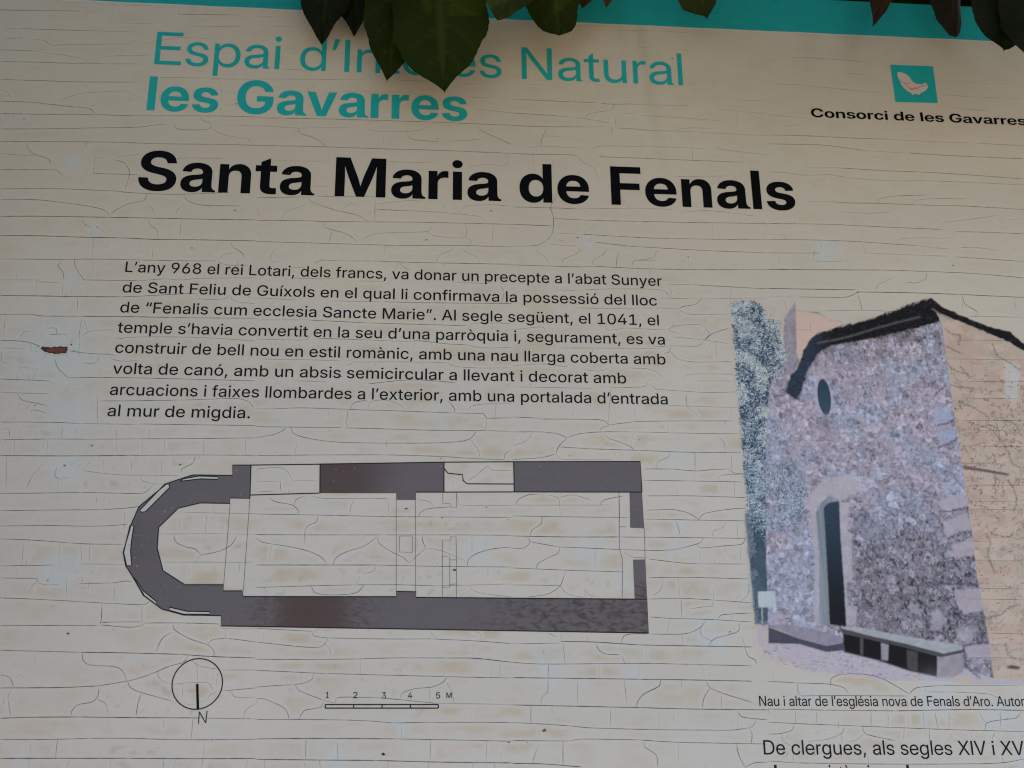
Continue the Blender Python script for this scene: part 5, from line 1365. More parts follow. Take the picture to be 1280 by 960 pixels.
def smooth_line(p, step=1.2):
    """Catmull-Rom through the points"""
    p = [np.array(q) for q in p]
    if len(p) == 2:
        n = max(2, int(np.linalg.norm(p[1] - p[0]) / 3))
        return [p[0] + (p[1] - p[0]) * i / n for i in range(n + 1)]
    q = [2 * p[0] - p[1]] + p + [2 * p[-1] - p[-2]]
    out = []
    for i in range(1, len(q) - 2):
        a, b, c, d = q[i - 1], q[i], q[i + 1], q[i + 2]
        n = max(2, int(np.linalg.norm(c - b) / step))
        # keep the tangents from overshooting on short segments
        L = np.linalg.norm(c - b)
        m0 = (c - a) * 0.5; m1 = (d - b) * 0.5
        for mm in (m0, m1):
            l = np.linalg.norm(mm)
            if l > L * 1.2:
                mm *= L * 1.2 / l
        for k in range(n):
            t = k / n
            out.append((2 * t**3 - 3 * t**2 + 1) * b + (t**3 - 2 * t**2 + t) * m0 + (-2 * t**3 + 3 * t**2) * c + (t**3 - t**2) * m1)
    out.append(p[-1])
    return out

def ribbon(verts, faces, line, width, lift):
    n = len(line)
    base = len(verts)
    wf = width if callable(width) else (lambda i, n: width)
    for i, p in enumerate(line):
        a = line[max(0, i - 1)]; b = line[min(n - 1, i + 1)]
        d = np.array(b) - np.array(a); l = math.hypot(*d) or 1
        nx, ny = -d[1] / l, d[0] / l
        w = wf(i, n) / 2
        verts.append(bp3(p[0] + nx * w, p[1] + ny * w, lift)); verts.append(bp3(p[0] - nx * w, p[1] - ny * w, lift))
        if i:
            k = base + 2 * i
            faces.append((k - 2, k - 1, k + 1, k))

def lines_obj(name, lines, width, mat, lift, parent=board):
    v, f = [], []
    for j, l in enumerate(lines):
        ribbon(v, f, l, width, lift + j * 0.0004)
    o = mesh_obj(name, v, f, mat, parent)
    if parent is board:
        o.location = OFF
    return o

# --- the crack network of the varnish, traced on the face
rng = random.Random(11)
crack_lines = []
for w, s in CRACKS.items():
    for l in s.strip().split('\n'):
        crack_lines.append((w, smooth_line(pts(l))))
# the film goes on cracking the same way over the rest of the sheet
def more_cracks(xa, xb, ya, yb):
    y = ya
    while y < yb:
        x = xa
        while x < xb - 15:
            L = rng.uniform(60, 190); e = min(xb, x + L)
            n = max(3, int((e - x) / 25)); yy = y + rng.uniform(-1, 1)
            crack_lines.append((rng.choice((1, 2, 2, 3)), smooth_line([(x + (e - x) * i / n, yy + rng.uniform(-0.8, 0.8)) for i in range(n + 1)])))
            if rng.random() < 0.8:
                cx = rng.uniform(x, e); h = rng.uniform(5, 9)
                crack_lines.append((rng.choice((1, 2)), smooth_line([(cx, yy), (cx + rng.uniform(-2, 2), yy + h * 0.4), (cx + rng.uniform(-6, 6), yy + h)])))
            x = e + rng.uniform(-4, 10)
        y += rng.uniform(6, 10.5)
for _ in range(190):         # hairlines that only cross part of a flake
    hx_, hy_ = rng.uniform(-325, 350), rng.uniform(-215, 180)
    hl = rng.uniform(2.2, 6.0); sl = rng.uniform(-0.5, 0.5)
    crack_lines.append((0, smooth_line([(hx_, hy_), (hx_ + sl, hy_ - hl * 0.5), (hx_ + sl * rng.uniform(-1, 2), hy_ - hl)])))
more_cracks(X0, -338, -215, 262)
more_cracks(388, X1, -222, 262)
more_cracks(X0, X1, Y0, -228)

# distance to the nearest crack, on a 1 mm raster
DX, DY = int(X1 - X0) + 1, int(Y1 - Y0) + 1
dist = np.full((DY, DX), 9.0)
cp = []
for w, l in crack_lines:
    for a, b in zip(l, l[1:]):
        for t in (0, .34, .67):
            cp.append(a + (b - a) * t)
cp = np.array(cp)
for oy in range(-6, 7):
    for ox in range(-6, 7):
        ix = np.round(cp[:, 0] - X0).astype(int) + ox; iy = np.round(cp[:, 1] - Y0).astype(int) + oy
        ok = (ix >= 0) & (ix < DX) & (iy >= 0) & (iy < DY)
        d = np.hypot(ix + X0 - cp[:, 0], iy + Y0 - cp[:, 1])
        np.minimum.at(dist, (iy[ok], ix[ok]), d[ok])

def crack_dist(x, y):
    fx = np.clip(x - X0, 0, DX - 1.001); fy = np.clip(y - Y0, 0, DY - 1.001)
    ix, iy = fx.astype(int), fy.astype(int); ax, ay = fx - ix, fy - iy
    return (dist[iy, ix] * (1 - ax) + dist[iy, ix + 1] * ax) * (1 - ay) + (dist[iy + 1, ix] * (1 - ax) + dist[iy + 1, ix + 1] * ax) * ay

DRIPS_AND_SHADOW = [(90.0, 262.0, 100.0, 150.0, 4.0, 0.30), (76.0, 262.0, 80.0, 215.0, 3.0, 0.16), (237.0, 262.0, 240.0, 222.0, 9.0, 0.22), (208.0, 262.0, 205.0, 228.0, 7.0, 0.16), (352.0, 262.0, 350.0, 236.0, 14.0, 0.34), (-210.0, 262.0, -214.0, 190.0, 3.0, 0.10), (20.0, 262.0, 24.0, 215.0, 10.0, 0.15)]
PAPER = np.array((0.588, 0.562, 0.512))
def paper_colour(x, y):
    """albedo of the aged paper: cream, tinted for warmer light at the top, foxed inside the flakes, blue-white where the film has lifted"""
    c = np.ones(x.shape + (3,)) * PAPER
    n = fbm(x / 90, y / 60, 3)
    c = c * (0.95 + 0.10 * n)[..., None]
    c = c * (1 - np.array((0.0, 0.02, 0.13)) * sstep(-40, 230, y + 60 * (n - 0.5))[..., None])     # warmer light toward the top, painted in as a yellow tint
    d = crack_dist(x, y)
    inside = sstep(0.8, 3.2, d)
    low = sstep(110, -60, y) * 0.7 + 0.3
    s1 = sstep(0.44, 0.78, fbm(x / 17, y / 9, 20)) * inside * low * (0.45 + 0.75 * sstep(0.36, 0.60, fbm(x / 70, y / 55, 24, 2)))
    s2 = sstep(0.52, 0.80, fbm(x / 13 + 40, y / 8, 31)) * inside * low * (0.2 + sstep(0.40, 0.62, fbm(x / 60 + 9, y / 45, 35, 2)))
    c = c + (np.array((0.50, 0.415, 0.275)) - c) * (0.50 * s1)[..., None]
    c = c + (np.array((0.55, 0.455, 0.39)) - c) * (0.42 * s2)[..., None]
    pin = sstep(0.80, 0.92, vnoise(x / 3.0, y / 2.4, 77)) * sstep(0.5, 0.7, fbm(x / 40, y / 30, 9)) * inside
    c = c * (1 - 0.16 * pin * low)[..., None]
    # green-brown runs and marks, plus the shrub's shadow painted under the band's right end
    for xa, ya, xb, yb, w_, s_ in DRIPS_AND_SHADOW:
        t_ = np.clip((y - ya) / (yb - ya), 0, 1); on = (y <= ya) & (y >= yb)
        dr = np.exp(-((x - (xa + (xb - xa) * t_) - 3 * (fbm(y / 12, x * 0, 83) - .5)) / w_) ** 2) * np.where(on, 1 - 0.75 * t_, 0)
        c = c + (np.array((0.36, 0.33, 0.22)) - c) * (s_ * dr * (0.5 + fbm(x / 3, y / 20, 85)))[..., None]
    edge = np.exp(-(d / 1.1) ** 2)
    c = c * (1 + 0.025 * edge)[..., None]
    lift = np.zeros(x.shape)
    wx = x + 9 * (fbm(x / 9, y / 9, 51) - 0.5); wy = y + 9 * (fbm(x / 9, y / 9, 61) - 0.5)
    for px, py, r, s in PATCHES:
        q = ((wx - px) ** 2 + (wy - py) ** 2) / (r * r)
        lift = np.maximum(lift, s * np.exp(-q * 1.3))
    lift = sstep(0.05, 0.95, lift * (0.45 + 1.1 * fbm(x / 4, y / 4, 71)))
    lift = np.clip(lift, 0, 1)
    c = c + (np.array((0.545, 0.595, 0.610)) - c) * (0.62 * lift)[..., None]
    return c

def grid_mesh(name, gx, gy, colour, lift, mat, attr, keep=None, parent=board):
    nx, ny = len(gx), len(gy)
    X, Y = np.meshgrid(gx, gy)
    co = np.zeros((ny * nx, 3)); co[:, 0] = X.ravel() * 0.001; co[:, 1] = -lift * 0.001; co[:, 2] = Y.ravel() * 0.001
    idx = np.arange(ny * nx).reshape(ny, nx)
    q = np.stack([idx[:-1, :-1], idx[:-1, 1:], idx[1:, 1:], idx[1:, :-1]], -1)
    q = q.reshape(-1, 4) if keep is None else q[keep]
    used = np.unique(q)
    remap = np.full(ny * nx, -1); remap[used] = np.arange(len(used))
    q = remap[q]; co = co[used]; colr = colour.reshape(-1, 3)[used]
    me = bpy.data.meshes.new(name)
    me.vertices.add(len(co)); me.vertices.foreach_set('co', co.ravel())
    me.loops.add(q.size); me.loops.foreach_set('vertex_index', q.ravel().astype(np.int32))
    me.polygons.add(len(q)); me.polygons.foreach_set('loop_start', np.arange(0, q.size, 4, dtype=np.int32))
    a = me.attributes.new(attr, 'FLOAT_COLOR', 'POINT')
    a.data.foreach_set('color', np.concatenate([colr, np.ones((len(colr), 1))], 1).ravel())
    me.materials.append(mat)
    me.update(calc_edges=True)
    o = link(bpy.data.objects.new(name, me), parent)
    if parent is board:
        o.location = OFF
    return o

STEP = 1.25
gx = np.arange(X0, X1 + 0.01, STEP); gy = np.linspace(Y0, BAND_EDGE[0] + 0.5, int((BAND_EDGE[0] - Y0) / STEP))
XX, YY = np.meshgrid(gx, gy)
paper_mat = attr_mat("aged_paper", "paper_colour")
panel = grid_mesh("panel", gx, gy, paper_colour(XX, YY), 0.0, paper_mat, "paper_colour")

def box(name, lo, hi, mat, parent=None, off=(0, 0, 0), bevel=0.0):
    bm = bmesh.new()
    bmesh.ops.create_cube(bm, size=1.0)
    for v in bm.verts:
        v.co = Vector([lo[i] + (hi[i] - lo[i]) * (v.co[i] + 0.5) for i in range(3)])
    if bevel:
        bmesh.ops.bevel(bm, geom=bm.edges[:], offset=bevel, segments=2, affect='EDGES')
    me = bpy.data.meshes.new(name); bm.to_mesh(me); bm.free()
    me.materials.append(mat)
    o = link(bpy.data.objects.new(name, me), parent)
    o.location = off
    return o

alu = simple_mat("grey_aluminium", (0.35, 0.36, 0.37), 0.4)
box("backing_plate", (X0 * .001 - .001, 0.0003, Y0 * .001 - .001), (X1 * .001 + .001, 0.012, Y1 * .001 + .0006), alu, board, OFF, 0.001)
wood = simple_mat("weathered_post_wood", (0.16, 0.11, 0.075), 0.8, 0.2, 0.4, 30)
for x in (-0.33, 0.40):
    box("post", (x - 0.04, 0.0135, -BOARD_H), (x + 0.04, 0.09, Y1 * .001 - 0.02), wood, board, OFF, 0.004)

# --- heading band along the top
teal = print_mat("turquoise_ink", (0.020, 0.40, 0.385), 0.14)
band_teal = print_mat("turquoise_band_ink", (0.018, 0.36, 0.355), 0.16)
bn = 60
be = [(X0 + (X1 - X0) * i / bn, BAND_EDGE[0] + 0.35 * math.sin(i * 1.7) * 0.3) for i in range(bn + 1)]
sheet("header_band", [be + [(X1, Y1), (X0, Y1)]], band_teal, 0.06)
white_edge = simple_mat("bare_white_edge", (0.62, 0.60, 0.55), 0.5)
lines_obj("band_edging", [[(x, y - 0.3) for x, y in be]], 0.9, white_edge, 0.10)

# --- lettering
def glyph_contours(spec, n):
    tok = spec.split(); P = []
    for t in tok:
        on = not t.endswith('*'); x, y = t.rstrip('*').split(',')
        P.append((float(x), float(y), on))
    Q = []
    for i in range(len(P)):
        a, b = P[i], P[(i + 1) % len(P)]
        Q.append(a)
        if not a[2] and not b[2]:
            Q.append(((a[0] + b[0]) / 2, (a[1] + b[1]) / 2, True))
    k = next(i for i, p in enumerate(Q) if p[2]); Q = Q[k:] + Q[:k] + [Q[k]]
    out = []; i = 0
    while i < len(Q) - 1:
        if Q[i + 1][2]:
            out.append(Q[i][:2]); i += 1
        else:
            a, b, d = Q[i], Q[i + 1], Q[i + 2]
            for t in range(n):
                t /= n
                out.append(tuple((1 - t) ** 2 * a[j] + 2 * t * (1 - t) * b[j] + t * t * d[j] for j in (0, 1)))
            i += 2
    return out

GLYPH_FILL = {}
part_tracking = {'logo_text': 1.36}
def text_mesh_data(lines, lift):
    """set every line from its filled glyphs, stretched to its printed length; returns verts, faces"""
    V, Fc = [], []
    for (_, text, font, a, b, cap) in lines:
        g = GLYPHS[font]; x = 0.0; lo = 1e9; hi = -1e9; run = []
        n = 8 if cap > 15 else 4
        for ti, ch in enumerate(text):
            spec = g[ch]
            if len(spec) > 1:
                key = (font, ch, n)
                if key not in GLYPH_FILL:
                    GLYPH_FILL[key] = fill([glyph_contours(q, n) for q in spec[1:]])
                gv, gf = GLYPH_FILL[key]
                run.append((x, gv, gf, ti)); lo = min(lo, x + min(p[0] for p in gv)); hi = max(hi, x + max(p[0] for p in gv))
            x += spec[0]
        dx, dy = b[0] - a[0], b[1] - a[1]
        W = math.hypot(dx, dy); k = W / (hi - lo); sy = cap / 1000.0
        ux, uy = dx / W, dy / W
        track = 0.0
        if part_tracking.get(lines[0][0]):          # letterspaced lines: natural width, the rest as space between letters
            k = sy * part_tracking[lines[0][0]]; track = (W - (hi - lo) * k) / max(1, len(text) - 1)
        for x, gv, gf, ti in run:
            base = len(V)
            for px, py in gv:
                lx, ly = (x + px - lo) * k + track * ti, py * sy
                V.append(bp3(a[0] + ux * lx - uy * ly, a[1] + uy * lx + ux * ly, lift))
            Fc += [tuple(base + i for i in t) for t in gf]
    return V, Fc

def front(me):
    bm = bmesh.new(); bm.from_mesh(me); bm.normal_update()
    for f in bm.faces:
        if f.normal.y > 0:
            f.normal_flip()
    bm.to_mesh(me); bm.free()

ink_black = print_mat("black_ink", (0.0035, 0.0032, 0.0028), 0.2)
ink_text = print_mat("black_text_ink", (0.012, 0.012, 0.014), 0.2)
def lettering(part, mat, lift, parent=board):
    v, f = text_mesh_data([l for l in LINES if l[0] == part], lift)
    o = mesh_obj(part, v, f, mat, parent)
    front(o.data)
    if parent is board:
        o.location = OFF
    return o

for part, mat in (("heading_text", teal), ("subheading_text", teal), ("title_text", ink_black), ("paragraph_text", ink_text),
                  ("caption_text", ink_text), ("column_text", ink_text)):
    lettering(part, mat, 0.16)

# --- emblem of the consortium
logo = sheet("logo", [pts(LOGO)], teal, 0.12)
pale = print_mat("pale_pink_ink", (0.64, 0.54, 0.48), 0.2)
sheet("map_emblem", [pts(LOGO_MAP)], pale, 0.16, logo)
coral = print_mat("coral_ink", (0.50, 0.17, 0.13), 0.2)
lines_obj("emblem_lines", [smooth_line(pts(p)) for p in LOGO_LINES], 0.45, coral, 0.19, logo)
lettering("logo_text", ink_black, 0.16, logo)

# --- plan of the church
pm, pnt, pb = node_mat("plan_ink")
ptc, _bp = film_bump(pnt, pb, 0.2)
mp = pnt.nodes.new("ShaderNodeMapping"); mp.inputs["Scale"].default_value = (210, 210, 430)
n1 = pnt.nodes.new("ShaderNodeTexNoise"); n1.inputs["Scale"].default_value = 1.0; n1.inputs["Detail"].default_value = 7; n1.inputs["Distortion"].default_value = 0.5
pnt.links.new(ptc.outputs["Object"], mp.inputs["Vector"]); pnt.links.new(mp.outputs[0], n1.inputs["Vector"])
ramp = pnt.nodes.new("ShaderNodeValToRGB")
ramp.color_ramp.elements[0].position = 0.36; ramp.color_ramp.elements[0].color = (0.085, 0.066, 0.062, 1)
ramp.color_ramp.elements[1].position = 0.56; ramp.color_ramp.elements[1].color = (0.140, 0.126, 0.134, 1)
pnt.links.new(n1.outputs["Fac"], ramp.inputs[0])
at = pnt.nodes.new("ShaderNodeAttribute"); at.attribute_name = "wrinkle"
mixw = pnt.nodes.new("ShaderNodeMix"); mixw.data_type = 'RGBA'
at2 = pnt.nodes.new("ShaderNodeAttribute"); at2.attribute_name = "brown"
mixb = pnt.nodes.new("ShaderNodeMix"); mixb.data_type = 'RGBA'
mixb.inputs[6].default_value = (0.140, 0.126, 0.136, 1); mixb.inputs[7].default_value = (0.090, 0.062, 0.057, 1)
pnt.links.new(at2.outputs["Fac"], mixb.inputs[0])
pnt.links.new(at.outputs["Fac"], mixw.inputs[0]); pnt.links.new(mixb.outputs[2], mixw.inputs[6]); pnt.links.new(ramp.outputs[0], mixw.inputs[7])
pnt.links.new(mixw.outputs[2], pb.inputs["Base Color"])
pb.inputs["Roughness"].default_value = 0.36; pb.inputs["Specular IOR Level"].default_value = 0.12

plan = sheet("floor_plan", [pts(p) for p in PLAN_WALLS], pm, 0.12)
bmx = bmesh.new(); bmx.from_mesh(plan.data)
for _ in range(5):
    es = [e for e in bmx.edges if e.calc_length() > 0.006]
    if not es: break
    bmesh.ops.subdivide_edges(bmx, edges=es, cuts=1)
    bmesh.ops.triangulate(bmx, faces=bmx.faces[:])
bmx.to_mesh(plan.data); bmx.free()
front(plan.data)
pco = np.array([v.co for v in plan.data.vertices]) * 1000
wr = plan.data.attributes.new("wrinkle", 'FLOAT', 'POINT'); br = plan.data.attributes.new("brown", 'FLOAT', 'POINT')
px_, py_ = pco[:, 0], pco[:, 2]
low_wall = (py_ < -118)
wv = np.where(low_wall, np.maximum(sstep(-40, 20, px_), 0.75 * np.exp(-((px_ + 138) / 9) ** 2) + 0.75 * np.exp(-((px_ + 86) / 11) ** 2)), 0.0)
bv = np.where(low_wall, sstep(-140, -128, px_) * sstep(-80, -96, px_), np.where(py_ > -90, sstep(-60, -95, px_) * sstep(-128, -118, px_) * 0.9, 0.0))
bv = np.maximum(bv, 0.35 * np.exp(-((px_ + 225) / 20) ** 2 - ((py_ + 100) / 18) ** 2))
wr.data.foreach_set('value', np.clip(wv, 0, 1)); br.data.foreach_set('value', np.clip(bv, 0, 1))
paper_ink = simple_mat("unprinted_paper", (0.56, 0.545, 0.52), 0.45, 0.3, 0.05)
sheet("buttress_niche", [pts(p) for p in PLAN_NICHES], paper_ink, 0.16, plan)
line_ink = print_mat("outline_ink", (0.026, 0.026, 0.030), 0.2)
lines_obj("wall_outline", [pts(p) for p in PLAN_HEAVY], 0.62, line_ink, 0.19, plan)
fine_ink = print_mat("thin_grey_ink", (0.16, 0.17, 0.19), 0.2)
for p in PLAN_FINE:
    lines_obj("construction_line", [pts(p)], 0.26, fine_ink, 0.17, plan)
nick = simple_mat("chipped_pale_spot", (0.30, 0.27, 0.26), 0.5, 0.3, 0.3)
nv, nf = [], []
for x, y, r in NICKS:
    k = len(nv); n = 7
    for i in range(n):
        a_ = 2 * math.pi * i / n; rr = r * random.uniform(0.5, 1.3)
        nv.append(bp3(x + rr * math.cos(a_), y + rr * 0.9 * math.sin(a_), 0.20))
    nf.append(tuple(range(k, k + n)))
no = mesh_obj("chipped_spot", nv, nf, nick, plan); front(no.data); no["kind"] = "stuff"

# --- north arrow and scale bar
circ = [(RING[0][0] + RING[1] * math.cos(t * math.pi / 48), RING[0][1] + RING[1] * math.sin(t * math.pi / 48)) for t in range(97)]
north = lines_obj("north_arrow", [circ], 0.62, line_ink, 0.15)
lines_obj("needle", [[NEEDLE[0], NEEDLE[1]]], 1.3, ink_black, 0.18, north)
lines_obj("north_letter", [[p] + [q] for p, q in zip(pts(LETTER_N), pts(LETTER_N)[1:])], 0.5, line_ink, 0.17, north)
b4 = pts(BAR)
bar = lines_obj("scale_bar", [[b4[0], b4[1]], [b4[2], b4[3]], [b4[3], b4[0]], [b4[1], b4[2]]] + [pts(t) for t in BAR_TICKS], 0.62, line_ink, 0.15)
lettering("scale_number", line_ink, 0.16, bar)

# --- the printed photograph of the church
RES = 0.45
cx0, cx1, cy0, cy1 = 128.0, 338.0, -176.0, 66.0
NX, NY = int((cx1 - cx0) / RES) + 1, int((cy1 - cy0) / RES) + 1
hx = cx0 + np.arange(NX) * RES; hy = cy0 + np.arange(NY) * RES
HX, HY = np.meshgrid(hx, hy)

def inside(p, X, Y):
    r = np.zeros(X.shape, bool)
    n = len(p)
    for i in range(n):
        (xa, ya), (xb, yb) = p[i], p[(i + 1) % n]
        if ya == yb: continue
        c = ((ya > Y) != (yb > Y)) & (X < (xb - xa) * (Y - ya) / (yb - ya) + xa)
        r ^= c
    return r

def blur(a, n):
    for _ in range(n):
        p = np.pad(a, 1, mode='edge')
        a = (p[:-2, 1:-1] + p[2:, 1:-1] + p[1:-1, :-2] + p[1:-1, 2:] + 2 * a) / 6
    return a

def cov(key, soft=1, warp=0.0):
    p = pts(PRINT[key]) if isinstance(key, str) else key
    a = np.zeros(HX.shape)
    wx = wy = 0.0
    if warp:
        wx = warp * (fbm(HX / 2.2, HY / 2.2, 91) - 0.5) * 2; wy = warp * (fbm(HX / 2.2, HY / 2.2, 95) - 0.5) * 2
    for sx in (-.25, .25):
        for sy in (-.25, .25):
            a += inside(p, HX + sx * RES + wx, HY + sy * RES + wy)
    return blur(a / 4, soft)

K_PRINT = 0.60      # how bright the sheet looks there against its own albedo
def pr(c):
    return lin(c) / K_PRINT

img = paper_colour(HX, HY)
alpha = np.zeros(HX.shape)
region = np.zeros(HX.shape, int)
REG = {}
def paint(mask, colour, name=None, cover=True):
    global img, alpha
    c = np.asarray(colour, float)
    img = img * (1 - mask)[..., None] + c * mask[..., None]
    if cover:
        alpha = np.maximum(alpha, mask)
    if name:
        k = REG.setdefault(name, len(REG) + 1)
        region[mask > 0.5] = k

prng = np.random.RandomState(5)
def strokes(mask, n, cols, length, wblend=0.85, ang=None):
    """short brush-like dashes of leaf or stone size inside the mask"""
    global img, alpha
    prob = mask.ravel() / mask.sum()
    at_ = prng.choice(prob.size, n, p=prob)
    iy, ix = np.unravel_index(at_, mask.shape)
    cc = np.array(cols)[prng.randint(len(cols), size=n)] * (0.8 + 0.4 * prng.rand(n, 1))
    th = prng.rand(n) * math.pi if ang is None else ang[0] + ang[1] * (prng.rand(n) - 0.5)
    L = length * (0.5 + prng.rand(n)) / RES
    m_ = int(length * 1.5 / RES * 1.3) + 2
    for k in range(m_):
        t = (k / (m_ - 1) - 0.5)
        x = np.clip(np.round(ix + np.cos(th) * L * t).astype(int), 0, NX - 1); y = np.clip(np.round(iy + np.sin(th) * L * t).astype(int), 0, NY - 1)
        img[y, x] = img[y, x] * (1 - wblend) + cc * wblend
        alpha[y, x] = np.maximum(alpha[y, x], 0.9)

# ground in front of the church, fading into the paper
g = cov('ground', 5)
gn = fbm(HX / 6, HY / 2.5, 140)
gc = pr((0.62, 0.575, 0.545)) + (pr((0.58, 0.57, 0.62)) - pr((0.62, 0.575, 0.545))) * sstep(0.35, 0.6, gn)[..., None]
paint(g * 0.85, gc, "printed_ground")
paint(cov('lilac', 8) * 0.75, pr((0.595, 0.575, 0.605)) * (0.86 + 0.28 * fbm(HX / 2.4, HY / 1.1, 150))[..., None], "printed_ground")
strokes(cov('lilac', 4) * sstep(.45, .6, fbm(HX / 5, HY / 3, 152)), 300, [pr((0.42, 0.42, 0.48)), pr((0.64, 0.61, 0.66))], 1.0, 0.3, (0, 0.6))

def stones(size_x, size_y, k):
    u = HX / size_x; v = HY / size_y
    u = u + 1.1 * (fbm(HX / 2.4, HY / 2.4, k + 5) - 0.5); v = v + 1.1 * (fbm(HX / 2.4 + 9, HY / 2.4, k + 7) - 0.5)
    iu, iv = np.floor(u), np.floor(v)
    f1 = np.full(HX.shape, 9.0); f2 = np.full(HX.shape, 9.0); cid = np.zeros(HX.shape)
    for a in (-1, 0, 1):
        for b in (-1, 0, 1):
            ju, jv = iu + a, iv + b
            d = np.hypot(u - ju - hash01(ju, jv, k), v - jv - hash01(ju, jv, k + 1))
            h = hash01(ju, jv, k + 2)
            near = d < f1
            f2 = np.where(near, f1, np.minimum(f2, d)); cid = np.where(near, h, cid); f1 = np.where(near, d, f1)
    return cid, f2 - f1

# sunlit side wall
s = cov('side', 2)
sn = fbm(HX / 16, HY / 10, 160)
sc = pr((0.605, 0.565, 0.53)) + (pr((0.61, 0.555, 0.52)) - pr((0.605, 0.565, 0.53))) * sstep(0.4, 0.6, sn)[..., None]
sc = sc * (0.97 + 0.08 * fbm(HX / 3, HY / 3, 165))[..., None]
cS, eS = stones(9.0, 4.6, 620)
course = (1 - sstep(0.0, 0.10, eS)) * sstep(0.42, 0.60, fbm(HX / 8, HY / 6, 622)) * sstep(36, 10, HY)
sc = sc * (0.93 + 0.14 * cS)[..., None] * (1 - 0.36 * course)[..., None]
paint(s, sc, "printed_side_wall")
paint(cov('bluepatch', 6) * 0.6, pr((0.62, 0.64, 0.65)), None)
ivy = cov(pts(PRINT['side']), 1) * sstep(218, 238, HX - 0.11 * (HY + 20)) 
dens = ivy * sstep(25, -15, HY) * sstep(-140, -70, HY) * sstep(0.42, 0.6, fbm(HX / 7, HY / 7, 171)) * sstep(262, 285, HX)
if dens.sum() > 1:
    strokes(dens, 520, [pr((0.36, 0.27, 0.27)), pr((0.45, 0.36, 0.34)), pr((0.3, 0.25, 0.28))], 1.7, 0.4)
dens2 = s * sstep(30, -20, HY) * sstep(0.5, 0.7, fbm(HX / 6, HY / 5, 175))
strokes(dens2, 330, [pr((0.50, 0.40, 0.37)), pr((0.62, 0.50, 0.46))], 1.8, 0.45, (0.0, 1.6))
def pen(spec, colour, width, lo, hi, jit=0.3):
    """a hand-thick line of the print, uneven in strength"""
    global img, alpha
    for p_ in smooth_line(pts(spec), 0.4):
        qx, qy = p_[0] + jit * prng.randn(), p_[1] + jit * prng.randn()
        i0, i1 = int((qx - 2.5 - cx0) / RES), int((qx + 2.5 - cx0) / RES) + 1
        j0, j1 = int((qy - 2.5 - cy0) / RES), int((qy + 2.5 - cy0) / RES) + 1
        i0, j0 = max(i0, 0), max(j0, 0)
        if i1 <= i0 or j1 <= j0: continue
        sl = (slice(j0, j1), slice(i0, i1))
        w_ = np.exp(-((HX[sl] - qx) ** 2 + (HY[sl] - qy) ** 2) / width ** 2) * prng.uniform(lo, hi)
        img[sl] = img[sl] * (1 - w_)[..., None] + pr(colour) * w_[..., None]
        alpha[sl] = np.maximum(alpha[sl], w_)
for tw in TWIGS:
    pen(tw, (0.34, 0.27, 0.28), 0.42, 0.15, 0.6)
paint(cov('streak', 1) * 0.9, pr((0.36, 0.32, 0.33)), None)
paint(cov('groundstone', 2) * 0.9, pr((0.25, 0.23, 0.25)), None)

# bell tower behind the roof
paint(cov('towerside', 2) * 0.75, pr((0.66, 0.585, 0.56)), "printed_tower")
paint(cov('tower', 1, 0.5), pr((0.51, 0.49, 0.53)) * (0.7 + 0.6 * fbm(HX / 1.5, HY / 2.2, 181))[..., None], "printed_tower")

# tree at the left
t = cov('tree', 7, 3.0) * sstep(0, 1.5, HX - 137.5)
tn = fbm(HX / 7, HY / 7, 190)
dark, mid, light = pr((0.21, 0.27, 0.34)), pr((0.42, 0.47, 0.53)), pr((0.58, 0.62, 0.64))
left_side = sstep(186, 150, HX)
clump = sstep(0.42, 0.60, tn) * (0.25 + 0.75 * left_side)
for q_ in TREE_DARKS:
    clump = np.maximum(clump, np.exp(-((HX - q_[0]) ** 2 + (HY - q_[1]) ** 2) / q_[2] ** 2))
paint(t * (0.12 + 0.75 * clump), mid + (dark - mid) * (0.9 * clump)[..., None], "printed_tree")
for k_ in range(5):
    strokes(t * (0.06 + clump ** 1.5), 900, [dark, dark, pr((0.15, 0.20, 0.28))], 1.6, 0.7)
    strokes(t * t, 500, [mid, dark, pr((0.46, 0.50, 0.55))], 1.7, 0.65)
    strokes(t * (1.1 - 0.85 * clump), 1000, [light, light, mid, pr((0.62, 0.64, 0.63))], 1.7, 0.7)
strokes(t * clump, 900, [light, mid], 1.3, 0.6)
tk = cov('trunk', 3)
paint(tk * 0.9, pr((0.20, 0.27, 0.33)) * (0.8 + 0.5 * fbm(HX / 3, HY / 3, 195))[..., None], "printed_tree")
strokes(tk * sstep(0.5, 0.6, fbm(HX / 6, HY / 6, 197)), 350, [pr((0.42, 0.45, 0.48))], 1.2, 0.4)

# rubble front wall: two sizes of stone
w = cov('wall', 1)
cA, eA = stones(3.1, 3.0, 300)
cB, eB = stones(5.6, 5.2, 340)
big = 0.25 + 0.75 * sstep(-10, -90, HY + 6 * (fbm(HX / 9, HY / 9, 351) - .5) * 4) * sstep(185, 225, HX)
tone = fbm(HX / 14, HY / 14, 360)
base = pr((0.56, 0.54, 0.585)) + (pr((0.535, 0.545, 0.60)) - pr((0.56, 0.54, 0.585))) * sstep(0.4, 0.6, tone)[..., None]
eave = sstep(8, 40, HY - 0.10 * (HX - 200)) * sstep(160, 190, HX)
base = base + (pr((0.40, 0.38, 0.395)) - base) * (0.85 * eave * sstep(0.3, 0.6, fbm(HX / 6, HY / 12, 366)))[..., None]
lowr = sstep(-55, -120, HY) * sstep(172, 200, HX)
base = base + (pr((0.445, 0.435, 0.465)) - base) * (0.9 * lowr)[..., None]
n1 = fbm(HX / 1.3, HY / 1.5, 380)
shA = 0.80 + 0.22 * sstep(0.0, 0.42, eA)
shB = 0.60 + 0.42 * sstep(0.0, 0.30, eB + 0.10 * (n1 - 0.5))
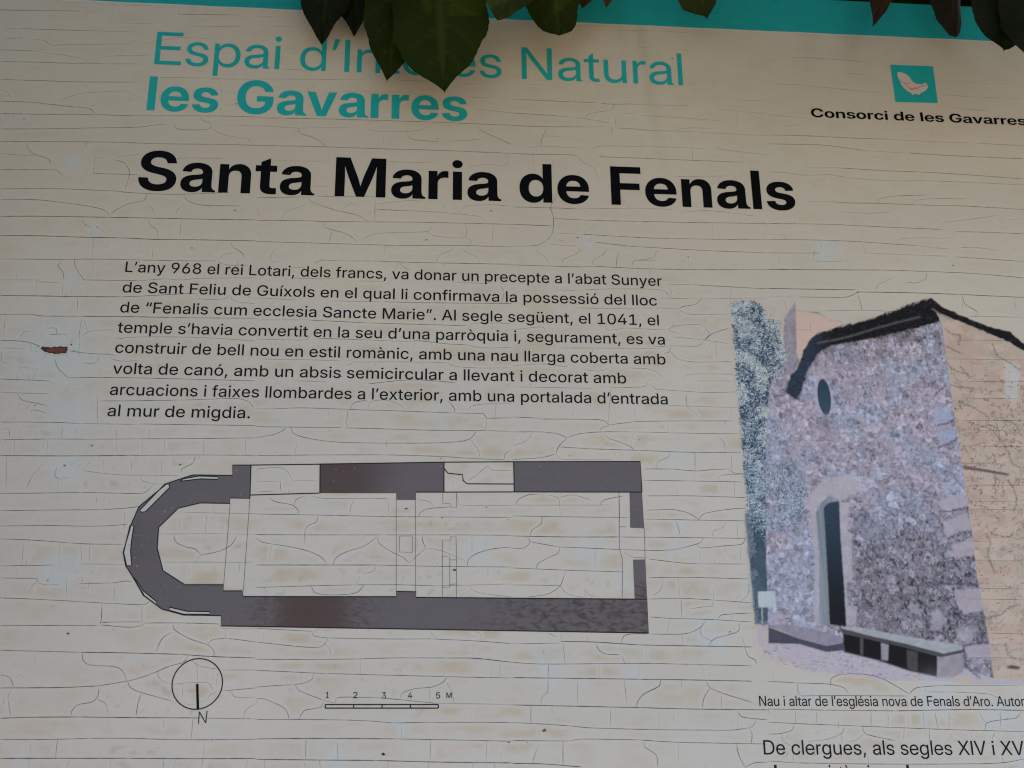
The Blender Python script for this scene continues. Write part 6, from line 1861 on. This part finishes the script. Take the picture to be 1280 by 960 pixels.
toneA = 0.84 + 0.26 * cA + 0.20 * (cA > 0.86) - 0.22 * (cA < 0.12)
toneB = 0.78 + 0.36 * cB + 0.18 * (cB > 0.82)
pit = sstep(0.66 - 0.10 * lowr, 0.80, vnoise(HX / 1.2, HY / 1.5, 392)) * sstep(0.32, 0.55, fbm(HX / 6, HY / 6, 393)) * (1 - sstep(0.15, 0.6, eA))
dk = 0.7 + 0.6 * lowr + 0.5 * eave
varA = 1 + (shA * toneA - 0.93) * (1.0 + 0.5 * lowr)
varB = 1 + (shB * toneB - 0.93) * 1.25
var = varA * (1 - 0.72 * big) + varB * 0.72 * big
var = var * (1 + 0.55 * (n1 - 0.5) * dk) - 0.42 * dk * pit
fleck = sstep(0.80, 0.90, vnoise(HX / 1.0, HY / 1.2, 398)) * (0.5 + 0.5 * lowr)
var = var + 0.22 * fleck
var = 0.7 * var + 0.3 * blur(var, 1)
streak = sstep(0.60, 0.75, vnoise(HX / 0.9, HY / 3.5, 384)) * eave
var = np.clip(var * (1 + 0.35 * streak), 0.25, 1.6)
paint(w, base * var[..., None], "printed_front_wall")
wm = cov('wall', 1) * sstep(0.55, 0.7, fbm(HX / 5, HY / 5, 390))
strokes(wm, 260, [pr((0.30, 0.28, 0.33)), pr((0.34, 0.30, 0.34))], 1.0, 0.5)
strokes(w * sstep(0.35, 0.6, fbm(HX / 9, HY / 9, 396)), 900, [pr((0.62, 0.62, 0.70))], 0.9, 0.4)
for q in ('quoin1', 'quoin2', 'quoin3', 'quoin4', 'quoin5'):
    paint(cov(q, 2, 1.0) * 0.8, pr((0.585, 0.56, 0.59)) * (0.93 + 0.14 * fbm(HX / 2, HY / 2, 400))[..., None], "printed_front_wall")
for q in ('quoin6', 'quoin7'):
    paint(cov(q, 3, 0.6) * 0.6, pr((0.53, 0.57, 0.65)), "printed_front_wall")
for q in ('stoneA', 'stoneB', 'stoneC'):
    paint(cov(q, 3, 2.2) * 0.6, pr((0.58, 0.57, 0.61)), "printed_front_wall")
for tw in QUOIN_JOINTS:
    pen(tw, (0.30, 0.30, 0.37), 0.5, 0.3, 0.8, 0.35)
# the near branch of the tree hangs over the wall
t2 = cov('tree', 5, 2.5) * sstep(-42, -52, HY) * sstep(-94, -84, HY)
if t2.sum() > 1:
    strokes(t2, 700, [dark, mid, mid], 1.5, 0.55); strokes(t2, 700, [light, mid], 1.4, 0.55)

# roof
under = np.clip(blur(cov('roof', 1), 14) * 1.5, 0, 1) * cov('wall', 1)
paint(under * 0.75, pr((0.24, 0.235, 0.255)), None)          # the photograph's dark strip under the eave
r = cov('roof', 1, 0.8)
paint(r, (pr((0.085, 0.08, 0.095)) + (pr((0.19, 0.23, 0.29)) - pr((0.085, 0.08, 0.095))) * sstep(205, 182, HX)[..., None]) * (0.7 + 0.6 * fbm(HX / 2.6 + HY / 4, HY / 0.9, 410))[..., None], "printed_roof")
strokes(r, 420, [pr((0.22, 0.21, 0.22)), pr((0.09, 0.09, 0.10))], 1.4, 0.4, (0.4, 0.5))

ep = smooth_line(pts(ROOF_EDGE), 1.3)
for a_, b_ in zip(ep, ep[1:]):
    if prng.rand() < 0.8:
        o_ = prng.uniform(-1.2, 0.1)
        pen('%.2f,%.2f %.2f,%.2f' % (a_[0], a_[1] + o_, a_[0] + 1.6, a_[1] + o_ + 1.1), (0.58, 0.56, 0.55) if prng.rand() < .55 else (0.07, 0.06, 0.07), 0.42, 0.5, 0.95, 0.08)
pen(ROOF_UNDER, (0.33, 0.33, 0.35), 0.7, 0.25, 0.6, 0.15)
pen(ROOF_LIGHT, (0.46, 0.45, 0.47), 0.55, 0.3, 0.6, 0.12)

# oculus and doorway
(ox, oy), rx, ry = OCULUS
e = np.hypot((HX - ox) / (rx * 1.45), (HY - oy) / (ry * 1.25))
paint(sstep(1.1, 0.9, e) * 0.6, pr((0.60, 0.58, 0.64)), "printed_window")
e = np.hypot((HX - ox - 0.4) / rx, (HY - oy) / ry)
paint(sstep(1.06, 0.92, e), pr((0.20, 0.27, 0.32)) * (0.9 + 0.3 * sstep(oy + 10, oy - 10, HY))[..., None], "printed_window")
tail = np.exp(-((HX - ox + 0.3 * 0) / 2.0) ** 2) * sstep(oy - 30, oy - 14, HY) * sstep(oy - 8, oy - 12, HY)
paint(tail * 0.45, pr((0.34, 0.33, 0.38)), None)
paint(cov('arch', 3, 1.3) * 0.8, pr((0.60, 0.58, 0.605)), "printed_doorway")
paint(cov('jambl', 2, 0.6) * 0.8, pr((0.58, 0.57, 0.60)), "printed_doorway")
paint(cov('jambr', 2, 0.6) * 0.82, pr((0.59, 0.575, 0.605)) * (0.9 + 0.2 * fbm(HX / 4, HY / 5, 420))[..., None], "printed_doorway")
jm = cov('jamb', 1)
paint(jm, pr((0.46, 0.49, 0.52)) * (0.85 + 0.35 * vnoise(HX / 1.3, HY / 30, 425))[..., None], "printed_doorway")
dgrad = sstep(-60, -145, HY)
paint(cov('door', 1), pr((0.20, 0.26, 0.315)) + (pr((0.09, 0.10, 0.13)) - pr((0.20, 0.26, 0.315))) * dgrad[..., None], "printed_doorway")

# notice by the wall, low wall and stone bench
paint(cov('sign', 1), pr((0.60, 0.63, 0.65)) * (0.92 + 0.12 * vnoise(HX, HY / 1.4, 430))[..., None], "printed_notice")
paint(cov('post', 1), pr((0.58, 0.59, 0.60)), "printed_notice")
paint(cov('lowfront', 1), pr((0.28, 0.28, 0.33)) * (0.8 + 0.4 * fbm(HX / 3, HY / 3, 440))[..., None], "printed_bench")
paint(cov('lowtop', 1), pr((0.49, 0.48, 0.53)) * (0.85 + 0.3 * fbm(HX / 2, HY / 2, 441))[..., None], "printed_bench")
paint(cov('void', 2), pr((0.085, 0.08, 0.095)), "printed_bench")
for q, c in (('leg1', (0.30, 0.29, 0.30)), ('leg2', (0.50, 0.49, 0.51)), ('leg3', (0.27, 0.26, 0.27)), ('leg4', (0.52, 0.50, 0.53))):
    paint(cov(q, 1), pr(c) * (0.85 + 0.35 * fbm(HX / 2.5, HY / 2.5, 446))[..., None], "printed_bench")
paint(cov('benchedge', 1), pr((0.28, 0.28, 0.30)), "printed_bench")
paint(cov('benchtop', 1), pr((0.55, 0.56, 0.57)) * (0.85 + 0.3 * fbm(HX / 3, HY / 1.2, 445))[..., None], "printed_bench")
img = img * 0.9 + np.stack([blur(img[..., k], 1) for k in range(3)], -1) * 0.1

img = 0.5 * (np.clip(img, 0.002, 2) / 0.5) ** 1.22      # the print's own contrast
# the photograph has faded: paper shows through a little, cracks have pale lips and stains cross it
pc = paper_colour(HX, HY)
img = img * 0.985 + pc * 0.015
pl = np.zeros(HX.shape)
for px, py, r_, s_ in PATCHES:
    pl = np.maximum(pl, s_ * np.exp(-((HX - px) ** 2 + (HY - py) ** 2) / (r_ * r_) * 1.3))
img = img + (np.array((0.53, 0.60, 0.63)) - img) * (0.15 * pl)[..., None]
show = (alpha > 0.03)
kq = show[:-1, :-1] | show[1:, :-1] | show[:-1, 1:] | show[1:, 1:]
reg_q = region[:-1, :-1]
photo_mat = attr_mat("photographic_print", "print_colour", 0.16)
gk = REG["printed_ground"]
photo = grid_mesh("church_photograph", hx, hy, img, 0.12, photo_mat, "print_colour", keep=kq & ((reg_q == 0) | (reg_q == gk)))
for nm, k in REG.items():
    if nm == "printed_ground":
        continue
    grid_mesh(nm, hx, hy, img, 0.12, photo_mat, "print_colour", keep=kq & (reg_q == k), parent=photo)

# --- cracks, specks and the rusty chip
crack_mat = simple_mat("dirt_in_cracks", (0.050, 0.046, 0.042), 0.9, 0.1)
v, f = [], []
for j, (w, l) in enumerate(crack_lines):
    w0 = {0: 0.085, 1: 0.12, 2: 0.20, 3: 0.30}[w] * (1.0 if l[0][1] < 90 else 0.9)
    ph = rng.uniform(0, 99)
    ribbon(v, f, l, lambda i, n, w0=w0, ph=ph: w0 * (0.75 + 0.5 * abs(math.sin(ph + i * 0.37) * math.sin(ph * 2 + i * 0.11))) * (0.4 + 0.6 * min(1, min(i, n - 1 - i) / 2.0)), 0.22 + (j % 40) * 0.001)
cr_o = mesh_obj("varnish_crack", v, f, crack_mat, board, OFF)
front(cr_o.data)

speck_mats = [simple_mat("brown_speck", (0.22, 0.17, 0.12), 0.8), simple_mat("black_speck", (0.03, 0.025, 0.02), 0.8), simple_mat("rusty_speck", (0.17, 0.085, 0.03), 0.8), simple_mat("pale_splash", (0.5, 0.38, 0.36), 0.7)]
def blobs(items, lift):
    V, F_, MI = [], [], []
    for x, y, r, c in items:
        k = len(V); n = 9
        for i in range(n):
            a = 2 * math.pi * i / n; rr = r * rng.uniform(0.6, 1.15)
            V.append(bp3(x + rr * 1.15 * math.cos(a), y + rr * 0.8 * math.sin(a), lift))
        F_.append(tuple(range(k, k + n))); MI.append(c)
    return V, F_, MI
items = [(x, y, r * (0.62 if c != 1 else 0.8), c) for x, y, r, c in SPECKS]
for _ in range(150):
    items.append((rng.uniform(-330, 360), rng.uniform(-215, 255), rng.uniform(0.12, 0.34), rng.choice((0, 0, 0, 1))))
items += [(x, y, r, c) for x, y, r, c in BAND_SPECKS]
V, F_, MI = blobs(items, 0.27)
so = mesh_obj("dirt_speck", V, F_, speck_mats, board, OFF)
so.data.polygons.foreach_set('material_index', MI); front(so.data)
so["kind"] = "stuff"
rust = simple_mat("rust_red", (0.17, 0.055, 0.045), 0.8, 0.2, 0.6, 500)
rim = simple_mat("blackened_rim", (0.050, 0.034, 0.026), 0.9)
broken = simple_mat("broken_film_edge", (0.60, 0.56, 0.50), 0.5)
chip = sheet("paint_chip", [pts(CHIP)], rim, 0.29)
sheet("bare_rust", [pts(CHIP_RUST)], rust, 0.31, chip)
lines_obj("broken_edge", [smooth_line(pts(CHIP_EDGE), 0.5)], 0.45, broken, 0.33, chip)

# ------------------------------------------------------------------ plants over the top edge
def leaf_mat(name, col, back):
    mt, nt, b = node_mat(name)
    tcn = nt.nodes.new("ShaderNodeTexCoord"); nz = nt.nodes.new("ShaderNodeTexNoise"); nz.inputs["Scale"].default_value = 55; nz.inputs["Detail"].default_value = 6
    nt.links.new(tcn.outputs["Object"], nz.inputs["Vector"])
    mx = nt.nodes.new("ShaderNodeMix"); mx.data_type = 'RGBA'
    mx.inputs[6].default_value = (*[c * 0.7 for c in col], 1); mx.inputs[7].default_value = (*[c * 1.3 for c in col], 1)
    nt.links.new(nz.outputs["Fac"], mx.inputs[0])
    at_ = nt.nodes.new("ShaderNodeAttribute"); at_.attribute_name = "vein"
    m2 = nt.nodes.new("ShaderNodeMix"); m2.data_type = 'RGBA'; m2.inputs[7].default_value = (*[min(1, c * 1.9 + 0.004) for c in col], 1)
    nt.links.new(at_.outputs["Fac"], m2.inputs[0]); nt.links.new(mx.outputs[2], m2.inputs[6]); nt.links.new(m2.outputs[2], b.inputs["Base Color"])
    b.inputs["Roughness"].default_value = 0.48; b.inputs["Specular IOR Level"].default_value = 0.07
    bpn = nt.nodes.new("ShaderNodeBump"); bpn.inputs["Strength"].default_value = 0.35; bpn.inputs["Distance"].default_value = 0.002
    nt.links.new(at_.outputs["Fac"], bpn.inputs["Height"]); nt.links.new(bpn.outputs[0], b.inputs["Normal"])
    tr = nt.nodes.new("ShaderNodeBsdfTranslucent"); tr.inputs[0].default_value = (*back, 1)
    ms = nt.nodes.new("ShaderNodeMixShader"); ms.inputs[0].default_value = 0.22
    out = nt.nodes["Material Output"]
    nt.links.new(b.outputs[0], ms.inputs[1]); nt.links.new(tr.outputs[0], ms.inputs[2]); nt.links.new(ms.outputs[0], out.inputs[0])
    return mt
LEAF_M = [leaf_mat("deep_green_leaf", (0.019, 0.031, 0.003), (0.012, 0.022, 0.001)),
          leaf_mat("olive_leaf", (0.030, 0.042, 0.009), (0.02, 0.03, 0.004)),
          leaf_mat("reddish_leaf", (0.045, 0.028, 0.012), (0.03, 0.018, 0.004)),
          leaf_mat("blackish_green_leaf", (0.012, 0.016, 0.006), (0.005, 0.009, 0.002)),
          leaf_mat("bronze_leaf", (0.032, 0.026, 0.015), (0.012, 0.01, 0.004))]

def leaf_shape(b, t, prof, seed, fold=0.22, bend=0.0, rows=64, cols=12):
    """blade from base b to tip t (mm in front of the board): two halves folded on the midrib, wavy margin"""
    r_ = random.Random(seed)
    B_, T_ = Vector((b[0], -b[2], b[1])) * 0.001, Vector((t[0], -t[2], t[1])) * 0.001
    ax = T_ - B_; L = ax.length; axn = ax.normalized()
    nrm = Vector((0, -1, 0)); nrm = (nrm - axn * nrm.dot(axn)).normalized()
    side = nrm.cross(axn); 
    if side.x < 0: side = -side
    us = [p[0] for p in prof]; ls = [p[1] for p in prof]; rs = [p[2] for p in prof]
    ph = r_.uniform(0, 6)
    V, F_, vein = [], [], []
    for i in range(rows + 1):
        u = i / rows; u = 1 - (1 - u) ** 1.25
        wl = float(np.interp(u, us, ls)) * 0.001; wr_ = float(np.interp(u, us, rs)) * 0.001
        for j in range(cols + 1):
            k = j / cols * 2 - 1
            w_ = (wl if k < 0 else wr_) * (1 + (0.030 * math.sin(u * 23 + ph + k) + 0.028 * ((u * 19 + (0.4 if k > 0 else 0)) % 1.0)) * abs(k) ** 3)
            x = k * w_
            z = -fold * abs(x) * (0.4 + 0.6 * abs(k)) + 0.0016 * math.sin(u * 13 + ph) * abs(k) ** 2 + bend * L * (u * (1 - u)) - 0.0022 * math.exp(-(k / 0.08) ** 2)
            p = B_ + axn * (u * L) + side * x + nrm * z
            V.append(tuple(p))
            lv = abs(((u - 0.20 * abs(k)) * 5.5 + (0.25 if k > 0 else 0)) % 1.0 - 0.5) * 2
            vein.append(max(1.0 if j == cols // 2 else 0.0, 0.55 * float(sstep(0.74, 1.0, np.array(lv))) * (1 - abs(k) ** 3)))
    for i in range(rows):
        for j in range(cols):
            a = i * (cols + 1) + j
            F_.append((a, a + 1, a + cols + 2, a + cols + 1))
    return V, F_, vein

def tube(V, F_, path, rad, n=7):
    path = [Vector(p) for p in path]
    base = len(V)
    for i, p in enumerate(path):
        d = (path[min(i + 1, len(path) - 1)] - path[max(0, i - 1)]).normalized()
        a = d.orthogonal().normalized(); b = d.cross(a)
        r_ = rad[i] if isinstance(rad, (list, tuple)) else rad
        for k in range(n):
            t_ = 2 * math.pi * k / n
            V.append(tuple(p + (a * math.cos(t_) + b * math.sin(t_)) * r_))
    for i in range(len(path) - 1):
        for k in range(n):
            F_.append((base + i * n + k, base + i * n + (k + 1) % n, base + (i + 1) * n + (k + 1) % n, base + (i + 1) * n + k))

bark = simple_mat("brown_stem_bark", (0.055, 0.040, 0.026), 0.85, 0.2, 0.4, 120)
petm = simple_mat("green_leaf_stalk", (0.05, 0.06, 0.02), 0.6)

def plant(name, label, cat, base, kind, stem_path, stem_rad):
    root = link(bpy.data.objects.new(name, None)); root.location = base; root.empty_display_size = 0.1
    root["label"] = label; root["category"] = cat
    off = Vector((-base[0], -base[1], BOARD_H - base[2]))
    V, F_ = [], []
    for path, rad in zip(stem_path, stem_rad):
        tube(V, F_, path, rad)
    mesh_obj("stem", V, F_, bark, root, off, True)
    for s, (kd, b, t, prof, ci) in enumerate(LEAVES):
        if kd != kind: continue
        V, F_, vein = leaf_shape(b, t, prof, s * 13 + 3, fold=(0.16 if ci != 4 else 0.9))
        o = mesh_obj("leaf", V, F_, LEAF_M[ci], root, off, True)
        a = o.data.attributes.new("vein", 'FLOAT', 'POINT'); a.data.foreach_set('value', vein)
        # leaf stalk up to the nearest shoot
        P0 = Vector((b[0], -b[2], b[1])) * 0.001
        best = min((Vector(q) for path in stem_path for q in path), key=lambda q: (q - P0).length)
        V, F_ = [], []
        mid = (P0 + best) / 2 + Vector((0, -0.004, 0.012))
        tube(V, F_, [P0, P0.lerp(mid, .5) + Vector((0, 0, .004)), mid, mid.lerp(best, .5) + Vector((0, 0, .003)), best], [0.0014, 0.0013, 0.0013, 0.0014, 0.0016])
        mesh_obj("leaf_stalk", [Vector(v) for v in V], F_, petm, o, (0, 0, 0), True)
    return root, off

top = Y1 * .001
pathA = [(-0.36, 0.16, -BOARD_H), (-0.34, 0.15, -0.9), (-0.30, 0.14, -0.2), (-0.24, 0.13, 0.20), (-0.17, 0.07, top + .05), (-0.12, -0.005, top + .052), (-0.06, -0.02, top + .042), (0.0, -0.03, top + .045), (0.06, -0.03, top + .04), (0.13, -0.03, top + .036), (0.18, -0.025, top + .05)]
pathB = [(0.52, 0.16, -BOARD_H), (0.54, 0.15, -0.8), (0.50, 0.15, 0.0), (0.46, 0.12, 0.26), (0.42, 0.02, top + .07), (0.40, -0.05, top + .075), (0.36, -0.06, top + .06), (0.31, -0.04, top + .05), (0.27, -0.03, top + .045)]
climber, offA = plant("climbing_plant", "climbing plant with broad dark green pointed leaves hanging over the turquoise band beside the heading", "plant",
      (-0.36, 0.16, 0.0), 'a', [pathA], [[.011, .010, .009, .008, .007, .006, .005, .0045, .004, .0035, .003]])
shrub, offB = plant("overhanging_shrub", "dark blurred shrub drooping over the right end of the turquoise band above the emblem", "shrub",
      (0.52, 0.16, 0.0), 'b', [pathB], [[.014, .013, .012, .010, .008, .007, .006, .005, .004]])

# hedge leaves behind the board, and an unseen crown added to shade it
def hedge_and_shading_foliage(parent, off, n, region_fn, seed, mats, small=(.05, .095)):
    r_ = np.random.RandomState(seed)
    tpl = np.array([(0, 0, 0), (.30, .22, .05), (.30, -.22, .05), (.62, .24, .05), (.62, -.24, .05), (1, 0, -.06), (.32, 0, 0), (.64, 0, 0)])
    tf = [(0, 1, 6), (0, 6, 2), (6, 1, 3, 7), (2, 6, 7, 4), (7, 3, 5), (4, 7, 5)]
    V, F_, MI = [], [], []
    for i in range(n):
        p = region_fn(r_)
        d = np.array((r_.randn() * .6, -0.4 + r_.randn() * .5, -0.7 + r_.randn() * .6)); d /= np.linalg.norm(d)
        u = np.cross(d, r_.randn(3)); u /= np.linalg.norm(u); w_ = np.cross(d, u)
        s_ = r_.uniform(.04, .058) if p[0] < -.40 and p[1] > -.115 else r_.uniform(*small)
        k = len(V)
        for a, b, c in tpl:
            V.append(tuple(p + (d * a + u * b * 1.15 + w_ * c) * s_))
        F_ += [tuple(k + q for q in f_) for f_ in tf]; MI += [int(r_.randint(len(mats)))] * len(tf)
    o = mesh_obj("hedge_and_shading_foliage", V, F_, mats, parent, off, False)
    o.data.polygons.foreach_set('material_index', MI)
    o["kind"] = "stuff"
    return o
def shading_overhang(p, low):
    """added crown, kept out of view, leaning over the board to darken its top"""
    h = p[2] - top
    return p[1] > .04 or h > low + 0.80 * min(0.0, p[1]) + .06
def regA(r_):
    q_ = r_.rand()
    if q_ < 0.3:              # leaves pressed behind the top of the board
        return np.array((r_.uniform(-.6, .30), r_.uniform(.115, .22), r_.uniform(top - .12, top + .16)))
    if q_ < 0.36:             # unseen leaves added close in to darken the board's left edge
        return np.array((r_.uniform(-.50, -.412), r_.uniform(-.11, -.012), r_.uniform(-.10, .24)))
    if q_ < 0.62:             # more unseen leaves, added to block light coming from the left
        return np.array((r_.uniform(-.66, -.425), r_.uniform(-.30, -.03), r_.uniform(-.22, top)))
    while True:
        p = np.array((r_.uniform(-.80, .30), r_.uniform(-.34, .30), r_.uniform(top - .16, top + .42)))
        if p[1] > .04 and p[2] < top + .02: continue
        if shading_overhang(p, .02) and not (p[1] < .04 and p[2] < top + .07 and p[1] > -.04):
            return p
def regB(r_):
    if r_.rand() < 0.45:
        return np.array((r_.uniform(.10, .75), r_.uniform(.115, .22), r_.uniform(top - .12, top + .16)))
    while True:
        p = np.array((r_.uniform(.20, 1.05), r_.uniform(-.34, .30), r_.uniform(top - .16, top + .42)))
        if shading_overhang(p, .02) and not (p[1] < .04 and p[2] < top + .07 and p[1] > -.04):
            return p
hedge_and_shading_foliage(climber, offA, 2000, regA, 3, [LEAF_M[0], LEAF_M[3], LEAF_M[1]])
hedge_and_shading_foliage(shrub, offB, 1300, regB, 4, [LEAF_M[3], LEAF_M[0], LEAF_M[1]])
